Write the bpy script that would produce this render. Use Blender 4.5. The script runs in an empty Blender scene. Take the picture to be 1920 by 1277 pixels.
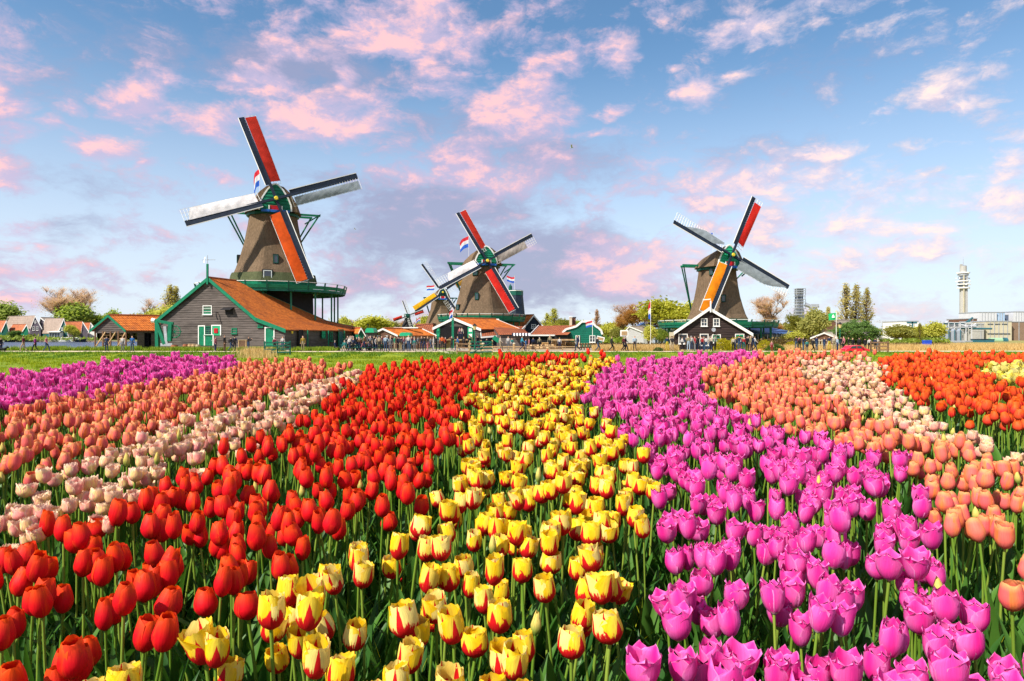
import bpy, math, random
import numpy as np
from mathutils import Vector, Matrix, Quaternion
from math import sin, cos, pi, radians, sqrt, atan2, tan, asin, exp

random.seed(7)
rng = np.random.default_rng(7)
scene = bpy.context.scene
col = scene.collection

# ------------------------------------------------------------------ camera, sky, sun, exposure
F, CX, HY, CAMZ = 1280.0, 960.0, 630.0, 1.75
cam_data = bpy.data.cameras.new('camera')
cam_data.sensor_width = 36.0
cam_data.lens = 24.0
cam_data.shift_y = -(638.5 - HY) / 1920.0
cam_data.clip_start = 0.05
cam_data.clip_end = 20000.0
cam = bpy.data.objects.new('camera', cam_data)
cam.location = (0, 0, CAMZ)
cam.rotation_euler = (radians(90), 0, 0)
col.objects.link(cam)
scene.camera = cam

SUN_EL, SUN_AZ = radians(45), radians(229)      # azimuth clockwise from +Y (north)
sun_vec = Vector((sin(SUN_AZ) * cos(SUN_EL), cos(SUN_AZ) * cos(SUN_EL), sin(SUN_EL)))
sd = bpy.data.lights.new('sun', 'SUN')
sd.energy = 5.0
sd.angle = radians(0.5)
sd.color = (1.0, 0.93, 0.82)
sun = bpy.data.objects.new('sun', sd)
sun.rotation_euler = sun_vec.to_track_quat('Z', 'Y').to_euler()
sun.location = (0, 0, 60)
col.objects.link(sun)
scene.view_settings.view_transform = 'Standard'
scene.view_settings.look = 'None'
scene.view_settings.exposure = 0.58
scene.view_settings.gamma = 1.0
scene.view_settings.use_curve_mapping = False
scene.cycles.max_bounces = 6
scene.cycles.diffuse_bounces = 2
scene.cycles.transmission_bounces = 4
scene.cycles.transparent_max_bounces = 6


class NT:
    """tiny node-tree helper"""
    def __init__(s, tree):
        s.t = tree
    def n(s, typ, **kw):
        nd = s.t.nodes.new(typ)
        for k, v in kw.items():
            if k.startswith('i_'):
                nd.inputs[k[2:].replace('_', ' ')].default_value = v
            else:
                setattr(nd, k, v)
        return nd
    def l(s, a, b):
        s.t.links.new(a, b)
    def m(s, op, a, b=None, c=None, clamp=False):
        nd = s.t.nodes.new('ShaderNodeMath')
        nd.operation = op
        nd.use_clamp = clamp
        for i, v in enumerate((a, b, c)):
            if v is None:
                continue
            if isinstance(v, (int, float)):
                nd.inputs[i].default_value = v
            else:
                s.l(v, nd.inputs[i])
        return nd.outputs[0]
    def mix(s, f, a, b, blend='MIX'):
        nd = s.t.nodes.new('ShaderNodeMix')
        nd.data_type = 'RGBA'
        nd.blend_type = blend
        for sock, v in ((nd.inputs[0], f), (nd.inputs[6], a), (nd.inputs[7], b)):
            if isinstance(v, (int, float)):
                sock.default_value = v
            elif isinstance(v, (tuple, list)):
                sock.default_value = (*v[:3], 1)
            else:
                s.l(v, sock)
        return nd.outputs[2]
    def ramp(s, f, lo, hi):
        nd = s.t.nodes.new('ShaderNodeMapRange')
        nd.interpolation_type = 'SMOOTHSTEP'
        s.l(f, nd.inputs[0])
        nd.inputs[1].default_value = lo
        nd.inputs[2].default_value = hi
        return nd.outputs[0]
    def noise(s, vec, scale, detail=3, rough=0.55, dist=0.0):
        nd = s.t.nodes.new('ShaderNodeTexNoise')
        nd.inputs['Scale'].default_value = scale
        nd.inputs['Detail'].default_value = detail
        nd.inputs['Roughness'].default_value = rough
        nd.inputs['Distortion'].default_value = dist
        if vec is not None:
            s.l(vec, nd.inputs['Vector'])
        return nd


def build_world():
    w = bpy.data.worlds.new('World')
    scene.world = w
    w.use_nodes = True
    t = NT(w.node_tree)
    w.node_tree.nodes.clear()
    out = t.n('ShaderNodeOutputWorld')
    bg = t.n('ShaderNodeBackground')
    bg.inputs['Strength'].default_value = 0.074
    sky = t.n('ShaderNodeTexSky', sky_type='NISHITA')
    sky.sun_disc = False
    sky.sun_elevation = SUN_EL
    sky.sun_rotation = SUN_AZ
    sky.altitude = 0
    sky.air_density = 1.0
    sky.dust_density = 0.6
    sky.ozone_density = 2.0
    tc = t.n('ShaderNodeTexCoord')
    sp = t.n('ShaderNodeSeparateXYZ')
    t.l(tc.outputs['Generated'], sp.inputs[0])
    az = t.m('ARCTAN2', sp.outputs[0], sp.outputs[1])
    el = t.m('ARCSINE', sp.outputs[2])
    cb = t.n('ShaderNodeCombineXYZ')
    t.l(az, cb.inputs[0]); t.l(el, cb.inputs[1])
    C = cb.outputs[0]
    # billowy distortion of the cloud coordinates
    mp = t.n('ShaderNodeVectorMath', operation='MULTIPLY')
    t.l(C, mp.inputs[0]); mp.inputs[1].default_value = (1.0, 1.7, 1)
    n1 = t.noise(mp.outputs[0], 4.5, 5, 0.6)
    n2 = t.noise(mp.outputs[0], 13.0, 7, 0.62, 0.25)
    d1 = t.n('ShaderNodeVectorMath', operation='SUBTRACT')
    t.l(n1.outputs['Color'], d1.inputs[0]); d1.inputs[1].default_value = (.5, .5, .5)
    d2 = t.n('ShaderNodeVectorMath', operation='MULTIPLY_ADD')
    t.l(d1.outputs[0], d2.inputs[0]); d2.inputs[1].default_value = (.13, .08, 0); t.l(C, d2.inputs[2])
    d3 = t.n('ShaderNodeVectorMath', operation='SUBTRACT')
    t.l(n2.outputs['Color'], d3.inputs[0]); d3.inputs[1].default_value = (.5, .5, .5)
    d4 = t.n('ShaderNodeVectorMath', operation='MULTIPLY_ADD')
    t.l(d3.outputs[0], d4.inputs[0]); d4.inputs[1].default_value = (.06, .035, 0); t.l(d2.outputs[0], d4.inputs[2])
    D = d4.outputs[0]
    pink = [(740,60,200,42,1),(780,0,110,26,.8),(500,158,110,30,.95),(600,215,135,45,1.05),(560,238,70,34,.9),
            (258,190,62,48,.85),(208,282,75,32,1),(285,245,40,25,.6),(40,185,52,24,.7),(20,335,62,26,.9),(112,235,40,22,.6),(150,195,40,16,.6),
            (425,340,34,15,.9),(385,232,60,30,.65),(655,150,26,34,.7),(965,215,110,55,.95),(900,320,170,55,.8),
            (1020,170,60,50,.75),(1060,110,60,40,.6),(1105,242,75,12,.75),(1150,85,36,46,.6),(930,355,90,28,.6),
            (1180,505,150,50,.95),(1230,470,70,30,.7),(1310,163,44,28,.85),(1130,203,38,12,.8),(1430,45,120,28,.75),(1390,123,38,12,.5),
            (1270,12,70,22,.6),(1410,335,150,44,.9),(1330,395,90,30,.8),(1560,272,75,14,.7),(1655,212,46,20,.6),
            (1800,206,44,14,.7),(1560,420,240,44,.62),(1740,470,170,30,.55),(1850,395,120,44,.65),(1885,300,70,26,.65),
            (55,485,80,26,.75),(28,545,90,24,.85),(70,455,40,16,.6),(1510,20,90,14,.5),(1900,255,60,14,.5),(1780,160,40,10,.4),
            (960,20,30,18,.6),(1760,270,40,14,.4),(1480,520,200,22,.4),(1500,330,150,40,.7),(1620,380,220,40,.6),(1420,430,150,40,.7),(1250,300,80,26,.5),(870,180,120,40,.6),(860,130,140,30,.5),(1010,100,60,30,.6),(700,190,60,40,.6),(600,90,120,24,.5),(330,215,40,30,.5),(1850,330,80,30,.6),(1700,30,120,20,.4),(780,330,120,30,.7),(1560,500,260,50,.5),(1750,430,160,40,.5),(1300,480,120,40,.5),(60,250,60,24,.5),(330,150,60,30,.5),(30,430,60,24,.6),(180,330,60,16,.4),(560,20,80,14,.4),(1040,20,60,20,.5),(310,320,30,16,.6),(1270,122,30,8,.6)]
    grey = [(560,120,230,60,.75),(330,80,200,60,.35),(100,130,120,70,.35),(820,385,210,60,1.0),(760,440,170,70,.9),(1000,500,210,70,1.15),(960,300,200,60,.7),(620,120,200,60,.6),
            (1090,450,130,40,.6),(120,430,90,24,.45),(150,350,120,34,.4),(700,520,150,50,.6),(1150,540,180,34,.7),(880,250,170,60,.5),
            (1380,300,200,40,.35),(640,360,120,50,.3),(1600,110,300,60,.2)]
    def field(lst, start):
        acc = start
        for px, py, rx, ry, amp in lst:
            u, v = (px - CX) / F, (HY - py) / F
            a0 = math.atan2(u, 1.0); e0 = math.asin(v / sqrt(u * u + v * v + 1))
            k = sqrt(1 + u * u)
            sx, sy = 1.55 * rx / F / (k * k), 1.6 * ry / F / k
            nd = t.n('ShaderNodeVectorMath', operation='MULTIPLY_ADD')
            t.l(D, nd.inputs[0]); nd.inputs[1].default_value = (1 / sx, 1 / sy, 0)
            nd.inputs[2].default_value = (-a0 / sx, -e0 / sy, 0)
            ln = t.n('ShaderNodeVectorMath', operation='LENGTH')
            t.l(nd.outputs[0], ln.inputs[0])
            acc = t.m('MAXIMUM', acc, t.m('MULTIPLY_ADD', ln.outputs['Value'], -amp, amp))
        return acc
    # the sky outside the frame carries the same loose pattern of clouds
    nb = t.noise(mp.outputs[0], 3.2, 4, 0.6)
    off = t.m('MULTIPLY', t.ramp(nb.outputs['Fac'], 0.42, 0.68), 0.75)
    aabs = t.m('ABSOLUTE', az)
    far_side = t.m('MAXIMUM', t.ramp(aabs, 0.6, 0.95), t.ramp(el, 0.46, 0.7))
    off = t.m('MULTIPLY', off, t.m('MULTIPLY_ADD', far_side, .5, .5))
    fp = field(pink, off)
    fg = field(grey, t.m('MULTIPLY', off, 0.6))
    fine = t.m('MULTIPLY_ADD', n2.outputs['Fac'], 1.9, -1.03)
    mpw = t.n('ShaderNodeVectorMath', operation='MULTIPLY')
    t.l(D, mpw.inputs[0]); mpw.inputs[1].default_value = (1.0, 2.6, 1)
    wisp = t.noise(mpw.outputs[0], 26, 6, 0.7, 0.6)
    fine = t.m('ADD', fine, t.m('MULTIPLY_ADD', wisp.outputs['Fac'], 0.7, -0.35))
    dp = t.ramp(t.m('ADD', fp, fine), 0.02, 0.66)
    dg = t.ramp(t.m('ADD', fg, t.m('MULTIPLY', fine, .7)), -0.02, 0.6)
    # base sky: Nishita, softened towards a pale lilac near the horizon
    base = t.mix(1.0, sky.outputs[0], (1.05, 1.36, 1.46), 'MULTIPLY')
    hz = t.ramp(el, 0.42, -0.02)
    base = t.mix(t.m('MULTIPLY', hz, 0.78), base, (8.0, 8.4, 9.7))
    lowp = t.ramp(el, 0.30, 0.02)
    greyc = t.mix(lowp, (3.3, 3.5, 5.3), (3.3, 3.4, 5.0))
    c1 = t.mix(t.m('MULTIPLY', dg, 0.82), base, greyc)
    hot = t.ramp(t.m('ADD', t.m('ADD', fp, fine), t.m('MULTIPLY_ADD', wisp.outputs['Fac'], .5, -.25)), 0.35, 1.05)
    up = t.n('ShaderNodeVectorMath', operation='ADD')
    t.l(mp.outputs[0], up.inputs[0]); up.inputs[1].default_value = (-.006, .02, 0)
    n2b = t.noise(up.outputs[0], 13.0, 7, 0.62, 0.25)
    slope = t.m('SUBTRACT', n2.outputs['Fac'], n2b.outputs['Fac'])
    hot = t.m('ADD', hot, t.m('MULTIPLY', slope, 3.2), clamp=True)
    east = t.ramp(az, 0.05, 0.55)
    pk = t.mix(hot, (6.2, 5.0, 6.9), (10.6, 6.2, 6.3))
    pk2 = t.mix(hot, (8.4, 7.4, 8.3), (11.8, 9.2, 8.0))
    pinkc = t.mix(t.m('MULTIPLY', east, 0.9), pk, pk2)
    pinkc = t.mix(t.m('MULTIPLY', t.ramp(slope, 0.0, -0.09), 0.40), pinkc, t.mix(lowp, (4.9, 4.7, 6.9), (5.9, 5.7, 7.4)))
    c2 = t.mix(t.m('MULTIPLY', dp, 0.90), c1, pinkc)
    t.l(c2, bg.inputs[0])
    t.l(bg.outputs[0], out.inputs[0])
build_world()

# ------------------------------------------------------------------ materials
MATS = {}
def new_mat(name):
    m = bpy.data.materials.new(name)
    m.use_nodes = True
    m.node_tree.nodes.clear()
    t = NT(m.node_tree)
    o = t.n('ShaderNodeOutputMaterial')
    b = t.n('ShaderNodeBsdfPrincipled')
    t.l(b.outputs[0], o.inputs[0])
    b.inputs['Specular IOR Level'].default_value = 0.25
    return m, t, b, o

def plain(name, c, rough=0.7, var=0.25, scale=3.0, bump=0.15, metal=0.0, stretch=(1, 1, 1), spec=0.25, hue=None):
    """coloured surface with grain, wear and fine relief"""
    if name in MATS:
        return MATS[name]
    m, t, b, o = new_mat(name)
    tc = t.n('ShaderNodeTexCoord')
    mp = t.n('ShaderNodeMapping'); mp.inputs['Scale'].default_value = stretch
    t.l(tc.outputs['Object'], mp.inputs[0])
    n1 = t.noise(mp.outputs[0], scale, 6, 0.65)
    n2 = t.noise(mp.outputs[0], scale * 0.17, 3, 0.5)
    f = t.m('ADD', t.m('MULTIPLY', n1.outputs['Fac'], 0.65), t.m('MULTIPLY', n2.outputs['Fac'], 0.35))
    f = t.ramp(f, 0.3, 0.7)
    lo = tuple(x * (1 - var) for x in c)
    hi = tuple(min(1, x * (1 + var)) for x in c)
    if hue:
        hi = hue
    t.l(t.mix(f, lo, hi), b.inputs['Base Color'])
    b.inputs['Roughness'].default_value = rough
    b.inputs['Metallic'].default_value = metal
    b.inputs['Specular IOR Level'].default_value = spec
    if bump:
        bp = t.n('ShaderNodeBump'); bp.inputs['Strength'].default_value = bump
        bp.inputs['Distance'].default_value = 0.05
        t.l(n1.outputs['Fac'], bp.inputs['Height']); t.l(bp.outputs[0], b.inputs['Normal'])
    MATS[name] = m
    return m

def tile_mat(name, c, dark):
    m, t, b, o = new_mat(name)
    uv = t.n('ShaderNodeUVMap'); uv.uv_map = 'uv'
    br = t.n('ShaderNodeTexBrick')
    br.offset = 0.0; br.squash = 1.0
    t.l(uv.outputs[0], br.inputs['Vector'])
    br.inputs['Scale'].default_value = 1.0
    br.inputs['Brick Width'].default_value = 0.3
    br.inputs['Row Height'].default_value = 0.36
    br.inputs['Mortar Size'].default_value = 0.014
    br.inputs['Mortar Smooth'].default_value = 0.5
    br.inputs['Bias'].default_value = -0.1
    br.inputs['Color1'].default_value = (*c, 1)
    br.inputs['Color2'].default_value = (c[0] * .60, c[1] * .52, c[2] * .6, 1)
    br.inputs['Mortar'].default_value = (*dark, 1)
    tc = t.n('ShaderNodeTexCoord')
    n = t.noise(tc.outputs['Object'], 0.5, 6, 0.65)
    n3 = t.noise(tc.outputs['Object'], 1.6, 5, 0.75)
    cc = t.mix(t.m('MULTIPLY', t.ramp(n.outputs['Fac'], 0.46, 0.68), 0.6), br.outputs['Color'], dark)
    cc = t.mix(t.m('MULTIPLY', t.ramp(n3.outputs['Fac'], 0.52, 0.75), 0.45), cc, (min(1, c[0] * 1.35), c[1] * 1.45, c[2] * 1.6))
    t.l(cc, b.inputs['Base Color'])
    b.inputs['Roughness'].default_value = 0.75
    sx = t.n('ShaderNodeSeparateXYZ'); t.l(uv.outputs[0], sx.inputs[0])
    w = t.m('SINE', t.m('MULTIPLY', sx.outputs[0], 2 * pi / 0.3))
    bp = t.n('ShaderNodeBump'); bp.inputs['Strength'].default_value = 0.6; bp.inputs['Distance'].default_value = 0.05
    t.l(w, bp.inputs['Height']); t.l(bp.outputs[0], b.inputs['Normal'])
    MATS[name] = m
    return m

def thatch_mat(name, c, stain=None):
    m, t, b, o = new_mat(name)
    tc = t.n('ShaderNodeTexCoord')
    mp = t.n('ShaderNodeMapping'); mp.inputs['Scale'].default_value = (1, 1, 0.16)
    t.l(tc.outputs['Object'], mp.inputs[0])
    n1 = t.noise(mp.outputs[0], 9.0, 8, 0.72)
    mp2 = t.n('ShaderNodeMapping'); mp2.inputs['Scale'].default_value = (1, 1, 0.5)
    t.l(tc.outputs['Object'], mp2.inputs[0])
    n2 = t.noise(mp2.outputs[0], 0.55, 5, 0.65)
    n3 = t.noise(tc.outputs['Object'], 5.0, 5, 0.7)
    f = t.ramp(n1.outputs['Fac'], 0.28, 0.72)
    cc = t.mix(f, tuple(x * .62 for x in c), tuple(min(1, x * 1.32) for x in c))
    cc = t.mix(t.m('MULTIPLY', t.ramp(n2.outputs['Fac'], 0.42, 0.72), 0.55), cc, tuple(x * .5 for x in c))
    cc = t.mix(t.m('MULTIPLY', t.ramp(n3.outputs['Fac'], 0.58, 0.75), 0.35), cc, (c[0] * .45, c[1] * .5, c[2] * .5))
    t.l(cc, b.inputs['Base Color'])
    b.inputs['Roughness'].default_value = 0.95
    b.inputs['Specular IOR Level'].default_value = 0.05
    bp = t.n('ShaderNodeBump'); bp.inputs['Strength'].default_value = 0.7; bp.inputs['Distance'].default_value = 0.12
    t.l(t.m('ADD', n1.outputs['Fac'], t.m('MULTIPLY', n3.outputs['Fac'], .6)), bp.inputs['Height']); t.l(bp.outputs[0], b.inputs['Normal'])
    MATS[name] = m
    return m

def cloth_mat(name, c, trans=0.35):
    m, t, b, o = new_mat(name)
    tc = t.n('ShaderNodeTexCoord')
    n1 = t.noise(tc.outputs['Object'], 1.1, 5, 0.6)
    n2 = t.noise(tc.outputs['Object'], 14, 3, 0.6)
    cc = t.mix(t.ramp(n1.outputs['Fac'], 0.3, 0.7), tuple(x * .78 for x in c), tuple(min(1, x * 1.1) for x in c))
    t.l(cc, b.inputs['Base Color'])
    b.inputs['Roughness'].default_value = 0.8
    tr = t.n('ShaderNodeBsdfTranslucent'); t.l(cc, tr.inputs[0])
    mx = t.n('ShaderNodeMixShader'); mx.inputs[0].default_value = trans
    t.l(b.outputs[0], mx.inputs[1]); t.l(tr.outputs[0], mx.inputs[2]); t.l(mx.outputs[0], o.inputs[0])
    bp = t.n('ShaderNodeBump'); bp.inputs['Strength'].default_value = 0.35; bp.inputs['Distance'].default_value = 0.12
    t.l(t.m('ADD', n1.outputs['Fac'], t.m('MULTIPLY', n2.outputs['Fac'], .15)), bp.inputs['Height']); t.l(bp.outputs[0], b.inputs['Normal'])
    MATS[name] = m
    return m

def foliage_mat(name, c1, c2, trans=0.35, rough=0.6):
    m, t, b, o = new_mat(name)
    g = t.n('ShaderNodeNewGeometry')
    oi = t.n('ShaderNodeObjectInfo')
    f = t.m('FRACT', t.m('ADD', g.outputs['Random Per Island'], oi.outputs['Random']))
    cc = t.mix(f, c1, c2)
    t.l(cc, b.inputs['Base Color'])
    b.inputs['Roughness'].default_value = rough
    tr = t.n('ShaderNodeBsdfTranslucent')
    t.l(t.mix(1.0, cc, (1.25, 1.25, .7), 'MULTIPLY'), tr.inputs[0])
    mx = t.n('ShaderNodeMixShader'); mx.inputs[0].default_value = trans
    t.l(b.outputs[0], mx.inputs[1]); t.l(tr.outputs[0], mx.inputs[2]); t.l(mx.outputs[0], o.inputs[0])
    MATS[name] = m
    return m

def petal_mat(name, fn, trans=0.26, rough=0.55):
    m, t, b, o = new_mat(name)
    uv = t.n('ShaderNodeUVMap'); uv.uv_map = 'uv'
    sx = t.n('ShaderNodeSeparateXYZ'); t.l(uv.outputs[0], sx.inputs[0])
    u = t.m('ABSOLUTE', t.m('MULTIPLY_ADD', sx.outputs[0], 2, -1))
    v = sx.outputs[1]
    g = t.n('ShaderNodeNewGeometry')
    oi = t.n('ShaderNodeObjectInfo')
    rnd = t.m('FRACT', t.m('ADD', g.outputs['Random Per Island'], t.m('MULTIPLY', oi.outputs['Random'], 7.3)))
    cv = t.n('ShaderNodeCombineXYZ')
    t.l(t.m('MULTIPLY', sx.outputs[0], 9), cv.inputs[0]); t.l(t.m('MULTIPLY', v, 1.6), cv.inputs[1]); t.l(t.m('MULTIPLY', rnd, 30), cv.inputs[2])
    nz = t.noise(cv.outputs[0], 1.6, 4, 0.6).outputs['Fac']
    cc = fn(t, u, v, nz, rnd)
    cv2 = t.n('ShaderNodeCombineXYZ')
    t.l(t.m('MULTIPLY', sx.outputs[0], 42), cv2.inputs[0]); t.l(t.m('MULTIPLY', v, 2.2), cv2.inputs[1]); t.l(t.m('MULTIPLY', rnd, 50), cv2.inputs[2])
    vein = t.noise(cv2.outputs[0], 1.0, 3, 0.6).outputs['Fac']
    cc = t.mix(t.m('MULTIPLY', t.ramp(vein, .45, .7), .20), cc, t.mix(1.0, cc, (1.25, 1.9, 1.6), 'MULTIPLY'))
    cc = t.mix(t.m('MULTIPLY', t.ramp(vein, .5, .3), .22), cc, t.mix(1.0, cc, (.62, .5, .55), 'MULTIPLY'))
    cc = t.mix(t.m('MULTIPLY', t.ramp(nz, .35, .7), .22), cc, t.mix(1.0, cc, (.72, .6, .62), 'MULTIPLY'))
    t.l(cc, b.inputs['Base Color'])
    b.inputs['Roughness'].default_value = rough
    b.inputs['Specular IOR Level'].default_value = 0.18
    tr = t.n('ShaderNodeBsdfTranslucent'); t.l(cc, tr.inputs[0])
    mx = t.n('ShaderNodeMixShader'); mx.inputs[0].default_value = trans
    t.l(b.outputs[0], mx.inputs[1]); t.l(tr.outputs[0], mx.inputs[2]); t.l(mx.outputs[0], o.inputs[0])
    bp = t.n('ShaderNodeBump'); bp.inputs['Strength'].default_value = 0.25; bp.inputs['Distance'].default_value = 0.004
    t.l(nz, bp.inputs['Height']); t.l(bp.outputs[0], b.inputs['Normal'])
    MATS[name] = m
    return m

def f_red(t, u, v, nz, r):
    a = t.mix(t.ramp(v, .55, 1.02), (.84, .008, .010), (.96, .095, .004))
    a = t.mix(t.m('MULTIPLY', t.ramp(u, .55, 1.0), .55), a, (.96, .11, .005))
    a = t.mix(t.m('MULTIPLY', r, .45), a, (.74, .003, .03))
    return t.mix(t.ramp(v, .16, .0), a, (.42, .01, .01))  # darker foot: shade under the bloom put into the petal colour
def f_magenta(t, u, v, nz, r):
    a = t.mix(t.ramp(t.m('ADD', u, t.m('MULTIPLY', v, .25)), .2, 1.1), (.88, .020, .31), (.95, .17, .54))
    a = t.mix(t.m('MULTIPLY', r, .45), a, (.92, .10, .48))
    rim = t.m('MAXIMUM', t.ramp(u, .84, 1.0), t.ramp(v, .93, 1.0))
    a = t.mix(t.m('MULTIPLY', rim, .6), a, (.93, .36, .68))
    return t.mix(t.ramp(v, .12, .0), a, (.8, .62, .6))
def f_yellow(t, u, v, nz, r):
    ye = t.mix(t.ramp(u, .9, .1), (.97, .62, .008), (.97, .72, .06))
    ye = t.mix(t.m('MULTIPLY', t.ramp(r, .6, .9), .6), ye, (.94, .84, .36))
    # flame: a spike up the middle of the petal and a ragged red foot
    peak = t.m('MULTIPLY_ADD', r, .35, .82)
    spike = t.m('MULTIPLY', t.m('SUBTRACT', 1.0, t.m('MULTIPLY', u, t.m('MULTIPLY_ADD', r, 1.3, 1.35))), peak)
    foot = t.m('MULTIPLY_ADD', nz, .60, .14)
    edge = t.m('SUBTRACT', t.m('MULTIPLY', u, t.m('MULTIPLY_ADD', r, -.5, .85)), .10)
    lim = t.m('MAXIMUM', t.m('MAXIMUM', spike, foot), edge)
    lim = t.m('ADD', lim, t.m('MULTIPLY_ADD', nz, .25, -.12))
    return t.mix(t.ramp(t.m('SUBTRACT', lim, v), -.02, .04), ye, (.72, .012, .015))
def f_coral(t, u, v, nz, r):
    a = t.mix(t.ramp(u, .25, .95), (.94, .13, .15), (.96, .24, .05))
    a = t.mix(t.m('MULTIPLY', r, .5), a, (.95, .32, .16))
    return t.mix(t.ramp(v, .75, 1.0), a, (.96, .42, .16))
def f_cream(t, u, v, nz, r):
    a = t.mix(t.ramp(r, .15, .95), (.98, .74, .28), (.97, .38, .32))
    a = t.mix(t.m('MULTIPLY', t.ramp(nz, .48, .66), .75), a, (.92, .20, .30))
    return t.mix(t.m('MULTIPLY', t.m('MAXIMUM', t.ramp(v, .7, 1.0), t.ramp(u, .7, 1.0)), .8), a, (.97, .72, .54))
def f_orange(t, u, v, nz, r):
    a = t.mix(t.ramp(v, .4, 1.0), (.84, .03, .03), (.93, .15, .01))
    return t.mix(t.m('MULTIPLY', r, .7), a, (.92, .14, .03))
def f_gold(t, u, v, nz, r):
    return t.mix(r, (.92, .72, .06), (.93, .84, .35))
def f_bud(t, u, v, nz, r):
    return t.mix(t.ramp(v, .1, .8), (.22, .34, .05), (.80, .62, .16))
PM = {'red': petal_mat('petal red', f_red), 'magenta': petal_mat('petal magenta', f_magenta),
      'yellow': petal_mat('petal yellow flamed', f_yellow), 'coral': petal_mat('petal coral', f_coral),
      'cream': petal_mat('petal cream pink', f_cream), 'orange': petal_mat('petal orange red', f_orange),
      'gold': petal_mat('petal gold', f_gold), 'bud': petal_mat('bud skin', f_bud)}
M_STEM = foliage_mat('tulip stem', (.12, .24, .02), (.26, .36, .05), 0.15, 0.45)
M_LEAF = foliage_mat('tulip leaf', (.022, .09, .016), (.085, .21, .028), 0.26, 0.45)
M_GRASS = foliage_mat('grass blade', (.16, .25, .008), (.40, .43, .015), 0.4, 0.6)
M_REED = foliage_mat('dry reed', (.50, .34, .13), (.72, .52, .24), 0.4, 0.8)

WHITE = plain('white paint', (.80, .79, .75), .55, .08, 4, .08)
GREEN = plain('green paint', (.008, .165, .085), .45, .25, 3, .08)
DGREEN = plain('dark green paint', (.006, .085, .06), .5, .25, 3, .08)
BGREEN = plain('bright green paint', (.02, .36, .17), .45, .2, 3, .08)
NAVY = plain('tarred blue wood', (.012, .02, .038), .6, .4, 3, .15)
TAR = plain('tarred black wood', (.018, .016, .018), .7, .4, 3, .2)
BROWNTAR = plain('brown tarred boards', (.035, .022, .020), .7, .5, 2, .25, stretch=(.3, 1, 4))
GREYWOOD = plain('weathered grey boards', (.10, .082, .074), .85, .5, 2.2, .3, stretch=(.35, .35, 3.5))
WOOD = plain('raw wood', (.45, .30, .15), .8, .4, 4, .25)
DWOOD = plain('brown wood', (.16, .09, .05), .8, .45, 4, .25)
GLASS = plain('window glass', (.03, .05, .07), .08, .3, 1.5, 0, spec=.8)
RED = plain('red paint', (.45, .012, .02), .45, .2, 3, .05)
BLUE = plain('blue paint', (.02, .12, .45), .45, .2, 3, .05)
YELLOW = plain('yellow paint', (.75, .55, .04), .4, .2, 3, .05)
METAL = plain('grey metal', (.45, .47, .50), .4, .2, 3, .1, metal=.4)
CONC = plain('pale concrete', (.38, .37, .34), .85, .15, .8, .15)
DARKIN = plain('dark interior', (.01, .01, .012), .9, .3, 1, 0)
BRICK = plain('brown brick', (.15, .075, .05), .85, .35, 8, .3)
BEIGE = plain('beige cladding', (.52, .47, .34), .8, .1, .6, .1)
PALEB = plain('pale blue cladding', (.35, .48, .66), .6, .1, .6, .05)
ROOFBLUE = plain('blue sheet roof', (.06, .12, .28), .5, .2, 1, .1)
ROOFGREY = plain('grey brown roof', (.30, .25, .21), .85, .25, 1.5, .2)
TEAL = plain('teal metal', (.03, .12, .15), .5, .2, 1, .05)
TILE = tile_mat('orange roof tiles', (.82, .23, .035), (.30, .085, .03))
TILE2 = tile_mat('faded red roof tiles', (.60, .19, .075), (.22, .08, .045))
THATCH = thatch_mat('thatch', (.175, .120, .076))
THATCHG = thatch_mat('mossy thatch', (.10, .11, .055))
CL = {'red': cloth_mat('red sailcloth', (.62, .035, .018)), 'orange': cloth_mat('orange sailcloth', (.78, .10, .008)),
      'scarlet': cloth_mat('scarlet sailcloth', (.80, .028, .018)), 'amber': cloth_mat('amber sailcloth', (.88, .26, .005)),
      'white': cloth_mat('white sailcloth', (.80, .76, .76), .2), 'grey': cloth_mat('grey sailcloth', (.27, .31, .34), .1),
      'yellow': cloth_mat('yellow sailcloth', (.86, .46, .01)), 'brown': cloth_mat('ochre sailcloth', (.50, .26, .04)),
      'tan': cloth_mat('tan sailcloth', (.46, .40, .36), .15)}

# ------------------------------------------------------------------ geometry helpers
def P(px, py, Y):
    return Vector(((px - CX) / F * Y, Y, CAMZ + (HY - py) / F * Y))
def ray_plane(px, py, p0, n):
    d = Vector(((px - CX) / F, 1.0, (HY - py) / F))
    o = Vector((0, 0, CAMZ))
    return o + d * ((p0 - o).dot(n) / d.dot(n))
def X(px, Y):
    return (px - CX) / F * Y

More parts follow.
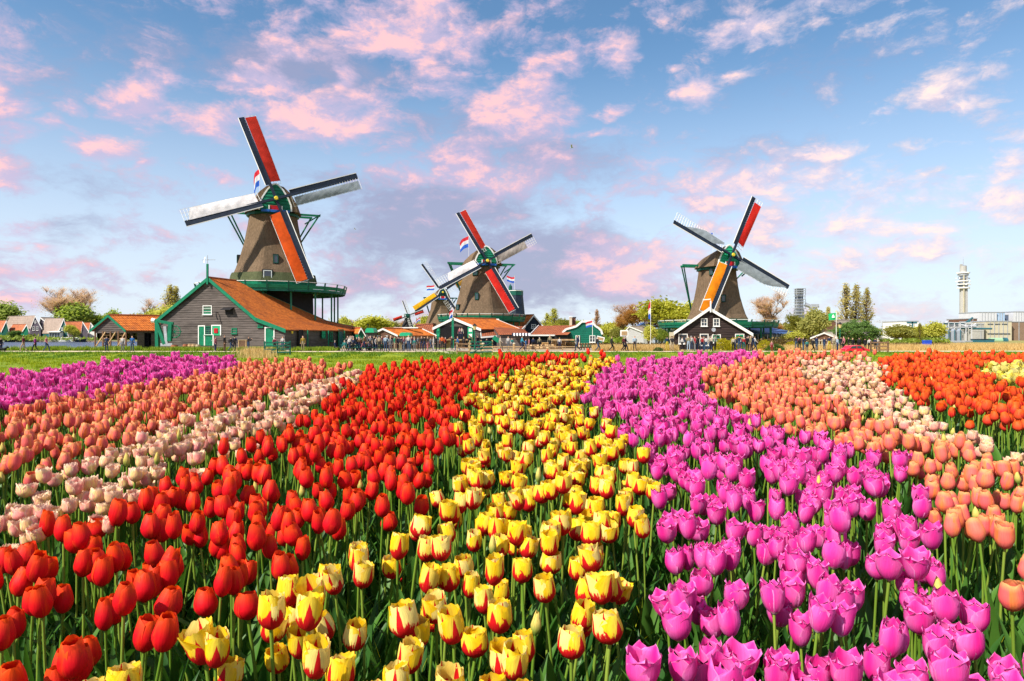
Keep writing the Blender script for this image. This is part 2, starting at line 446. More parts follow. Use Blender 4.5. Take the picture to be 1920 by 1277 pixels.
class MB:
    def __init__(s):
        s.v, s.f, s.mi, s.uv = [], [], [], []
    def poly(s, pts, m=0, uv=None):
        k = len(s.v)
        s.v.extend(tuple(p) for p in pts)
        s.f.append(tuple(range(k, k + len(pts)))); s.mi.append(m)
        s.uv.extend(uv if uv else [(0.0, 0.0)] * len(pts))
        return s
    def box(s, c, size, m=0, R=None):
        """box centred at c with full sizes, R optional 3x3 Matrix"""
        hx, hy, hz = (q / 2 for q in size)
        k = len(s.v)
        for dx, dy, dz in ((-1, -1, -1), (1, -1, -1), (1, 1, -1), (-1, 1, -1), (-1, -1, 1), (1, -1, 1), (1, 1, 1), (-1, 1, 1)):
            q = Vector((dx * hx, dy * hy, dz * hz))
            if R is not None:
                q = R @ q
            s.v.append((c[0] + q.x, c[1] + q.y, c[2] + q.z))
        for f in ((0, 3, 2, 1), (4, 5, 6, 7), (0, 1, 5, 4), (1, 2, 6, 5), (2, 3, 7, 6), (3, 0, 4, 7)):
            s.f.append(tuple(k + i for i in f)); s.mi.append(m)
            s.uv.extend([(0.0, 0.0)] * 4)
        return s
    def bar(s, a, b, w, h=None, m=0, up=Vector((0, 0, 1))):
        a, b = Vector(a), Vector(b)
        h = w if h is None else h
        d = b - a
        L = d.length
        if L < 1e-6:
            return s
        z = d / L
        x = z.cross(up)
        if x.length < 1e-4:
            x = z.cross(Vector((0, 1, 0)))
        x.normalize()
        y = z.cross(x)
        R = Matrix((x, y, z)).transposed()
        return s.box((a + b) / 2, (w, h, L), m, R)
    def tube(s, pts, rad, n=6, m=0, cap=True):
        pts = [Vector(p) for p in pts]
        if isinstance(rad, (int, float)):
            rad = [rad] * len(pts)
        k0 = len(s.v)
        ref = Vector((0.31, 0.91, 0.17))
        for i, p in enumerate(pts):
            d = (pts[min(i + 1, len(pts) - 1)] - pts[max(i - 1, 0)])
            if d.length < 1e-9:
                d = Vector((0, 0, 1))
            d.normalize()
            x = d.cross(ref)
            if x.length < .1:
                x = d.cross(Vector((1, 0, 0)))
            x.normalize(); y = d.cross(x)
            for j in range(n):
                a = 2 * pi * j / n
                q = p + (x * cos(a) + y * sin(a)) * rad[i]
                s.v.append(tuple(q))
        for i in range(len(pts) - 1):
            for j in range(n):
                a, b = k0 + i * n + j, k0 + i * n + (j + 1) % n
                s.f.append((a, b, b + n, a + n)); s.mi.append(m)
                s.uv.extend([(0.0, 0.0)] * 4)
        if cap:
            for base, rev in ((k0, True), (k0 + (len(pts) - 1) * n, False)):
                f = [base + j for j in range(n)]
                s.f.append(tuple(reversed(f) if rev else f)); s.mi.append(m)
                s.uv.extend([(0.0, 0.0)] * n)
        return s
    def rings(s, rings, m=0, closed=True, cap0=False, cap1=False):
        k0 = len(s.v)
        n = len(rings[0])
        for r in rings:
            s.v.extend(tuple(p) for p in r)
        for i in range(len(rings) - 1):
            for j in range(n if closed else n - 1):
                a, b = k0 + i * n + j, k0 + i * n + (j + 1) % n
                s.f.append((a, b, b + n, a + n)); s.mi.append(m)
                s.uv.extend([(0.0, 0.0)] * 4)
        if cap0:
            s.f.append(tuple(k0 + j for j in reversed(range(n)))); s.mi.append(m); s.uv.extend([(0.0, 0.0)] * n)
        if cap1:
            s.f.append(tuple(k0 + (len(rings) - 1) * n + j for j in range(n))); s.mi.append(m); s.uv.extend([(0.0, 0.0)] * n)
        return s
    def cyl(s, c, r, h, n=10, m=0, r2=None):
        r2 = r if r2 is None else r2
        R = [[(c[0] + q * cos(2 * pi * j / n), c[1] + q * sin(2 * pi * j / n), c[2] + z) for j in range(n)] for q, z in ((r, 0), (r2, h))]
        return s.rings(R, m, True, True, True)
    def prism(s, pts, vec, m=0):
        """closed prism: planar outline extruded along vec"""
        n = len(pts)
        vec = Vector(vec)
        a = [Vector(p) for p in pts]; b = [p + vec for p in a]
        s.poly(a, m); s.poly(list(reversed(b)), m)
        for i in range(n):
            j = (i + 1) % n
            s.poly([a[j], a[i], b[i], b[j]], m)
        return s
    def mesh(s, name, mats, origin=(0, 0, 0), smooth=False, uv=False):
        me = bpy.data.meshes.new(name)
        ox, oy, oz = origin
        me.from_pydata([(x - ox, y - oy, z - oz) for x, y, z in s.v], [], s.f)
        for m in (mats if isinstance(mats, (list, tuple)) else [mats]):
            me.materials.append(m)
        if any(s.mi):
            me.polygons.foreach_set('material_index', s.mi)
        if smooth:
            me.polygons.foreach_set('use_smooth', [True] * len(s.f))
        if uv:
            l = me.uv_layers.new(name='uv')
            l.data.foreach_set('uv', [c for q in s.uv for c in q])
        me.update()
        return me
    def build(s, name, mats, parent=None, smooth=False, uv=False, origin=None):
        if parent is not None:
            r = parent
            while r.parent is not None:
                r = r.parent
            origin = tuple(r.location)
        elif origin is None:
            origin = (0, 0, 0)
        o = bpy.data.objects.new(name, s.mesh(name, mats, origin, smooth, uv))
        col.objects.link(o)
        if parent is not None:
            o.parent = parent
        else:
            o.location = origin
        return o

def tag(o, label=None, cat=None, group=None, kind=None):
    if label: o['label'] = label
    if cat: o['category'] = cat
    if group: o['group'] = group
    if kind: o['kind'] = kind
    return o
def thing(name, loc, label, cat, group=None):
    o = bpy.data.objects.new(name, None)
    o.empty_display_size = 0.1
    o.location = loc
    col.objects.link(o)
    return tag(o, label, cat, group)
def add(name, mesh, parent=None, loc=(0, 0, 0)):
    o = bpy.data.objects.new(name, mesh)
    col.objects.link(o)
    if parent is not None:
        o.parent = parent
    o.location = loc
    return o

# ------------------------------------------------------------------ terrain
def sstep(a, b, x):
    t = min(1.0, max(0.0, (x - a) / (b - a)))
    return t * t * (3 - 2 * t)
def water_mask(x, y):
    """1 in the river"""
    edge = -47 - max(0, y - 84) * .42
    m = 1 - sstep(edge - 1.5, edge + 1.5, x)
    m *= sstep(79, 81.5, y) * (1 - sstep(270, 276, y))
    return m
def gz(x, y):
    if y < 7.6:
        z = 0.65 + .0586 * y
        if y < 0: z = max(.25, 0.65 + .0586 * y)
    else:
        z = 1.0953 * (1 - sstep(7.6, 21, y))
    z -= .4 * exp(-((y - 60) / 4.5) ** 2)
    z += .05 * sin(x * .35 + y * .21) * sstep(20, 30, y) * (1 - sstep(66, 70, y))
    z += .12 * exp(-((y - 78.5) / 1.5) ** 2) * (1 - sstep(-45, -38, x))
    z -= 1.5 * water_mask(x, y)
    return z

def grid_mesh(name, xs, ys, fz, mat):
    v = [(x, y, fz(x, y)) for y in ys for x in xs]
    nx = len(xs)
    f = [(j * nx + i, j * nx + i + 1, (j + 1) * nx + i + 1, (j + 1) * nx + i) for j in range(len(ys) - 1) for i in range(nx - 1)]
    me = bpy.data.meshes.new(name)
    me.from_pydata(v, [], f)
    me.polygons.foreach_set('use_smooth', [True] * len(f))
    me.materials.append(mat)
    return me

def ground_mat():
    m, t, b, o = new_mat('ground soil and grass')
    tc = t.n('ShaderNodeTexCoord')
    sp = t.n('ShaderNodeSeparateXYZ'); t.l(tc.outputs['Object'], sp.inputs[0])
    n1 = t.noise(tc.outputs['Object'], 9, 6, .7)
    n2 = t.noise(tc.outputs['Object'], .35, 5, .65)
    mpn = t.n('ShaderNodeMapping'); mpn.inputs['Scale'].default_value = (.5, 1.6, 1); t.l(tc.outputs['Object'], mpn.inputs[0])
    n3 = t.noise(mpn.outputs[0], 1.2, 6, .7)
    soil = t.mix(n1.outputs['Fac'], (.012, .009, .006), (.055, .038, .022))
    gr = t.mix(t.ramp(n3.outputs['Fac'], .35, .65), (.060, .13, .006), (.26, .33, .008))
    gr = t.mix(t.m('MULTIPLY', t.ramp(n2.outputs['Fac'], .5, .7), .6), gr, (.34, .34, .02))
    far = t.mix(n2.outputs['Fac'], (.30, .24, .09), (.16, .22, .05))
    east = t.ramp(sp.outputs[0], 8.0, 22.0)
    dry = t.m('MULTIPLY', east, t.ramp(sp.outputs[1], 78.0, 84.0))
    gr = t.mix(t.m('MULTIPLY', dry, .85), gr, t.mix(n3.outputs['Fac'], (.40, .27, .10), (.62, .44, .19)))
    gr = t.mix(t.m('MULTIPLY', t.ramp(sp.outputs[1], 100.0, 140.0), .8), gr, far)
    c = t.mix(t.ramp(sp.outputs[1], 7.4, 8.2), soil, gr)
    t.l(c, b.inputs['Base Color'])
    b.inputs['Roughness'].default_value = .95
    bp = t.n('ShaderNodeBump'); bp.inputs['Strength'].default_value = .6; bp.inputs['Distance'].default_value = .05
    t.l(n1.outputs['Fac'], bp.inputs['Height']); t.l(bp.outputs[0], b.inputs['Normal'])
    return m

def frange(a, b, s):
    r = []
    while a < b - 1e-9:
        r.append(a); a += s
    return r
xs = [-9000, -3000, -1200, -600, -350] + frange(-250, -120, 10) + frange(-120, -30, 1.5) + frange(-30, 60, 2.5) + frange(60, 250, 12) + [250, 350, 600, 1200, 3000, 9000]
ys = [-600, -120, -30, -8, -3] + frange(0, 24, .8) + frange(24, 96, 1.2) + frange(96, 290, 3.5) + [290, 320, 400, 600, 1200, 3000, 9000]
tag(add('ground', grid_mesh('ground', xs, ys, gz, ground_mat())), 'dark soil of the tulip field rolling down to bright green meadow', kind='structure')

def water_mat():
    m, t, b, o = new_mat('river water')
    tc = t.n('ShaderNodeTexCoord')
    mp = t.n('ShaderNodeMapping'); mp.inputs['Scale'].default_value = (.35, 1.2, 1); t.l(tc.outputs['Object'], mp.inputs[0])
    n = t.noise(mp.outputs[0], 1.3, 5, .65)
    t.l(t.mix(n.outputs['Fac'], (.03, .055, .11), (.10, .15, .25)), b.inputs['Base Color'])
    b.inputs['Roughness'].default_value = .25
    b.inputs['Specular IOR Level'].default_value = .5
    bp = t.n('ShaderNodeBump'); bp.inputs['Strength'].default_value = .9; bp.inputs['Distance'].default_value = .6
    t.l(n.outputs['Fac'], bp.inputs['Height']); t.l(bp.outputs[0], b.inputs['Normal'])
    return m
mb = MB(); mb.poly([(-900, 78, -.62), (-40, 78, -.62), (-115, 277, -.62), (-900, 277, -.62)])
tag(mb.build('water', water_mat()), 'blue rippled river behind the path at the left', kind='structure')
PATHM = plain('sandy path', (.62, .50, .34), .95, .15, 2, .3)
def strip(name, pts, w, mat, lift, label):
    mb = MB()
    for (x0, y0), (x1, y1) in zip(pts[:-1], pts[1:]):
        k = max(1, int(abs(x1 - x0) / 3))
        for i in range(k):
            a, b = i / k, (i + 1) / k
            xa, ya, xb, yb = x0 + (x1 - x0) * a, y0 + (y1 - y0) * a, x0 + (x1 - x0) * b, y0 + (y1 - y0) * b
            mb.poly([(xa, ya - w, gz(xa, ya - w) + lift), (xb, yb - w, gz(xb, yb - w) + lift), (xb, yb + w, gz(xb, yb + w) + lift), (xa, ya + w, gz(xa, ya + w) + lift)])
    tag(mb.build(name, mat), label, kind='structure')
strip('path', [(-140, 74), (-62, 74.5), (-14, 74.5), (60, 75.5), (140, 76)], 2.1, PATHM, .06, 'pale sandy path running past the barns behind the meadow')
mb = MB()
mb.poly([(-50, 76.2, gz(-50, 76) + .03), (-9, 76.2, .03), (-9, 84, .03), (-50, 84, .03)])
mb.poly([(-24, 84, .03), (-9, 84, .03), (-9, 92, .03), (-24, 92, .03)])
mb.poly([(-9, 76.2, .03), (12, 76.8, .03), (12, 100, .03), (-9, 100, .03)])
tag(mb.build('pavement', plain('yard paving', (.34, .28, .21), .9, .2, 1.2, .2)), 'brown yard paving in front of the barns', kind='structure')

# ------------------------------------------------------------------ houses
def clip_row(poly, z0, z1):
    """x-interval of a 2-D outline (x,z) over the band z0..z1 (mid-height of the band), list of intervals with slanted ends"""
    def cuts(z):
        r = []
        n = len(poly)
        for i in range(n):
            (xa, za), (xb, zb) = poly[i], poly[(i + 1) % n]
            if (za <= z < zb) or (zb <= z < za):
                r.append(xa + (xb - xa) * (z - za) / (zb - za))
        return sorted(r)
    a, b = cuts(z0 + 1e-4), cuts(z1 - 1e-4)
    if len(a) < 2 and len(b) < 2:
        return None
    if len(b) < 2:
        m = (a[0] + a[-1]) / 2
        b = [m, m]
    if len(a) < 2:
        m = (b[0] + b[-1]) / 2
        a = [m, m]
    return a[0], a[-1], b[0], b[-1]

def siding(parent, O, U, N, outline, pitch, mat, t=.05, z_lo=0.0, name='board'):
    """horizontal lap boards, one object each, on the plane O + u*U + z, proud along N"""
    zmax = max(z for _, z in outline)
    z = z_lo
    while z < zmax - .02:
        z1 = min(z + pitch, zmax)
        q = clip_row(outline, z, z1)
        if q and (q[1] - q[0]) > .1:
            mb = MB()
            g = .03 if pitch > .15 else .01
            a = O + U * q[0] + Vector((0, 0, z)); b = O + U * q[1] + Vector((0, 0, z))
            c = O + U * q[3] + Vector((0, 0, z1 - g)); d = O + U * q[2] + Vector((0, 0, z1 - g))
            k1, k2 = N * t * random.uniform(.8, 1.25), N * (t * .3)
            A, B, Cc, D = a + k1, b + k1, c + k2, d + k2
            mb.poly([A, B, Cc, D]); mb.poly([a, b, B, A]); mb.poly([D, Cc, c, d]); mb.poly([a, A, D, d]); mb.poly([B, b, c, Cc])
            mb.build(name, mat, parent)
        z = z1

def window(parent, c, U, N, w, h, frame=None, name='window', pane=None, bars=(1, 1), fw=.09, depth=.06):
    """window with frame, sill, glazing bars and glass: c is the centre on the wall"""
    frame = frame or WHITE
    c = Vector(c)
    zu = Vector((0, 0, 1))
    R = Matrix((U, N, zu)).transposed()
    mb = MB()
    for sx in (-1, 1):
        mb.box(c + U * sx * (w / 2 - fw / 2) + N * depth, (fw, .1, h), 0, R)
    for sz in (-1, 1):
        mb.box(c + zu * sz * (h / 2 - fw / 2) + N * (depth + .003), (w - 2 * fw, .1, fw), 0, R)
    for i in range(bars[0]):
        mb.box(c + U * (-w / 2 + w * (i + 1) / (bars[0] + 1)) + N * (depth - .01), (.04, .06, h - 2 * fw), 0, R)
    for i in range(bars[1]):
        mb.box(c + zu * (-h / 2 + h * (i + 1) / (bars[1] + 1)) + N * (depth - .013), (w - 2 * fw, .06, .04), 0, R)
    o = mb.build(name, frame, parent)
    mb = MB(); mb.box(c + N * (depth - .03), (w - 2 * fw, .02, h - 2 * fw), 0, R)
    mb.build('pane', pane or GLASS, o)
    mb = MB(); mb.box(c - zu * (h / 2 + .03) + N * (depth + .04), (w + .12, .2, .06), 0, R)
    mb.build('sill', frame, o)
    return o

def door(parent, c, U, N, w, h, mat, frame=None, glass=False, leaf_name='door'):
    c = Vector(c); zu = Vector((0, 0, 1))
    R = Matrix((U, N, zu)).transposed()
    mb = MB()
    mb.box(c + N * .05, (w, .06, h), 0, R)
    o = mb.build(leaf_name, mat, parent)
    mb = MB(); fw = .12
    for sx in (-1, 1):
        mb.box(c + U * sx * (w / 2 + fw / 2) + N * .07, (fw, .12, h), 0, R)
    mb.box(c + zu * (h / 2 + fw / 2) + N * .072, (w + 2 * fw, .12, fw), 0, R)
    mb.build('frame', frame or WHITE, o)
    mb = MB(); mb.box(c + U * (w * .38) + N * .12, (.05, .06, .16), 0, R)
    mb.build('handle', METAL, o)
    if glass:
        mb = MB(); mb.box(c + zu * h * .22 + N * .09, (w * .6, .02, h * .35), 0, R)
        mb.build('pane', GLASS, o)
    return o

def roof_quad(mb, a, b, c, d, course=.36, th=.03):
    """courses of tiles between eave edge a-b (low) and ridge edge d-c (high); uv in metres"""
    a, b, c, d = map(Vector, (a, b, c, d))
    n = (b - a).cross(d - a)
    if n.z < 0: n = -n
    n.normalize()
    L = max((d - a).length, (c - b).length)
    k = max(1, int(round(L / course)))
    W = max((b - a).length, (c - d).length)
    for i in range(k):
        s0, s1 = i / k, (i + 1) / k
        p0, p1 = a.lerp(d, s0), b.lerp(c, s0)
        q0, q1 = a.lerp(d, s1), b.lerp(c, s1)
        ua, ub = (p0 - a).length * 0 + 0, W
        mb.poly([p0 + n * th, p1 + n * th, q1 + n * .002, q0 + n * .002], 0,
                [(0, i * course), ((p1 - p0).length, i * course), ((q1 - q0).length, (i + 1) * course), (0, (i + 1) * course)])
        mb.poly([p0 - n * .004, p1 - n * .004, p1 + n * th, p0 + n * th], 0,
                [(0, i * course), ((p1 - p0).length, i * course), ((p1 - p0).length, i * course + .01), (0, i * course + .01)])

def gable_house(name, label, cat, Y, prof, base=None, ang=0.0, depth=8.0, lens=None, wall=None, roof=None, trim=None, boards=0.0,
                group=None, side_inset=.4, wins=(), doors=(), trimw=.3, ground=0.0, rdir=None, courses=.36, wall_px=None, back=True, trim_back=True, inset=0):
    """house whose gable outline is given by the pixels it covers, unprojected on to its real front plane.
    prof: roof profile from left eave over the apex to right eave, (px,py); depth/lens: roof length behind each profile point"""
    px0 = sum(p[0] for p in prof) / len(prof)
    p0 = Vector((X(px0, Y), Y, 0))
    U = Vector((cos(ang), sin(ang), 0)); N = Vector((sin(ang), -cos(ang), 0))
    Rr = rdir if rdir is not None else -N
    pts = [ray_plane(px, py, p0, N) for px, py in prof]
    lens = lens or [depth] * len(pts)
    t = thing(name, (p0.x, p0.y, ground), label, cat, group)
    O = p0.copy(); O.z = 0
    uv2 = [((p - O).dot(U), p.z) for p in pts]
    zc = lambda u: u
    # wall polygon (inset under the eaves)
    uL, uR = uv2[0][0] + side_inset, uv2[-1][0] - side_inset
    if wall_px:
        uL = (ray_plane(wall_px[0], HY, p0, N) - O).dot(U); uR = (ray_plane(wall_px[1], HY, p0, N) - O).dot(U)
    def roof_z(u):
        for (ua, za), (ub, zb) in zip(uv2[:-1], uv2[1:]):
            if ua <= u <= ub:
                return za + (zb - za) * (u - ua) / (ub - ua)
        return uv2[0][1] if u < uv2[0][0] else uv2[-1][1]
    wallpoly = [(uL, ground - .2), (uR, ground - .2), (uR, roof_z(uR) - .12)] + [(u, z - .12) for u, z in reversed(uv2) if uL < u < uR] + [(uL, roof_z(uL) - .12)]
    F3 = lambda u, z, back=0.0: O + U * u + Vector((0, 0, z)) + Rr * back
    fr = .35   # gable set back from the verge
    mb = MB()
    front = [F3(u, z, fr) for u, z in wallpoly]
    mb.poly(front)
    d0, d1 = max(lens[0], 1) - .3, max(lens[-1], 1) - .3
    mb.poly([F3(uL, ground - .2, fr), F3(uL, roof_z(uL) - .12, fr), F3(uL, roof_z(uL) - .12, d0), F3(uL, ground - .2, d0)])
    mb.poly([F3(uR, ground - .2, d1), F3(uR, roof_z(uR) - .12, d1), F3(uR, roof_z(uR) - .12, fr), F3(uR, ground - .2, fr)])
    if back:
        inner = [(u, z - .12, l) for (u, z), l in zip(uv2, lens) if uL < u < uR]
        top = [(uL, roof_z(uL) - .12, lens[0])] + inner + [(uR, roof_z(uR) - .12, lens[-1])]
        for (ua, za, la), (ub, zb, lb) in zip(top[:-1], top[1:]):
            mb.poly([F3(ub, ground - .2, lb - .3), F3(ub, zb, lb - .3), F3(ua, za, la - .3), F3(ua, ground - .2, la - .3)])
    mb.build('wall', wall or GREYWOOD, t)
    if boards:
        siding(t, O + Rr * fr, U, N, wallpoly, boards, wall or GREYWOOD, z_lo=ground)
    # roof
    ia = max(range(len(uv2)), key=lambda i: uv2[i][1])
    mb = MB()
    for i in range(len(uv2) - 1):
        (ua, za), (ub, zb) = uv2[i], uv2[i + 1]
        A0, A1 = F3(ua, za), F3(ua, za, lens[i])
        B0, B1 = F3(ub, zb), F3(ub, zb, lens[i + 1])
        if i < ia:
            roof_quad(mb, A1, A0, B0, B1, courses)
        else:
            roof_quad(mb, B0, B1, A1, A0, courses)
        dn = Vector((0, 0, -.1))
        mb.poly([A0 + dn, B0 + dn, B1 + dn, A1 + dn])
        mb.poly([A1, B1, B1 + dn, A1 + dn])
    mb.poly([F3(*uv2[-1]), F3(*uv2[-1], lens[-1]), F3(*uv2[-1], lens[-1]) + Vector((0, 0, -.12)), F3(*uv2[-1]) + Vector((0, 0, -.12))])
    mb.poly([F3(*uv2[0], lens[0]), F3(*uv2[0]), F3(*uv2[0]) + Vector((0, 0, -.12)), F3(*uv2[0], lens[0]) + Vector((0, 0, -.12))])
    rf = mb.build('roof', roof or TILE, t, uv=True)
    mb = MB()
    mb.tube([F3(*uv2[ia]) + Vector((0, 0, .03)), F3(*uv2[ia], lens[ia]) + Vector((0, 0, .03))], .12, 6)
    mb.build('ridge_cap', roof or TILE, rf, uv=True)
    # barge boards
    def barge(back_off):
        for i in range(len(uv2) - 1):
            (ua, za), (ub, zb) = uv2[i], uv2[i + 1]
            bk = [back_off if back_off <= 0 else lens[k] + .02 for k in (i, i + 1)]
            a, b = F3(ua, za, bk[0]), F3(ub, zb, bk[1])
            mb = MB(); dn = Vector((0, 0, -trimw)); up = Vector((0, 0, .07)); nn = N * .08
            mb.prism([a + dn, b + dn, b + up, a + up], nn)
            mb.build('barge_board', trim or WHITE, t)
    if trim is not False:
        barge(-.01)
        if trim_back:
            barge(1)
    for w in wins:
        (x0, y0, x1, y1), fm = w[0], (w[1] if len(w) > 1 else WHITE)
        a, b = ray_plane(x0, y0, p0 + Rr * fr, N), ray_plane(x1, y1, p0 + Rr * fr, N)
        window(t, (a + b) / 2, U, N, abs((b - a).dot(U)), abs(a.z - b.z), fm, pane=(w[2] if len(w) > 2 else None), bars=(w[3] if len(w) > 3 else (1, 1)))
    for w in doors:
        (x0, y0, x1), dm = w[0], w[1]
        a, b = ray_plane(x0, y0, p0 + Rr * fr, N), ray_plane(x1, y0, p0 + Rr * fr, N)
        c = (a + b) / 2; h = a.z - ground
        c.z = ground + h / 2
        door(t, c, U, N, abs((b - a).dot(U)), h, dm, w[2] if len(w) > 2 else WHITE)
    t['_d'] = 0
    del t['_d']
    return t, O, U, N, Rr, F3, uv2

# ------------------------------------------------------------------ windmills
def octo(c, r, z, n=8, rot=0.0):
    return [(c.x + r * cos(2 * pi * j / n + rot), c.y + r * sin(2 * pi * j / n + rot), z) for j in range(n)]

def soft_octo(c, r, z, rot, k=3, soft=.035, wob=0.0):
    """octagon with slightly rounded corners (8*k*... points)"""
    pts = []
    for j in range(8):
        a0, a1 = 2 * pi * j / 8 + rot, 2 * pi * (j + 1) / 8 + rot
        p, q = Vector((cos(a0), sin(a0))), Vector((cos(a1), sin(a1)))
        for s in (.06, .35, .65, .94):
            v = p.lerp(q, s)
            rr = r * (1 + wob * random.uniform(-1, 1))
            pts.append((c.x + v.x * rr, c.y + v.y * rr, z))
    return pts

def sail(parent, hub, ex, ez, n, L, spec, wscale=1.0, lattice_cell=.42):
    """one sail: ez along the arm, ex towards the lattice side, n the way the mill faces"""
    g = bpy.data.objects.new('sail', None); col.objects.link(g); g.parent = parent
    tag(g, spec.get('label'))
    W = .138 * L * wscale        # lattice width
    B = .060 * L                 # leading board width
    r0, r1 = .17 * L, L
    # spar (tapering)
    mb = MB()
    k = len(mb.v)
    rings = []
    for s in (-.02, .25, .6, 1.0):
        w = .030 * L * (1 - .55 * s); c = hub + ez * (s * L)
        rings.append([c + ex * w * a + n * (w * b - .1) for a, b in ((-.5, -.5), (.5, -.5), (.5, .5), (-.5, .5))])
    mb.rings(rings, 0, True, True, True)
    mb.build('spar', NAVY, g)
    # leading wind board, with white rim
    mb = MB()
    def bp(s, off, dn=0.0):
        tw = radians(24 - 18 * s)
        return hub + ez * (s * L) - ex * off * cos(tw) + n * (off * sin(tw) * .55 + dn)
    st = [.17 + (.83) * i / 8 for i in range(9)]
    for s0, s1 in zip(st[:-1], st[1:]):
        mb.poly([bp(s0, .02), bp(s1, .02), bp(s1, B), bp(s0, B)])
        mb.poly([bp(s0, B, -.05), bp(s1, B, -.05), bp(s1, .02, -.05), bp(s0, .02, -.05)])
    mb.poly([bp(st[0], .02), bp(st[0], B), bp(st[0], B, -.05), bp(st[0], .02, -.05)])
    mb.build('wind_board', NAVY, g)
    mb = MB()
    for s0, s1 in zip(st[:-1], st[1:]):
        mb.bar(bp(s0, B + .03), bp(s1, B + .03), .065, .10)
    mb.build('board_edge', WHITE, g)
    # lattice (twisted)
    def lp(s, off, dn=0.0):
        tw = radians(22 - 17 * s)
        sag = .05 * L * (1 - s) ** 2
        return hub + ez * (s * L) + ex * (off * cos(tw)) - n * (off * sin(tw) * .8 + sag * off / max(W, .1) * .3) + n * dn
    mb = MB()
    nb = int((r1 - r0) / lattice_cell)
    for i in range(nb + 1):
        s = (r0 + (r1 - r0) * i / nb) / L
        mb.bar(lp(s, 0), lp(s, W), .045, .045)
    for fr in (.36, .68, 1.0):
        for i in range(8):
            s0, s1 = (r0 + (r1 - r0) * i / 8) / L, (r0 + (r1 - r0) * (i + 1) / 8) / L
            mb.bar(lp(s0, W * fr), lp(s1, W * fr), .05, .04)
    mb.build('lattice', WHITE if spec.get('latt', 'w') == 'w' else DWOOD, g)
    if spec.get('cloth'):
        a, b = spec.get('range', (.22, .985))
        curl0, curl1 = spec.get('curl', (0, 0))     # how far the cloth is furled at root / tip
        side = spec.get('side', .06)
        mb = MB()
        ns, nw = 26, 7
        grid = []
        for i in range(ns + 1):
            s = a + (b - a) * i / ns
            row = []
            lo = side * W
            hi = W * 1.0
            tt = i / ns
            if curl0 and tt < .25: lo = lo + (hi - lo) * curl0 * (1 - tt / .25)
            if curl1 and tt > 1 - curl1: hi = lo + (hi - lo) * max(.04, 1 - ((tt - 1 + curl1) / curl1) ** 1.5)
            for j in range(nw + 1):
                f = j / nw
                bulge = .12 * sin(pi * f) * sin(pi * min(1, tt * 1.1)) + .035 * sin(tt * 37 + j) * (1 - abs(2 * f - 1))
                scal = (.06 * abs(sin(tt * pi * 12))) if j in (nw,) else 0
                row.append(lp(s, lo + (hi - lo - scal) * f, .07 + bulge))
            grid.append(row)
        k = len(mb.v)
        for row in grid:
            mb.v.extend(tuple(p) for p in row)
        for i in range(ns):
            for j in range(nw):
                q = k + i * (nw + 1) + j
                mb.f.append((q, q + 1, q + nw + 2, q + nw + 1)); mb.mi.append(0); mb.uv.extend([(0, 0)] * 4)
        mb.build('sail_cloth', CL[spec['cloth']], g, smooth=True)
    return g

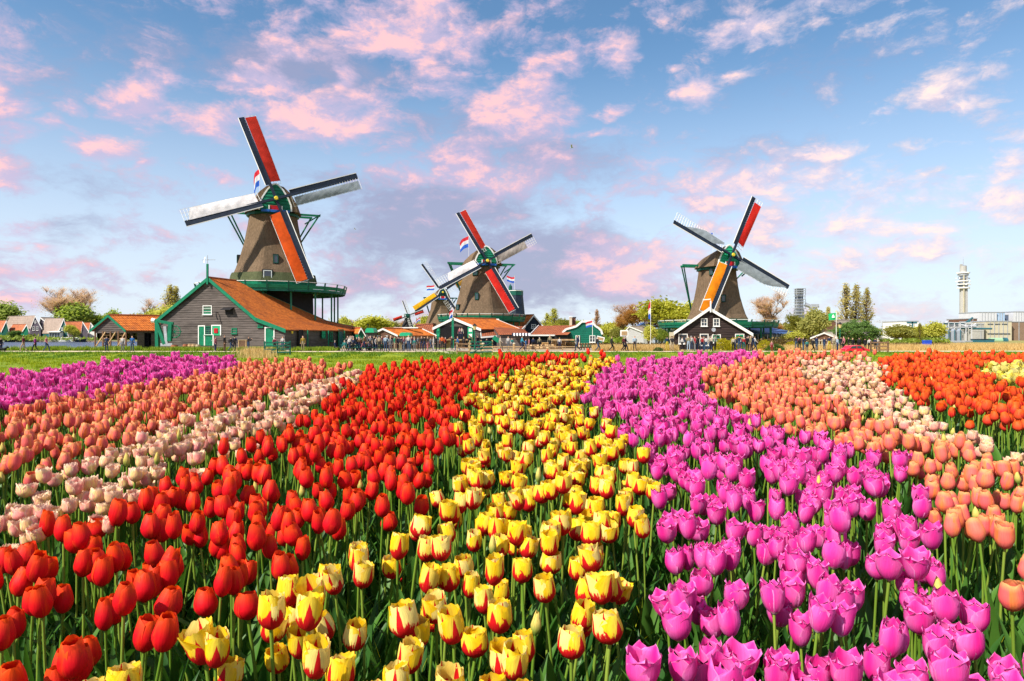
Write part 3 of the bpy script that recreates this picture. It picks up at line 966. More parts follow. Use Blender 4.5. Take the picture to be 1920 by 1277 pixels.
def windmill(name, label, Y, cpx, theta, phi, body, hub_px, L, gal=None, sails=(), cap_h=3.6, gable_mat=None, cap_front=True, base_r=None,
             rot=0.2, tail=True, group='windmills', thatch=None, flare_moss=0, wscale=1.0, cap_front_d=None, rail=True, wins=(), post_bottom=None, posts=16, gal_h=1.0, detail=True):
    """body: [(py, half-width px)] from bottom to top"""
    s = F / Y
    c = Vector((X(cpx, Y), Y, 0))
    t = thing(name, (c.x, c.y, 0), label, 'windmill', group)
    n = Vector((sin(theta), -cos(theta), 0)); ex0 = Vector((cos(theta), sin(theta), 0)); ez0 = Vector((0, 0, 1))
    prof = [(CAMZ + (HY - py) / s, w / s) for py, w in body]
    # thatched smock
    zs = []
    mb = MB()
    rings = []
    for (z0, r0), (z1, r1) in zip(prof[:-1], prof[1:]):
        k = 3
        for i in range(k):
            f = i / k
            rings.append(soft_octo(c, r0 + (r1 - r0) * f, z0 + (z1 - z0) * f, rot, wob=.004))
    rings.append(soft_octo(c, prof[-1][1], prof[-1][0], rot))
    mb.rings(rings, 0, True, False, True)
    mb.build('smock', thatch or THATCH, t, smooth=False)
    zb, rb = prof[0]
    if flare_moss:
        mb = MB()
        mb.rings([soft_octo(c, rb + .12, zb - .05, rot), soft_octo(c, rb - .25 + .08, zb + flare_moss, rot)], 0)
        mb.build('moss_band', THATCHG, t)
    mb = MB(); mb.rings([soft_octo(c, rb - .1, zb - .6, rot), soft_octo(c, rb + .02, zb + .02, rot)], 0)
    mb.build('base_band', GREEN if detail else DGREEN, t)
    # substructure down to the ground
    br = base_r or rb * .94
    mb = MB(); mb.rings([octo(c, br, -.2, rot=rot), octo(c, br * .97, zb - .5, rot=rot)], 0)
    mb.build('base_wall', TAR, t)
    # curb under the cap
    zt, rt = prof[-1]
    mb = MB(); mb.rings([octo(c, rt * 1.06, zt - .25, 16), octo(c, rt * 1.06, zt + .2, 16)], 0, True, True, True)
    mb.build('curb', DGREEN, t)
    hub_d = cap_front_d or rt * 1.15
    hubp0 = c + n * hub_d
    Yh = hubp0.y
    hub = Vector((hubp0.x, Yh, CAMZ + (HY - hub_px[1]) * Yh / F))
    # shift the hub sideways so it sits where measured (axle stays radial within a few cm)
    # thatched cap: boat form
    mb = MB(); rings = []
    NS = 10
    for i in range(NS + 1):
        q = -1 + 2 * i / NS
        w = rt * 1.12 * (sqrt(max(0, 1 - (q * .97) ** 2)) ** .7 if q < 0 else (1 - .22 * q ** 2.0))
        h = cap_h * (.30 + .70 * ((q + 1) / 2) ** .75) * (1 if q > -1 else .8)
        cc = c + n * (q * rt * 1.08)
        row = []
        for j in range(9):
            a = pi * j / 8
            xx = -cos(a)
            yy = (sin(a) ** 1.05 if 0 < a < pi else 0)
            row.append(cc + ex0 * (xx * max(w, .15) * (1 if j in (0, 8) else .96)) + ez0 * (zt + .15 + yy * h))
        rings.append(row)
    mb.rings(rings, 0, False)
    mb.poly(list(reversed(rings[-1])))
    mb.poly(rings[0])
    mb.poly([r[0] for r in rings] + [r[-1] for r in reversed(rings)])
    mb.build('cap', thatch or THATCH, t, smooth=False)
    # front gable of the cap in green boards with pale rim
    gm = gable_mat or GREEN
    q1 = c + n * (rt * 1.08 + .02)
    w1, h1 = rt * .62, cap_h * 1.02
    shape = [(-1, 0), (-.98, .22), (-.8, .48), (-.5, .76), (-.2, .95), (0, 1.0), (.2, .95), (.5, .76), (.8, .48), (.98, .22), (1, 0)]
    gt = bpy.data.objects.new('cap_front', None); col.objects.link(gt); gt.parent = t
    nb = 8 if detail else 4
    outline = [(x * w1, z * h1) for x, z in shape]
    for i in range(nb):
        z0, z1 = h1 * i / nb, h1 * (i + 1) / nb
        qq = clip_row(outline, z0 + 1e-3, z1 - 1e-3)
        if not qq: continue
        mb2 = MB()
        A = q1 + ex0 * qq[0] + ez0 * (zt + .15 + z0); Bq = q1 + ex0 * qq[1] + ez0 * (zt + .15 + z0)
        C2 = q1 + ex0 * qq[3] + ez0 * (zt + .15 + z1 - .02); D2 = q1 + ex0 * qq[2] + ez0 * (zt + .15 + z1 - .02)
        mb2.poly([A + n * .12, Bq + n * .12, C2 + n * .04, D2 + n * .04])
        mb2.poly([A, Bq, Bq + n * .12, A + n * .12])
        mb2.build('board', gm, gt)
    mb2 = MB()
    for (xa, za), (xb, zb2) in zip(outline[:-1], outline[1:]):
        mb2.bar(q1 + ex0 * xa + ez0 * (zt + .15 + za) + n * .08, q1 + ex0 * xb + ez0 * (zt + .15 + zb2) + n * .08, .13, .22)
    mb2.build('rim', WHITE, gt)
    # painted breast board and beard under the axle
    mb = MB()
    mb.box(q1 + n * .25 + ez0 * (zt + .05), (rt * 1.1, .35, .35), 0, Matrix((ex0, n, ez0)).transposed())
    mb.build('beard', BLUE, t)
    for sx in (-.25, .25):
        mb = MB()
        mb.box(q1 + n * .3 + ex0 * sx * rt + ez0 * (zt + .45), (.16, .12, .8), 0, Matrix((ex0, n, ez0)).transposed())
        mb.build('beard_stripe', WHITE, t)
    mb = MB(); mb.box(q1 + n * .22 + ez0 * (zt + .5), (rt * .42, .12, .75), 0, Matrix((ex0, n, ez0)).transposed())
    mb.build('breast_board', RED, t)
    mb = MB()
    mb.box(c + n * rt * .2 + ez0 * (zt + .22), (rt * 1.55, rt * 1.75, .14), 0, Matrix((ex0, n, ez0)).transposed())
    mb.build('cap_sill', RED, t)
    # axle and hub
    mb = MB(); mb.tube([hub - n * 1.2, hub + n * .35], [.42, .38], 8)
    hb = mb.build('axle_head', DGREEN, t)
    mb = MB(); mb.tube([hub + n * .35, hub + n * .5], [.3, .22], 8)
    mb.build('axle_cap', YELLOW, hb)
    # sails
    tl = radians(9); nt = n * cos(tl) + ez0 * sin(tl); ezt = ez0 * cos(tl) - n * sin(tl)
    for i, sp in enumerate(sails):
        if sp is None: continue
        a = phi - i * pi / 2       # ccw angle of the arm; arms listed clockwise from the upper one
        ez = ezt * cos(a) - ex0 * sin(a)
        ex = ex0 * cos(a) + ezt * sin(a)
        sail(t, hub, ex, ez, nt, L, sp, wscale, .42 if detail else .7)
    # tail beams and braces
    if tail:
        m_b = GREEN if detail else DGREEN
        for off, ln in ((-.1, rt * 1.95), (-.75, rt * 1.7)):
            mb = MB()
            cc = c + n * off * rt + ez0 * (zt + .55)
            mb.bar(cc - ex0 * ln, cc + ex0 * ln, .26, .3)
            mb.build('cross_beam', m_b, t)
            for sx in (-1, 1):
                mb = MB()
                foot = c - n * (rt * 2.0) + ex0 * sx * 1.0
                foot.z = zb + 1.0
                mb.bar(cc + ex0 * sx * ln * .97, foot, .17, .17)
                mb.build('tail_brace', m_b, t)
        mb = MB()
        foot = c - n * (rt * 2.1); foot.z = zb + .6
        mb.bar(c - n * rt * .9 + ez0 * (zt + .5), foot, .3, .34)
        mb.build('tail_pole', m_b, t)
        mb = MB()
        mb.bar(c + n * .3 * rt + ex0 * rt * 1.9 + ez0 * (zt + .5), c + n * .3 * rt + ex0 * rt * 1.25 + ez0 * (zt - 1.1), .18, .18)
        mb.build('corner_brace', m_b, t)
    # gallery
    if gal:
        gy, gw = gal
        gzv = CAMZ + (HY - gy) / s; gr = gw / s
        gset = bpy.data.objects.new('gallery', None); col.objects.link(gset); gset.parent = t
        NG = 24
        mb = MB()
        mb.rings([octo(c, gr, gzv - .12, NG), octo(c, gr, gzv + .06, NG)], 0, True, True, True)
        mb.build('deck', GREEN, gset)
        mb = MB(); mb.rings([octo(c, gr + .03, gzv - .34, NG), octo(c, gr + .03, gzv - .13, NG)], 0)
        mb.rings([octo(c, gr - .15, gzv - .13, NG), octo(c, gr - .15, gzv - .34, NG)], 0)
        mb.build('rim_beam', DGREEN, gset)
        if rail:
            for hz, mt, w in ((gal_h, WHITE, .12), (gal_h * .55, GREEN, .10)):
                for j in range(NG):
                    a0, a1 = 2 * pi * j / NG, 2 * pi * (j + 1) / NG
                    mb = MB()
                    ro = gr + .25 * hz
                    mb.bar((c.x + ro * cos(a0), c.y + ro * sin(a0), gzv + hz), (c.x + ro * cos(a1), c.y + ro * sin(a1), gzv + hz), w, .07)
                    mb.build('rail', mt, gset)
            mb = MB()
            for j in range(NG):
                a0, a1 = 2 * pi * j / NG, 2 * pi * (j + 1) / NG
                A = [(c.x + (gr + .13) * cos(a), c.y + (gr + .13) * sin(a), gzv + .08) for a in (a0, a1)]
                B2 = [(c.x + (gr + .22) * cos(a), c.y + (gr + .22) * sin(a), gzv + gal_h * .5) for a in (a0, a1)]
                mb.poly([A[0], A[1], B2[1], B2[0]])
            mb.build('skirt_board', GREEN, gset)
            for j in range(NG):
                a = 2 * pi * j / NG
                mb = MB()
                mb.bar((c.x + (gr + .02) * cos(a), c.y + (gr + .02) * sin(a), gzv - .1), (c.x + (gr + .28 * gal_h) * cos(a), c.y + (gr + .28 * gal_h) * sin(a), gzv + gal_h + .05), .16, .16)
                mb.build('rail_post', DGREEN, gset)
        for j in range(posts):
            a = 2 * pi * (j + .5) / posts
            mb = MB()
            x, y = c.x + gr * .9 * cos(a), c.y + gr * .9 * sin(a)
            mb.bar((x, y, post_bottom if post_bottom is not None else 0), (x, y, gzv - .13), .2, .2)
            mb.build('post', GREEN, t)
            mb = MB()
            mb.bar((c.x + gr * .62 * cos(a), c.y + gr * .62 * sin(a), gzv - .25), (c.x + gr * cos(a), c.y + gr * sin(a), gzv - .25), .16, .2)
            mb.build('deck_beam', GREEN, t)
    # windows on the smock: (px,py,w,h)
    for wpx, wpy, ww, hh in wins:
        z = CAMZ + (HY - wpy) / s
        r = np.interp(z, [p[0] for p in prof], [p[1] for p in prof])
        dx = (wpx - cpx) / s
        a = asin(max(-.95, min(.95, dx / r)))
        # direction of the octagon face the window sits on
        ang = -pi / 2 + a
        k = round((ang - rot - pi / 8) / (pi / 4))
        fa = rot + pi / 8 + k * pi / 4
        nn = Vector((cos(fa), sin(fa), 0)); uu = Vector((-nn.y, nn.x, 0))
        ap = r * cos(pi / 8)
        along = (dx - ap * nn.x) / uu.x if abs(uu.x) > .1 else 0
        cc = c + nn * (ap + .02) + uu * along; cc.z = z
        R = Matrix((uu, nn, ez0)).transposed()
        w_, h_ = ww / s, hh / s
        mb = MB(); mb.box(cc, (w_ * 1.35, .5, h_ * 1.25), 0, R)
        wo = mb.build('window_recess', TAR, t)
        mb = MB()
        for sx in (-1, 1): mb.box(cc + uu * sx * w_ * .5 + nn * .27, (.1, .08, h_), 0, R)
        for sx in (-1, 1): mb.box(cc + ez0 * sx * h_ * .5 + nn * .273, (w_, .08, .1), 0, R)
        mb.build('frame', DGREEN if hh < 16 else WHITE, wo)
        mb = MB(); mb.box(cc + nn * .255, (w_ - .1, .02, h_ - .1), 0, R)
        mb.build('pane', GLASS, wo)
    return t, c, n, ex0, hub, zt, rt

def flag(name, label, base, height, w, h, bands, droop=0.0, wind=-1, yaw=0.15, pole=True, poler=.05, angle=0.0, group=None, emblem=None):
    """flagpole with a waving flag; bands top to bottom"""
    t = thing(name, base, label, 'flag', group)
    b = Vector(base)
    top = b + Vector((0, 0, height))
    if pole:
        mb = MB(); mb.tube([b, top + Vector((0, 0, .15))], [poler, poler * .7], 6)
        p = mb.build('flagpole', WHITE, t)
        mb = MB(); mb.cyl(top + Vector((0, 0, .15)), poler * 1.8, poler * 2.5, 6); mb.build('finial', YELLOW, p)
    d = Vector((wind * cos(yaw) * cos(angle), sin(yaw) * cos(angle), sin(angle))); dn = Vector((0, 0, -1))
    nx = 14
    g = bpy.data.objects.new('flag_cloth', None); col.objects.link(g); g.parent = t
    side = Vector((0, 1, 0))
    for bi, bc in enumerate(bands):
        mb = MB()
        def pt(i, v):
            u = i / nx
            wav = sin(u * 7.5 + v * 1.2) * .09 * w * (.3 + u)
            dr = droop * w * u * u
            shr = 1 - .25 * abs(droop) * u
            return top + d * (u * w * (1 - .35 * min(1, abs(droop)))) + side * wav + dn * (dr + v * h * shr + .06 * w * sin(u * 5) * .6) + d * (sin(v * 2.6 + u * 3) * .05 * w)
        for i in range(nx):
            v0, v1 = bi / len(bands), (bi + 1) / len(bands)
            vm = (v0 + v1) / 2
            mb.poly([pt(i, v0), pt(i + 1, v0), pt(i + 1, vm), pt(i, vm)])
            mb.poly([pt(i, vm), pt(i + 1, vm), pt(i + 1, v1), pt(i, v1)])
        mb.build('stripe', bc, g)
    if emblem:
        mb = MB()
        q = top + d * w * .42 + dn * h * .5 - side * .12 * w
        mb.poly([q + d * -.18 * w + dn * .22 * h, q + d * .18 * w + dn * .22 * h, q + d * .12 * w + dn * -.05 * h, q + dn * -.28 * h, q - d * .12 * w + dn * -.05 * h])
        mb.build('emblem', WHITE, g)
    return t
FR = cloth_mat('flag red', (.70, .03, .05), .4); FW = cloth_mat('flag white', (.82, .82, .84), .4); FB = cloth_mat('flag blue', (.03, .13, .62), .4)
FG = cloth_mat('flag green', (.03, .55, .18), .4)
TRI = (FR, FW, FB)

# --- mill one, above the sawmill barn
R_ = radians
S1 = [dict(cloth='red', label='upper sail set with a dark red cloth', range=(.20, .985), curl=(0, 0), side=.08),
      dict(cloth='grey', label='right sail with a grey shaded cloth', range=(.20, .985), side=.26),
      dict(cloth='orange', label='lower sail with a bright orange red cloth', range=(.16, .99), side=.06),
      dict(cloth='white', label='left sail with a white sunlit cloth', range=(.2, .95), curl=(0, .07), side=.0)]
m1 = windmill('windmill', 'tallest windmill with a thatched tower above the orange roofed barn', 104, 512, R_(24), R_(19.8),
              [(531, 81), (523, 77), (505, 70), (488, 63.5), (455, 53.5), (422, 47), (405, 44.5)], (522, 372), 12.75,
              gal=(549, 131), sails=S1, cap_h=3.9, flare_moss=1.2, rot=R_(-87.5), wins=[(536, 492, 7, 14), (527, 523, 13, 17), (452, 487, 3, 13)], post_bottom=2.0, cap_front_d=5.0)
c1 = m1[1]
flag('flag', 'red white and blue flag behind the cap of the tallest windmill', (X(487, 109), 109, 18), 10.6, 2.2, 2.9, TRI, droop=.9, wind=-1, yaw=.5, poler=.05, group='Dutch flags')

S2 = [dict(cloth='red', label='upper sail with a red cloth', range=(.24, .985), side=.1),
      dict(cloth='tan', label='right sail with a grey cloth and bare lattice at its tip', range=(.22, .80), side=.05),
      dict(cloth='scarlet', label='lower sail with a bright red cloth', range=(.16, .98), side=.06),
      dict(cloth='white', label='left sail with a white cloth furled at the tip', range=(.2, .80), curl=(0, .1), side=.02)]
m2 = windmill('windmill', 'thatched windmill in the middle with one red sail up and one red sail down', 124, 903, R_(16), R_(29),
              [(593, 59), (580, 53), (552, 44.5), (536, 41), (521, 37.5), (500, 33)], (915, 489), 9.9,
              gal=(600, 80), sails=S2, cap_h=3.1, rot=R_(-112), wins=[(896, 558, 5, 11), (862, 577, 6, 8), (893, 512, 7, 13)], gal_h=.9, post_bottom=0, cap_front_d=4.25)
flag('flag', 'red white and blue flag beside the upper red sail of the middle windmill', (X(879, 128), 128, 15.5), 5.0, 2.4, 2.1, TRI, droop=.55, yaw=.4, poler=.04, group='Dutch flags')

S3 = [dict(cloth='scarlet', label='upper right sail with a bright red cloth', range=(.22, .93), side=.08),
      dict(cloth='grey', label='lower right sail with a grey cloth curled off its lattice tip', range=(.16, .97), curl=(0, .45), side=.0),
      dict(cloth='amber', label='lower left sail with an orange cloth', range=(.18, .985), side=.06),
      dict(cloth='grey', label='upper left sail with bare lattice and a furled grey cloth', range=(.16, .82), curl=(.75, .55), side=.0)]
m3 = windmill('windmill', 'windmill at the right with orange and red sails crossed behind a black gabled house', 110, 1345, R_(15), R_(-28.5),
              [(599, 59), (590, 54), (575, 49), (560, 44.5), (540, 40.5), (520, 37.5), (505, 36)], (1370, 478), 10.8,
              gal=(611, 106), sails=S3, cap_h=3.3, rot=R_(-86), gable_mat=BGREEN, wins=[(1343, 562, 6, 11), (1325, 512, 5, 11)], gal_h=.8, post_bottom=0, cap_front_d=4.2)
flag('flag', 'small blue flag blowing behind the sails of the windmill at the right', (X(1337, 116), 116, 14.5), 4.8, 2.0, .8, (FB,), droop=.3, yaw=.3, poler=.03)

S4 = [dict(label='upper sail with bare white lattice'),
      dict(cloth='brown', label='right sail with an ochre cloth', range=(.45, .98), side=.06),
      dict(label='lower sail with bare lattice'),
      dict(cloth='yellow', label='left sail with a bright yellow cloth', range=(.22, .98), side=.05)]
m4 = windmill('windmill', 'smaller distant windmill with a yellow sail behind the middle windmill', 200, 826, R_(18), R_(34),
              [(618, 32), (600, 26), (580, 19), (562, 16.5)], (826, 548), 10.0,
              gal=None, sails=S4, cap_h=3.2, rot=R_(-84), gable_mat=DGREEN, detail=False)
flag('flag', 'small red white and blue flag left of the cap of the distant windmill', (X(815, 206), 206, 12.5), 4.6, 3.0, 1.4, TRI, droop=.1, yaw=.4, poler=.05, group='Dutch flags')

# --- tiny smock mill on a shed roof
def tiny_mill():
    Y = 130; s = F / Y
    c = Vector((X(764, Y), Y, 0))
    t = thing('windmill', (c.x, c.y, 0), 'tiny windmill with small red sails on the roof of a low shed', 'windmill', 'windmills')
    z0, z1 = CAMZ + 14 / s, CAMZ + 34 / s
    mb = MB(); mb.rings([octo(c, 1.6, 0), octo(c, 1.25, z0), octo(c, .45, z1)], 0, True, False, True); mb.build('smock', TAR, t)
    mb = MB(); mb.box(c + Vector((0, -.2, z1 + .3)), (1.0, 1.6, .9)); mb.build('cap', DGREEN, t)
    n = Vector((sin(.3), -cos(.3), 0)); ex0 = Vector((cos(.3), sin(.3), 0))
    hub = c + n * 1.2; hub.z = CAMZ + (HY - 592) / s
    mb = MB(); mb.tube([hub - n * .6, hub + n * .2], .22, 6); mb.build('axle_head', DGREEN, t)
    for i in range(4):
        a = R_(20) - i * pi / 2
        ez = Vector((0, 0, 1)) * cos(a) - ex0 * sin(a); ex = ex0 * cos(a) + Vector((0, 0, 1)) * sin(a)
        sp = dict(latt='w')
        if i in (1, 3): sp.update(cloth='red', range=(.4, .98))
        sail(t, hub, ex, ez, n, 3.0, sp, 1.2, .4)
tiny_mill()

# --- dark tower without sails behind mill two
def dark_tower():
    Y = 150; s = F / Y; c = Vector((X(967, Y), Y, 0))
    t = thing('mill_tower', (c.x, c.y, 0), 'dark green tarred mill tower without sails behind the middle windmill', 'mill tower')
    mb = MB(); mb.rings([octo(c, 22 / s, 0), octo(c, 17 / s, CAMZ + 42 / s), octo(c, 13.5 / s, CAMZ + 76 / s)], 0); mb.build('tower_wall', NAVY, t)
    mb = MB(); mb.rings([octo(c, 14 / s, CAMZ + 76 / s), octo(c, 14 / s, CAMZ + 84 / s), octo(c, 12 / s, CAMZ + 86 / s)], 0, True, False, True); mb.build('cap', DGREEN, t)
    mb = MB(); mb.rings([octo(c, 14.6 / s, CAMZ + 84 / s), octo(c, 14.6 / s, CAMZ + 85 / s)], 0, True, True, True); mb.build('rim', WHITE, t)
    mb = MB(); mb.cyl((c.x - 10 / s, c.y, CAMZ + 84 / s), 3.4 / s, 9 / s, 8); ch = mb.build('turret', DGREEN, t)
    mb = MB(); mb.cyl((c.x - 10 / s, c.y, CAMZ + 93 / s), .35, .5, 6, r2=.05); mb.build('finial', DGREEN, ch)
    window(t, (c.x + .4, c.y - 19 / s, 3.6), Vector((1, 0, 0)), Vector((0, -1, 0)), 1.0, 1.2)
dark_tower()
flag('flag', 'red white and blue flag above the dark mill tower without sails', (X(965, 152), 152, 10.0), 4.9, 2.0, 1.3, TRI, droop=-.15, yaw=.3, poler=.04, group='Dutch flags')

# ------------------------------------------------------------------ the big sawmill barn
RD = Vector((sin(R_(15)), cos(R_(15)), 0))
BARN = gable_house('barn', 'large grey weatherboarded barn with green verges and a long orange tiled roof', 'barn', 86.3,
                   [(293, 600), (390, 520), (479, 596), (536, 618)], ang=R_(-15), lens=[20, 5.5, 17, 23.6], rdir=RD,
                   wall=GREYWOOD, roof=TILE, trim=GREEN, boards=.3, side_inset=.35, trimw=.42, wall_px=(297, 531))
bt, bO, bU, bN, bR, bF3, buv = BARN
def on_barn(px, py, off=.35):
    return ray_plane(px, py, bO + bR * off, bN)
def barn_opening(kind, x0, y0, x1, y1, *a, **k):
    A, B = on_barn(x0, y0), on_barn(x1, y1)
    c = (A + B) / 2
    w, h = abs((B - A).dot(bU)), abs(A.z - B.z)
    if kind == 'w':
        return window(bt, c, bU, bN, w, h, *a, **k)
    return door(bt, c, bU, bN, w, h, *a, **k)
barn_opening('w', 381, 573, 398, 590, WHITE, pane=GREEN, bars=(0, 2))
barn_opening('d', 374, 612, 384, 648, GREEN)
barn_opening('w', 385, 612, 399, 628, GREEN, pane=GLASS, bars=(3, 3), fw=.08)
barn_opening('d', 385, 629, 400, 648, GREEN)
o = barn_opening('d', 399, 611, 414, 629, BGREEN); tag(o, 'open green shutter with a red square')
A = on_barn(406, 620) + bN * .14
MB().box(A, (.55, .04, .62), 0, Matrix((bU, bN, Vector((0, 0, 1)))).transposed()).build('red_panel', RED, o)
barn_opening('w', 435, 615, 445, 626, GREEN, pane=GREEN, bars=(0, 1))
barn_opening('w', 484, 609, 494, 614, GREEN, pane=DGREEN, bars=(0, 0))
barn_opening('d', 499, 615, 514, 649, GREEN)
# hood, pipe, finial
Rb = Matrix((bU, bN, Vector((0, 0, 1)))).transposed()
h0 = on_barn(430, 578)
mb = MB(); mb.prism([h0 + bU * -.75, h0 + bU * -.75 + bN * .8 + Vector((0, 0, -.25)), h0 + bU * -.75 + bN * .8 + Vector((0, 0, -.17)), h0 + bU * -.75 + Vector((0, 0, .12))], bU * 1.5)
mb.box(h0 + Vector((0, 0, -.45)) + bN * .06, (1.1, .05, .7), 0, Rb)
mb.build('hoist_hood', TAR, bt)
q = on_barn(409, 587)
mb = MB(); mb.tube([q, q + bN * .4 + Vector((0, 0, .1)), q + bN * .5 + Vector((.1, 0, -.4)), q + bN * .45 + bU * .3 + Vector((0, 0, -.9))], .07, 6); mb.build('stove_pipe', TAR, bt)
apx = bF3(buv[1][0], buv[1][1])
mb = MB(); mb.bar(apx + bN * .1 + Vector((0, 0, -.9)), apx + bN * .1 + Vector((0, 0, 1.7)), .22, .22); mb.build('finial_post', GREEN, bt)
va = apx + bN * .1 + Vector((0, 0, 1.7))
mb = MB(); mb.tube([va, va + Vector((0, 0, 1.1))], .04, 5); mb.tube([va + Vector((-.7, 0, .5)), va + Vector((.9, .2, .55))], .035, 5); mb.tube([va + Vector((-.35, -.2, .1)), va + Vector((-.35, .1, .85))], .03, 5)
mb.build('weather_vane', METAL, bt)
# side wall, eave shade put into its near-black colour, with posts, doors and windows
sideN = bU.copy(); sideU = bR.copy()
uR = (ray_plane(531, HY, bO, bN) - bO).dot(bU)
S0 = bO + bU * (uR - .55)
def on_side(px, py):
    return ray_plane(px, py, S0 + sideN * .3, sideN)
mb = MB(); mb.box(S0 + bR * 11.8 + sideN * .42 + Vector((0, 0, 1.2)), (.14, 22.4, 2.5), 0, Matrix((sideN, sideU, Vector((0, 0, 1)))).transposed()); mb.build('side_wall', TAR, bt)
for px in (577, 616, 646):
    A = ray_plane(px, 640, S0 + sideN * 1.2, sideN); A.z = 0
    mb = MB(); mb.bar(A, A + Vector((0, 0, 2.5)), .14, .14); mb.build('eave_post', GREEN, bt)
for x0, y0, x1, y1, kind in ((596, 619, 604, 634, 'w'), (628, 619, 637, 652, 'd'), (612, 622, 617, 640, 'w'), (553, 620, 560, 655, 'd')):
    A, B = on_side(x0, y0), on_side(x1, y1)
    c = (A + B) / 2 + sideN * .5; w = abs((B - A).dot(sideU)) * .9; h = abs(A.z - B.z)
    if kind == 'w': window(bt, c, sideU, sideN, w, h, GREEN, pane=BGREEN if x0 == 596 else GLASS)
    else: door(bt, c, sideU, sideN, w, h, TEAL if x0 == 628 else TAR, GREEN if x0 == 628 else TAR)
c_l = on_side(540, 624) + sideN * .6
mb = MB(); mb.cyl(c_l + Vector((0, 0, -.1)), .1, .3, 6, r2=.16); mb.build('wall_lamp', YELLOW, bt)

# ------------------------------------------------------------------ the small open boathouse at the left
bh, hO, hU, hN, hR, hF3, huv = gable_house('boathouse', 'small open boathouse with an orange roof left of the big barn', 'boathouse', 92,
        [(168, 620), (203, 590.5), (236, 619.5)], ang=R_(-8), rdir=Vector((sin(R_(47)), cos(R_(47)), 0)), lens=[6.4, 6.4, 6.4], wall=GREYWOOD, roof=TILE, trim=GREEN, trimw=.3, side_inset=.35, ground=2.35, boards=.28, back=False)
for u in np.linspace(huv[0][0] + .4, huv[-1][0] - .4, 5):
    for bk in (.35, 6.0):
        mb = MB(); mb.bar(hF3(u, -.7, bk), hF3(u, 2.4, bk), .16, .16); mb.build('post', DWOOD if bk < 1 else TAR, bh)
for k in range(3):
    a, b = huv[0][0] + .6 + k * 1.6, huv[0][0] + 2.0 + k * 1.5
    mb = MB(); mb.bar(hF3(a, .4, .3), hF3(b, 2.3, .3), .12, .12); mb.build('brace', WOOD, bh)
for z in (.5, .95, 1.4, 1.85):
    for a in (.15, .62):
        L_ = huv[-1][0] - huv[0][0]
        mb = MB(); mb.bar(hF3(huv[0][0] + L_ * a, z, .9), hF3(huv[0][0] + L_ * (a + .2), z, .9), .1, .16); mb.build('rack_board', WOOD, bh)
mb = MB(); mb.poly([hF3(huv[0][0] + .3, -.4, 6.2), hF3(huv[-1][0] - .3, -.4, 6.2), hF3(huv[-1][0] - .3, 2.4, 6.2), hF3(huv[0][0] + .3, 2.4, 6.2)]); mb.build('back_wall', DARKIN, bh)
mb = MB(); e = huv[-1][0] - .35
mb.poly([hF3(e, -.4, 3.4), hF3(e, -.4, 6.3), hF3(e, 2.4, 6.3), hF3(e, 2.4, 3.4)]); mb.poly([hF3(e + .06, -.4, 1.6), hF3(e + .06, -.4, 2.5), hF3(e + .06, 2.4, 2.5), hF3(e + .06, 2.4, 1.6)]); mb.build('side_wall', GREYWOOD, bh)
bx = X(205, 90)
mb = MB(); mb.box((bx, 90, -.05), (8.4, 3.0, .18)); mb.build('jetty_deck', WOOD, bh)

def rowboat(label, c, L, yaw, mat, group=None, rim=None, name='rowing_boat'):
    t = thing(name, c, label, 'boat', group)
    R = Matrix.Rotation(yaw, 3, 'Z'); c = Vector(c)
    W = L * .17; H = L * .11
    rings = []
    for i in range(9):
        q = -1 + 2 * i / 8
        w = W * (1 - abs(q) ** 2.6) + .02; sh = H * (1 + .5 * q * q)
        rings.append([c + R @ Vector((q * L / 2, y * w, z)) for y, z in ((-1, sh), (-.8, .3 * sh), (0, 0), (.8, .3 * sh), (1, sh), (.9, sh), (.65, .4 * sh), (0, .15 * sh), (-.65, .4 * sh), (-.9, sh))])
    mb = MB(); mb.rings(rings, 0, True, True, True); mb.build('hull', mat, t)
    for q in (-.45, .05, .5):
        mb = MB(); mb.box(c + R @ Vector((q * L / 2, 0, H * .75)), (.25, W * 1.7, .05), 0, R); mb.build('thwart', rim or WOOD, t)
    return t
rowboat('white flat boat moored beside the open boathouse', (X(163, 88), 88, -.6), 4.6, .1, WHITE)

# --- green crane frame between boathouse and barn
def crane():
    Y = 85
    A = lambda px, py: P(px, py, Y)
    t = thing('crane', (X(308, Y), Y, 0), 'green timber log crane standing at the left corner of the big barn', 'crane')
    def b(n_, a, c, w, m=GREEN):
        mb = MB(); mb.bar(a, c, w, w); mb.build(n_, m, t)
    b('upright', A(295, 655), A(294, 602), .38)
    b('arm', A(289, 601), A(325, 607), .34)
    b('brace', A(294, 604), A(309, 645), .40)
    b('upright', A(320, 606), A(318, 640), .45)
    b('foot_beam', A(302, 646), A(324, 646), .34, METAL)
    b('counterweight', A(310, 612), A(313, 645), .36, METAL)
    mb = MB(); mb.tube([A(285, 600.5), A(291, 601.5)], [.32, .26], 8); mb.build('beam_end', WHITE, t)
    c = A(327, 622)
    w = MB()
    for i in range(10):
        a = 2 * pi * i / 10
        w.bar(c, c + Vector((cos(a) * .9, .1, sin(a) * .9)), .06, .06)
    w.build('spokes', GREEN, t)
    w = MB(); w.tube([c + Vector((cos(2 * pi * i / 14) * .75, 0, sin(2 * pi * i / 14) * .75)) for i in range(15)], .06, 5); w.build('wheel_rim', GREEN, t)
crane()

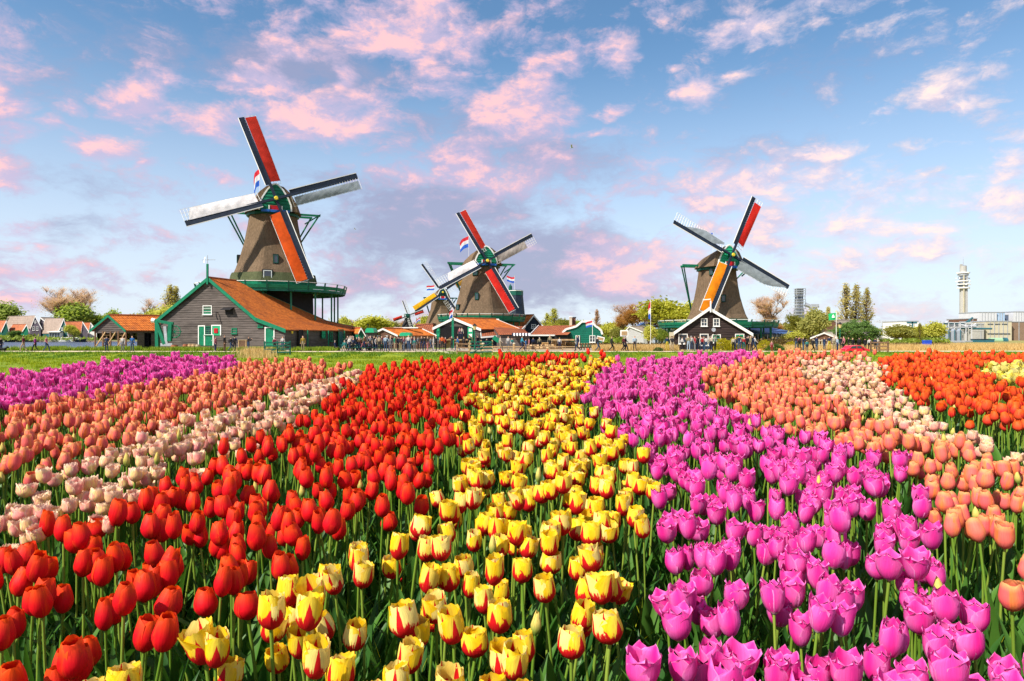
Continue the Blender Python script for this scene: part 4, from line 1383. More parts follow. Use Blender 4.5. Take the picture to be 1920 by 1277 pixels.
def barrel(label, px, Y, h, r, mat, group='barrels in front of the big barn'):
    z0 = gz(X(px, Y), Y) + .03
    t = thing('barrel', (X(px, Y), Y, z0), label, 'barrel', group)
    c = (X(px, Y), Y, z0)
    mb = MB(); mb.rings([octo(Vector(c), q * r, z0 + z * h, 12) for q, z in ((.82, 0), (.97, .25), (1, .5), (.97, .75), (.82, 1))], 0, True, True, True); mb.build('staves', mat, t)
    for z in (.12, .36, .64, .88):
        mb = MB(); rr = r * (1.01 - .75 * (z - .5) ** 2)
        mb.rings([octo(Vector(c), rr, z0 + (z - .03) * h, 12), octo(Vector(c), rr, z0 + (z + .03) * h, 12)], 0); mb.build('hoop', TAR, t)
barrel('reddish brown barrel, leftmost of the row at the foot of the barn wall', 327, 83.6, .62, .42, plain('rust barrel', (.33, .11, .05), .7, .3))
barrel('rust red barrel second in the row at the foot of the barn wall', 348, 83.4, .72, .34, plain('rust barrel', (.33, .11, .05), .7, .3))
barrel('brown barrel, middle one of the row at the foot of the barn wall', 357, 83.4, .75, .32, WOOD)
barrel('light brown barrel fourth in the row at the foot of the barn wall', 364, 83.3, .75, .32, WOOD)
barrel('pale barrel nearest to the green double door of the barn', 371, 83.3, .68, .3, plain('pale barrel', (.48, .38, .25), .7, .3))
mb = MB(); cpos = (X(457, 82), 82, .03)
t = thing('crate', cpos, 'tall brown wooden crate standing in front of the barn right of the small green window', 'crate')
mb.box((cpos[0], 82, .62), (.95, .8, 1.2)); mb.build('box', DWOOD, t)
for sx in (-1, 1):
    MB().box((cpos[0] + sx * .44, 81.58, .62), (.1, .05, 1.22)).build('batten', WOOD, t)
MB().box((cpos[0], 82, 1.25), (1.05, .9, .06)).build('lid', WOOD, t)

# ------------------------------------------------------------------ houses between and behind the mills
# front house of the middle mill: open loft with white verges
ch = gable_house('sawmill_shed', 'grey boarded open fronted shed with white verges below the middle windmill', 'shed', 100,
                 [(811, 615), (850, 596), (902, 617)], lens=[9, 9, 9], rdir=Vector((sin(R_(42)), cos(R_(42)), 0)), wall=GREYWOOD, roof=TILE, trimw=.32, boards=.28, side_inset=.3, wall_px=(813, 896), ground=0)
ct, cO, cU, cN, cR, cF3, cuv = ch
def at100(px, py, off=0.25): return ray_plane(px, py, cO + cR * off, cN)
def slab(parent, name, x0, y0, x1, y1, mat, off=.25, th=.08, f=at100):
    a, b = f(x0, y0, off), f(x1, y1, off)
    c = (a + b) / 2
    mb = MB(); mb.box(c, (abs(b.x - a.x), th, abs(a.z - b.z)), 0)
    return mb.build(name, mat, parent)
slab(ct, 'loft_opening', 827, 612, 878, 638, DARKIN, .22, .1)
slab(ct, 'door_leaf', 818, 613, 825, 636, GREEN, .12)
slab(ct, 'door_leaf', 877, 613, 887, 642, BGREEN, .12)
for y in (616, 626):
    slab(ct, 'door_panel', 879, y, 885, y + 6, WHITE, .04, .04); slab(ct, 'door_panel', 820, y, 823, y + 5, BGREEN, .04, .04)
slab(ct, 'lower_wall', 832, 638, 872, 655, WOOD, .15, .1)
slab(ct, 'loft_floor', 826, 636.5, 880, 638, WOOD, -.4, 1.2)
for a, b in (((826, 652), (846, 633)), ((850, 651), (876, 636))):
    mb = MB(); mb.bar(at100(*a, -.3), at100(*b, -.3), .3, .35); mb.build('ramp_beam', DWOOD, ct)
mb = MB(); mb.bar(P(849, 657, 97), P(849, 596, 97), .3, .3); mb.build('gable_post', GREEN, ct)
for k in range(6):
    a = at100(880 + k * 3.2, 636 + k * 3, -.6)
    mb = MB(); mb.box(a, (1.0, .5, .1)); mb.build('stair_step', DWOOD, ct)
mb = MB(); mb.bar(at100(878, 628, -.7), at100(899, 646, -.7), .12, .14); mb.build('hand_rail', DWOOD, ct)

def lean_to(name, label, cat, quad_px, Ys, wall, roof, trim=None, group=None, wallz=True):
    """mono-pitch roof given by 4 corners (px,py) with depths"""
    pts = [P(px, py, y) for (px, py), y in zip(quad_px, Ys)]
    t = thing(name, (pts[0].x, pts[0].y, 0), label, cat, group)
    mb = MB(); roof_quad(mb, *pts)
    rf = mb.build('roof', roof, t, uv=True)
    mb = MB()
    a, b, c, d = pts
    ins = Vector((0, .3, 0))
    mb.poly([(a.x, a.y + .3, -.1), (b.x, b.y + .3, -.1), b + ins + Vector((0, 0, -.1)), a + ins + Vector((0, 0, -.1))])
    mb.poly([(b.x, b.y + .3, -.1), (c.x, c.y, -.1), c + Vector((0, 0, -.1)), b + ins + Vector((0, 0, -.1))])
    mb.poly([(d.x, d.y, -.1), (a.x, a.y + .3, -.1), a + ins + Vector((0, 0, -.1)), d + Vector((0, 0, -.1))])
    mb.poly([(c.x, c.y, -.1), (d.x, d.y, -.1), d + Vector((0, 0, -.1)), c + Vector((0, 0, -.1))])
    mb.build('wall', wall, t)
    if trim:
        for p, q in ((a, d), (b, c)):
            mb = MB(); mb.bar(p + Vector((0, -.05, .02)), q + Vector((0, -.05, .02)), .08, .3); mb.build('barge_board', trim, t)
        mb = MB(); mb.bar(a + Vector((0, -.06, -.06)), b + Vector((0, -.06, -.06)), .1, .22); mb.build('gutter_board', trim, t)
    return t, pts
lt, lp_ = lean_to('lean_to_shed', 'dark lean-to with a long white sloping verge right of the open fronted shed', 'shed', [(902, 632), (972, 626), (985, 612), (900, 608)], [97, 99, 110, 110], NAVY, TILE2, WHITE)
lt2, _ = lean_to('lean_to_shed', 'low grey shed with a striped awning below the gallery of the middle windmill', 'shed', [(935, 628), (993, 627), (982, 617), (925, 613)], [95, 95, 103, 103], GREYWOOD, TILE2, None)
aw = thing('awning', P(975, 628, 94), 'dark and white striped awning on the low grey shed', 'awning')
for k in range(12):
    a0, a1 = 960 + k * 2.8, 960 + (k + 1) * 2.8
    mb = MB(); mb.prism([P(a0, 624.5, 95), P(a1, 624.5, 95), P(a1, 629, 93.8), P(a0, 629, 93.8)], (0, 0, -.06)); mb.build('awning_stripe', WHITE if k % 2 else NAVY, aw)
mb = MB(); mb.bar(P(925, 632, 94), P(936, 640, 94), .3, .6); mb.build('shutter', GREEN, lt)
for x in (926, 931):
    window(lt, P(x, 606, 110) + Vector((0, -2.2, 0)), Vector((1, 0, 0)), Vector((0, -1, 0)), .9, 1.3)

gable_house('house', 'dark blue gabled house with an orange roof just right of the middle windmill', 'house', 128,
            [(982, 614), (1001, 590.5), (1019, 612)], lens=[10, 10, 10], rdir=Vector((-.78, .62, 0)), wall=NAVY, roof=TILE, boards=.4,
            wins=[((996, 608, 1005, 616), WHITE)], trimw=.28, group='sawmill houses')
lean_to('lumber_barn', 'long low open barn with a faded orange roof sheltering the timber stacks', 'barn', [(994, 628), (1054, 628), (1072, 610), (1010, 611)], [108, 108, 118, 118], DARKIN, TILE2, WHITE)
lean_to('lumber_barn', 'orange roofed wing joining the left flank of the green ornate gable', 'barn', [(1040, 628), (1064, 628), (1088, 608.5), (1070, 610)], [104, 104, 112, 112], TAR, TILE2, None)

def ornate():
    Y = 106
    t = thing('gable_house', (X(1092, Y), Y, 0), 'green house with a white edged bell shaped gable and a flag before it', 'house', 'sawmill houses')
    sh = [(1054, 628), (1056, 622), (1062, 617), (1072, 614.5), (1080, 612), (1085, 608), (1089, 604.5), (1092, 603), (1108, 603), (1112, 607), (1117, 612), (1122, 615), (1127, 620), (1129, 627)]
    pts = [P(x, y, Y) for x, y in sh]
    out = [(p.x, p.z) for p in pts] + [(pts[-1].x, 0), (pts[0].x, 0)]
    mb = MB(); mb.prism([Vector((x, Y, z)) for x, z in out], (0, .3, 0)); mb.build('gable_wall', DGREEN, t)
    siding(t, Vector((0, Y - .01, 0)), Vector((1, 0, 0)), Vector((0, -1, 0)), out, .3, plain('gable green', (.006, .13, .085), .5, .2), .04)
    for a, b in zip(pts[:-1], pts[1:]):
        mb = MB(); mb.bar(a + Vector((0, -.1, 0)), b + Vector((0, -.1, 0)), .3, .26, 0, Vector((0, 1, 0))); mb.build('gable_rim', WHITE, t)
    mb = MB(); z1 = pts[7].z - .6
    mb.prism([Vector((pts[1].x + .3, Y + .3, 0)), Vector((pts[-2].x - .3, Y + .3, 0)), Vector((pts[-2].x - .3, Y + .3, 2.0)), Vector((X(1100, Y), Y + .3, z1)), Vector((pts[1].x + .3, Y + .3, 2.0))], (0, 9, 0))
    mb.build('house_body', TILE2, t)
    for x0, y0, x1, y1 in ((1079, 629, 1087, 650), (1105, 629, 1116, 642)):
        a, b = P(x0, y0, Y), P(x1, y1, Y)
        window(t, (a + b) / 2 + Vector((0, -.06, 0)), Vector((1, 0, 0)), Vector((0, -1, 0)), b.x - a.x, a.z - b.z, WHITE)
    a = P(1074, 640, Y); mb = MB(); mb.box(a + Vector((0, -.1, -.2)), (.5, .1, 2)); mb.build('shutter', GREEN, t)
ornate()
t = thing('chimney', (X(1070, 112), 112, 0), 'pale narrow chimney beside the green bell gable', 'chimney')
mb = MB(); mb.box((X(1070, 112), 112, 2.4), (.4, .5, 4.8)); mb.build('flue', BEIGE, t)
MB().box((X(1070, 112), 112, 4.85), (.55, .65, .12)).build('cap', WHITE, t)
t = thing('chimney', (X(1074, 113), 113, 0), 'brown brick chimney right behind the pale one', 'chimney')
MB().box((X(1074, 113), 113, 2.4), (.9, .9, 4.7)).build('stack', BRICK, t)
MB().box((X(1074, 113), 113, 4.8), (1.05, 1.05, .15)).build('cap', TAR, t)
flag('flag', 'red white and blue flag on a pole in front of the green bell gable', (X(1111, 100), 100, 0), 4.0, 1.15 * 1, .85, TRI, droop=.3, wind=-1, yaw=.4, poler=.05, group='Dutch flags')
flag('flag', 'small red white and blue flag on the gable post of the open fronted shed', P(849, 600, 96.8), 1.5, .8, 1.1, TRI, droop=.9, wind=-1, poler=.03, group='Dutch flags')
flag('flag', 'tiny drooping flag above the faded red roof by the distant windmill', P(788, 606, 112), .9, 1.0, .5, TRI, droop=.6, wind=-1, poler=.03, group='Dutch flags')

# dark roof and faded red roof between
gable_house('house', 'long house with a faded red roof below the distant windmill', 'house', 122, [(806, 612), (811, 607), (816, 613)], lens=[5, 5, 5], wall=NAVY, roof=TILE2, trim=False)
lean_to('house', 'low house with a wide faded red roof left of the open fronted shed', 'house', [(786, 634), (814, 634), (812, 607), (779, 607)], [104, 104, 116, 116], NAVY, TILE2, None)
lean_to('house', 'low dark green roofed shed under the tiny windmill', 'shed', [(762, 634), (800, 640), (790, 620), (764, 614)], [103, 101, 109, 110], NAVY, DGREEN, None)
gable_house('house', 'brown brick house with an orange roof and two small white windows behind the crowd', 'house', 96, [(705, 622), (718, 616), (746, 629)],
            lens=[5.6, 5.6, 5.6], rdir=Vector((.93, .36, 0)), wall=BRICK, roof=TILE, trimw=.2, side_inset=.1, wins=[((707, 629, 713, 637), WHITE), ((722, 629, 728, 637), WHITE)], group='sawmill houses')
gable_house('house', 'orange roof with a green gable between the big barn and the crowd', 'house', 99, [(672, 625), (677, 615), (686, 630)], lens=[6, 6, 6],
            rdir=Vector((-.5, .86, 0)), wall=GREEN, roof=TILE, trimw=.16, side_inset=.05)
def kiosk(label, x0, y0, x1, y1, Y, top, wall):
    a, b = P(x0, y0, Y), P(x1, y1, Y)
    t = thing('kiosk', ((a.x + b.x) / 2, Y, 0), label, 'kiosk')
    w, h = b.x - a.x, a.z
    mb = MB(); mb.box(((a.x + b.x) / 2, Y + 1, h * .4), (w * .9, 2, h * .8)); mb.build('wall', wall, t)
    mb = MB()
    prof = [(-.55, 0), (-.5, .55), (-.3, .8), (.3, .8), (.5, .55), (.55, 0)]
    mb.prism([Vector(((a.x + b.x) / 2 + q * w, Y - .3, h * .8 + z * h * .28)) for q, z in prof], (0, 2.6, 0)); mb.build('roof', top, t)
    mb = MB(); mb.box(((a.x + b.x) / 2, Y - .05, h * .45), (w * .6, .1, h * .3)); mb.build('hatch', DARKIN, t)
    mb = MB(); mb.box(((a.x + b.x) / 2, Y - .25, h * .28), (w * .7, .4, .06)); mb.build('counter', WOOD, t)
kiosk('green kiosk with a rounded roof left of the brick house', 686, 616, 701, 650, 94, BGREEN, GREYWOOD)
kiosk('green roofed kiosk right of the brick house behind the crowd', 750, 624, 769, 650, 93, BGREEN, WOOD)
t = thing('stove_pipe', P(690, 616, 95), 'thin black pipe above the green kiosk', 'pipe')
mb = MB(); mb.tube([P(690, 618, 95), P(690, 609, 95)], .06, 6); mb.build('pipe', TAR, t); MB().cyl(P(690, 609, 95), .12, .1, 6).build('cowl', TAR, t)
t = thing('chimney', (X(743, 99), 99, 0), 'thin brown chimney on the orange roof left of the tiny windmill', 'chimney')
MB().bar((X(743, 99), 98, 1), (X(743, 99), 98, 3.0), .3, .3).build('stack', DWOOD, t); MB().box((X(743, 99), 98, 3.02), (.4, .4, .08)).build('cap', TAR, t)
t = thing('beam', P(740, 615, 97), 'long white beam lying level over the roofs by the tiny windmill', 'beam')
MB().bar(P(738, 614.5, 97), P(784, 614.5, 97), .14, .14).build('rail', WHITE, t)

# right: black gabled house in front of mill three
bh3 = gable_house('house', 'black boarded house with broad white verges in front of the windmill at the right', 'house', 88,
            [(1262, 624), (1330, 577), (1412, 626)], lens=[9, 9, 9], rdir=Vector((.25, .97, 0)), wall=BROWNTAR, roof=ROOFGREY, trimw=.34, boards=.32, side_inset=.2, wall_px=(1265, 1405),
            wins=[((1314, 597, 1326, 612), WHITE), ((1337, 597, 1349, 612), WHITE), ((1272, 626, 1289, 645), WHITE, None, (0, 0)), ((1312, 626, 1328, 648), WHITE, None, (0, 0)),
                  ((1335, 627, 1351, 643), WHITE, BGREEN), ((1378, 626, 1395, 643), WHITE, BGREEN)], group='sawmill houses')
hp = P(1332, 577, 87.9)
mb = MB(); mb.bar(hp + Vector((0, -.1, -.6)), hp + Vector((0, -.1, .9)), .14, .14); mb.build('finial_post', WHITE, bh3[0])
mb = MB(); mb.bar(hp + Vector((-1.0, -.1, 1.0)), hp + Vector((0, -.1, 1.1)), .08, .12); mb.build('weather_vane', WHITE, bh3[0])
a = P(1336, 619, 88); mb = MB(); mb.tube([a + Vector((0, 0, 0)), a + Vector((0, -.5, .05))], [.12, .28], 8); mb.build('wall_lamp', METAL, bh3[0])
for y0, x in ((622, 1257),):
    t = thing('gate_leaf', P(1258, 655, 86), 'pale wooden board leaning by the left corner of the black house', 'board')
    MB().box(P(1259, 640, 86), (.55, .12, 2.3)).build('plank', BEIGE, t)
    MB().box(P(1259, 640, 86) + Vector((0, -.08, .6)), (.6, .05, .1)).build('batten', WOOD, t)
# blue glass building right of it
def glass_hall(label, x0, x1, ytop, yeave, Y, roof, wall, n, name='pavilion'):
    a, b = X(x0, Y), X(x1, Y)
    ze, zt_ = CAMZ + (HY - yeave) / F * Y, CAMZ + (HY - ytop) / F * (Y + 6)
    t = thing(name, ((a + b) / 2, Y, 0), label, 'pavilion')
    mb = MB(); mb.prism([Vector((a - .4, Y - .6, ze)), Vector((b + .4, Y - .6, ze)), Vector((b - 2.5, Y + 6, zt_)), Vector((a - .4, Y + 6, zt_))], (0, 0, -.2)); mb.build('roof', roof, t)
    mb = MB(); mb.prism([Vector((b + .4, Y - .6, ze - .2)), Vector((b - 2.5, Y + 6, zt_ - .2)), Vector((b + .4, Y + 12.6, ze - .2))], (0, 0, -.05)); mb.build('roof_end', TAR, t)
    mb = MB(); mb.box(((a + b) / 2, Y + 6, ze / 2 - .1), (b - a, 11.5, ze - .2)); mb.build('wall', wall, t)
    w = (b - a) / n
    for i in range(n):
        mb = MB(); mb.box((a + w * (i + .5), Y + .2, ze * .48), (w * .8, .06, ze * .8)); mb.build('pane', GLASS, t)
    for i in range(n + 1):
        mb = MB(); mb.box((a + w * i, Y + .1, ze / 2 - .1), (.14, .14, ze - .15)); mb.build('mullion', METAL, t)
glass_hall('dark glass pavilion with a blue roof behind the gallery of the right windmill', 1404, 1492, 613, 624, 112, ROOFBLUE, TEAL, 10)
gable_house('house', 'low brown house with a wide pale roof behind the green flag', 'house', 118, [(1519, 634), (1545, 624), (1571, 634.5)], lens=[13, 13, 13],
            rdir=Vector((.9, .43, 0)), wall=BRICK, roof=plain('pale roof felt', (.52, .47, .40), .9, .15, 1), trimw=.16, side_inset=.1)
gable_house('barn', 'long grey brown roofed barn among the trees behind the green flag', 'barn', 170, [(1540, 622), (1560, 600), (1600, 622)], lens=[10, 10, 10],
            rdir=Vector((.9, .43, 0)), wall=BRICK, roof=ROOFGREY, trim=False)
flag('flag', 'green flag with a white emblem on a tall pole by the street lamp', (X(1568, 92), 92, 0), 4.9, 1.0, .95, (FG, FG, FG), droop=.2, yaw=.5, poler=.04, emblem=True)
flag('flag', 'long drooping red white and blue flag on the tall white pole beside the black house', (X(1220, 92), 92, 0), 6.4, .5, 2.7, TRI, droop=1.6, wind=-1, yaw=.5, poler=.035, group='Dutch flags')
# white boathouse
gable_house('house', 'white walled house with a grey roof left of the tall flagpole', 'house', 150, [(1168, 625), (1180, 612), (1205, 622)], lens=[8, 8, 8],
            rdir=Vector((.93, .37, 0)), wall=plain('dull white wall', (.5, .5, .5), .8, .1), roof=ROOFGREY, trimw=.2, side_inset=.1)
gable_house('house', 'pale blue walled building end behind the tall flagpole', 'house', 158, [(1196, 612), (1208, 606), (1218, 612)], lens=[5, 5, 5], wall=PALEB, roof=ROOFBLUE, trim=False, side_inset=.1)
glass_hall('pale blue shed half hidden by yellow trees behind the tall flagpole', 1228, 1262, 610, 617, 150, PALEB, PALEB, 6)
def sign_frame(label, px, py0, py1, Y, w):
    z1 = CAMZ + (HY - py0) / F * Y
    t = thing('information_board', (X(px, Y), Y, 0), label, 'sign')
    MB().bar((X(px, Y), Y, 0), (X(px, Y), Y, z1), .2, .2).build('post', BEIGE, t)
    MB().box((X(px, Y), Y - .15, z1 - .4), (w, .1, .8)).build('panel', WHITE, t)
    MB().box((X(px, Y), Y - .22, z1 - .4), (w * .7, .06, .5)).build('picture', WOOD, t)
sign_frame('pale signpost with small boards standing by the reeds left of the tall flagpole', 1170, 619, 655, 88, 1.0)
t = thing('information_board', P(1127, 650, 88), 'tilted white framed notice board right of the green bell gable', 'sign')
MB().box(P(1126, 635, 88), (1.0, .1, .55), 0, Matrix.Rotation(.25, 3, 'Y')).build('frame', WHITE, t)
MB().box(P(1126, 635, 88) + Vector((0, -.07, 0)), (.65, .04, .32), 0, Matrix.Rotation(.25, 3, 'Y')).build('picture', WOOD, t)
for dx in (-.35, .35):
    MB().bar(P(1126, 656, 88) + Vector((dx, .05, 0)), P(1126, 637, 88) + Vector((dx, .05, 0)), .08, .08).build('leg', DWOOD, t)

# timber stacks and logs
def stack(label, x0, x1, y1, Y, rows, n):
    a, b = X(x0, Y), X(x1, Y); H = CAMZ + (HY - y1) / F * Y
    t = thing('timber_stack', ((a + b) / 2, Y, 0), label, 'timber stack', 'stacks of sawn timber')
    for r in range(rows):
        z = H * (r + .5) / rows
        for k in range(n):
            x = a + (b - a) * (k + .5) / n
            mb = MB(); mb.box((x + random.uniform(-.02, .02), Y + random.uniform(-.1, .1), z), ((b - a) / n * .86, 2.4, H / rows * .62)); mb.build('plank', plain('sawn timber %d' % (r % 3), [(.50, .26, .07), (.58, .36, .14), (.40, .22, .09)][r % 3], .85, .3, 4), t)
stack('tall square stack of orange sawn planks in front of the lumber barn', 1032, 1042, 637, 96, 9, 3)
stack('wide stack of orange brown planks right of the tall square stack', 1044, 1059, 639, 97, 7, 5)
stack('low pale plank stack left of the tall square stack', 1016, 1029, 642, 97, 5, 5)
stack('long low brown plank stack ending at the green bell gable', 1061, 1077, 641, 98, 6, 6)
lt3 = thing('timber_roof', P(1050, 637, 96), 'flat brown board roof laid over the plank stacks', 'roof')
MB().box(P(1052, 636.5, 96), (3.5, 3, .12)).build('sheet', DWOOD, lt3)
MB().box(P(1052, 637.3, 96) + Vector((0, -1.5, 0)), (3.5, .1, .16)).build('edge', WOOD, lt3)
for k in range(16):
    px = 990 + (k % 9) * 6.5 + random.uniform(-2, 2); Y = 92 + (k // 9) * .9; z = .16 + .26 * (k // 9)
    a = Vector((X(px, Y), Y, z)); L_ = random.uniform(1.0, 2.2)
    yw = random.uniform(-.25, .25)
    mb = MB(); mb.tube([(-L_ / 2 * cos(yw), -L_ / 2 * sin(yw), 0), (L_ / 2 * cos(yw), L_ / 2 * sin(yw), 0)], random.uniform(.13, .19), 8)
    o = mb.build('log', WOOD if k % 2 else DWOOD); o.location = a
    tag(o, 'debarked log lying in the loose heap on the ground before the lumber barn', 'log', 'loose logs in the sawmill yard')

# fences, gates, benches, lamps, stairs
def rail_fence(label, pts, h, n_rails, mat, post_mat=None, step=1.8, name='fence', cat='fence', diag=False, w=.09):
    a0 = Vector(pts[0]); t = thing(name, pts[0], label, cat)
    for p, q in zip(pts[:-1], pts[1:]):
        p, q = Vector(p), Vector(q); L_ = (q - p).length; k = max(1, int(round(L_ / step)))
        for i in range(k + 1):
            c = p.lerp(q, i / k); MB().bar(c + Vector((0, 0, -.15)), c + Vector((0, 0, h * 1.08)), w * 1.3, w * 1.3).build('post', post_mat or mat, t)
        for r in range(n_rails):
            z = h * (r + 1) / n_rails - .06
            MB().bar(p + Vector((0, -.07, z)), q + Vector((0, -.07, z)), w * .6, w * 1.3).build('rail', mat, t)
        if diag:
            MB().bar(p + Vector((0, -.12, .1)), q + Vector((0, -.12, h - .1)), w * .6, w).build('brace', mat, t)
G = lambda px, Y, dz=0.0: (X(px, Y), Y, gz(X(px, Y), Y) + dz)
rail_fence('dark green five barred gate in the grass in front of the big barn', [G(496, 66), G(544, 66)], 1.25, 4, DGREEN, name='gate', cat='gate', diag=True, step=1.2)
rail_fence('dark green gate in the grass before the middle windmill', [G(881, 66), G(923, 66)], 1.3, 4, DGREEN, WOOD, name='gate', cat='gate', diag=True, step=1.1)
rail_fence('brown rail fence left of the gate before the middle windmill', [G(857, 67), G(879, 66)], 1.1, 3, DWOOD, WOOD, step=1.2)
rail_fence('low wooden yard rail running in front of the timber stacks', [G(902, 79), G(1080, 80)], .55, 2, WOOD, step=1.6, w=.08)
rail_fence('dark rail fence at the right behind the coral tulips', [G(1633, 70), G(1665, 69)], 1.15, 3, DWOOD, step=.9, w=.1)
rail_fence('brown picket railing behind the visitors by the tiny windmill', [G(782, 86), G(812, 86)], .95, 2, DWOOD, step=.35, w=.06)
rail_fence('yellowish picket fence in front of the low brown house', [G(1525, 94), G(1568, 94)], 1.2, 2, BEIGE, step=.4, w=.07)
rail_fence('grey timber rail fence along the reeds near the bell gable', [G(1085, 84), G(1130, 88)], .8, 2, DWOOD, WOOD, step=.6, w=.12)
st = thing('stairs', G(840, 70), 'short wooden steps leading down the grass bank from the path', 'stairs')
for i in range(5):
    c = Vector(G(833 + i * 3.6, 73.2 - i * 1.3, .02)); MB().box(c, (1.3, .5, .14)).build('step', BEIGE, st)
    MB().box(c + Vector((0, -.3, -.1)), (1.3, .06, .2)).build('riser', DWOOD, st)
MB().bar(Vector(G(824, 73.6, .12)), Vector(G(841, 67, .12)), .12, .16).build('edge_board', BEIGE, st)

def lamp_post(label, px, Y, h):
    b = Vector(G(px, Y)); t = thing('street_lamp', b, label, 'street lamp', 'street lamps')
    MB().tube([b, b + Vector((0, 0, .6)), b + Vector((0, 0, .62)), b + Vector((0, 0, h - .7))], [.11, .1, .055, .05], 8).build('pole', GREEN, t)
    c = b + Vector((0, 0, h - .7))
    ln = MB().rings([octo(c, .13, c.z, 6), octo(c, .26, c.z + .5, 6)], 0, True, True, True).build('lantern', plain('lantern glass', (.62, .52, .24), .2, .1, 3, 0), t)
    MB().rings([octo(c, .32, c.z + .5, 6), octo(c, .05, c.z + .78, 6)], 0, True, True, True).build('lamp_roof', TAR, ln)
lamp_post('green street lamp in front of the dark lean-to by the middle windmill', 890, 84, 3.2)
lamp_post('green street lamp beside the green flag at the right', 1575, 90, 3.5)
def bench(label, px, Y):
    b = Vector(G(px, Y)); t = thing('picnic_bench', b, label, 'bench', 'benches beside the big barn')
    MB().box(b + Vector((0, 0, .72)), (1.9, .8, .06)).build('table_top', DGREEN, t)
    for s_ in (-1, 1):
        MB().box(b + Vector((0, s_ * .7, .44)), (1.9, .3, .05)).build('seat', DGREEN, t)
        MB().bar(b + Vector((s_ * .7, -.7, 0)), b + Vector((s_ * .7, -.2, .7)), .08, .08).build('leg', DGREEN, t)
        MB().bar(b + Vector((s_ * .7, .7, 0)), b + Vector((s_ * .7, .2, .7)), .08, .08).build('leg', DGREEN, t)
bench('dark green picnic bench nearest to the corner of the big barn', 655, 79)
bench('dark green picnic bench in the middle of the seated visitors', 683, 78.5)
bench('dark green picnic bench at the right of the seated visitors', 703, 79)
for px, lb in ((881, 'round topped wooden bollard left of the yard rail'), (906, 'round topped wooden bollard in front of the dark lean-to'), (964, 'wooden bollard below the striped awning')):
    b = Vector(G(px, 80)); t = thing('bollard', b, lb, 'bollard', 'wooden bollards')
    MB().tube([b, b + Vector((0, 0, .85))], .16, 8).build('post', WOOD, t); MB().tube([b + Vector((0, 0, .85)), b + Vector((0, 0, .95))], [.19, .12], 8).build('cap', BEIGE, t)

# ------------------------------------------------------------------ far shore at the left
def shore_house(label, prof, Y, rd, wall, roof, lens, wins=(), trim=WHITE, tw=.5):
    gable_house('house', label, 'house', Y, prof, lens=[lens] * len(prof), rdir=rd, wall=wall, roof=roof, trimw=tw, wins=wins, side_inset=.4, group='houses on the far shore', trim=trim, ground=-.2, courses=1.0, back=True)
L1 = Vector((-.85, .52, 0))
PALE_R = plain('pale tile roof', (.34, .26, .21), .85, .2, 1)
DARK_B = plain('dark brick gable', (.10, .085, .11), .85, .3, 2)
TEALG = plain('teal gable', (.02, .10, .10), .7, .3, 2)
shore_house('red roofed house at the left edge of the far shore', [(2, 622), (12, 601), (17, 620)], 276, L1, DGREEN, TILE2, 22)
shore_house('large pale roofed house with a dark brick gable on the far shore', [(57, 616), (66, 592), (79, 616)], 280, L1, DARK_B, PALE_R, 24, wins=[((61, 612, 65, 620), WHITE), ((68, 612, 72, 620), WHITE), ((65, 601, 68, 606), WHITE)])
shore_house('low house with a red roof and green gable in front of the pale roofed house', [(41, 622), (50, 608), (55, 622)], 274, L1, GREEN, TILE2, 12)
shore_house('grey roofed house between the two pale houses on the far shore', [(73, 610), (76, 595), (97, 612)], 283, Vector((.6, .8, 0)), DARK_B, ROOFGREY, 8)
shore_house('house with a pale roof and a teal gable with white verges on the far shore', [(108, 625), (120, 597), (129, 632)], 274, L1, TEALG, PALE_R, 15, wins=[((115, 614, 118, 620), WHITE), ((121, 614, 124, 620), WHITE)])
shore_house('wide red roofed house on the far shore left of the boathouse', [(152, 625), (155, 603), (167, 622)], 278, L1, DARK_B, TILE2, 24)
shore_house('salmon roofed house just behind the boathouse roof on the far shore', [(166, 622), (170, 605), (184, 622)], 284, L1, WHITE, TILE2, 10)
glass_hall('small white and glass veranda on the far shore', 92, 112, 620, 622, 272, WHITE, WHITE, 4, 'veranda')
for i, (px, lb) in enumerate(((8, 'white cabin boat at the left edge of the far shore'), (14, 'dark hulled motor boat second from the left on the far shore'), (122, 'small white cabin boat moored before the teal gable'),
                 (130, 'grey motor boat moored between two white ones on the far shore'), (138, 'long white motor boat moored on the far shore'), (147, 'dark blue motor boat at the right end of the moored row'), (98, 'low wooden barge moored left of the teal gabled house'))):
    c = Vector((X(px, 268), 268, -.7)); mt = [WHITE, NAVY, WHITE, METAL, WHITE, NAVY, BEIGE][i]
    t = thing('motor_boat', c, lb, 'boat', 'boats moored on the far shore')
    rings = []
    for k in range(7):
        q = -1 + k / 3; w = 1.0 * (1 - abs(q) ** 3) + .05
        rings.append([c + Vector((q * 3.0, y * w, z)) for y, z in ((-1, 1.1 + .3 * q * q), (-.7, .2), (0, 0), (.7, .2), (1, 1.1 + .3 * q * q))])
    MB().rings(rings, 0, True, True, True).build('hull', mt, t)
    if i != 6:
        MB().prism([c + Vector((-1.4, -.8, 1.1)), c + Vector((1.2, -.8, 1.1)), c + Vector((.6, -.8, 1.9)), c + Vector((-1.1, -.8, 1.9))], (0, 1.6, 0)).build('cabin', WHITE, t)
        MB().box(c + Vector((-.2, -.83, 1.5)), (1.5, .05, .35)).build('window', GLASS, t)
tag(MB().box((-170, 273, -.45), (150, 3, .7)).build('quay', plain('quay stone', (.22, .18, .14), .9, .3, 1)), 'low brown quay edge along the far shore', kind='structure')

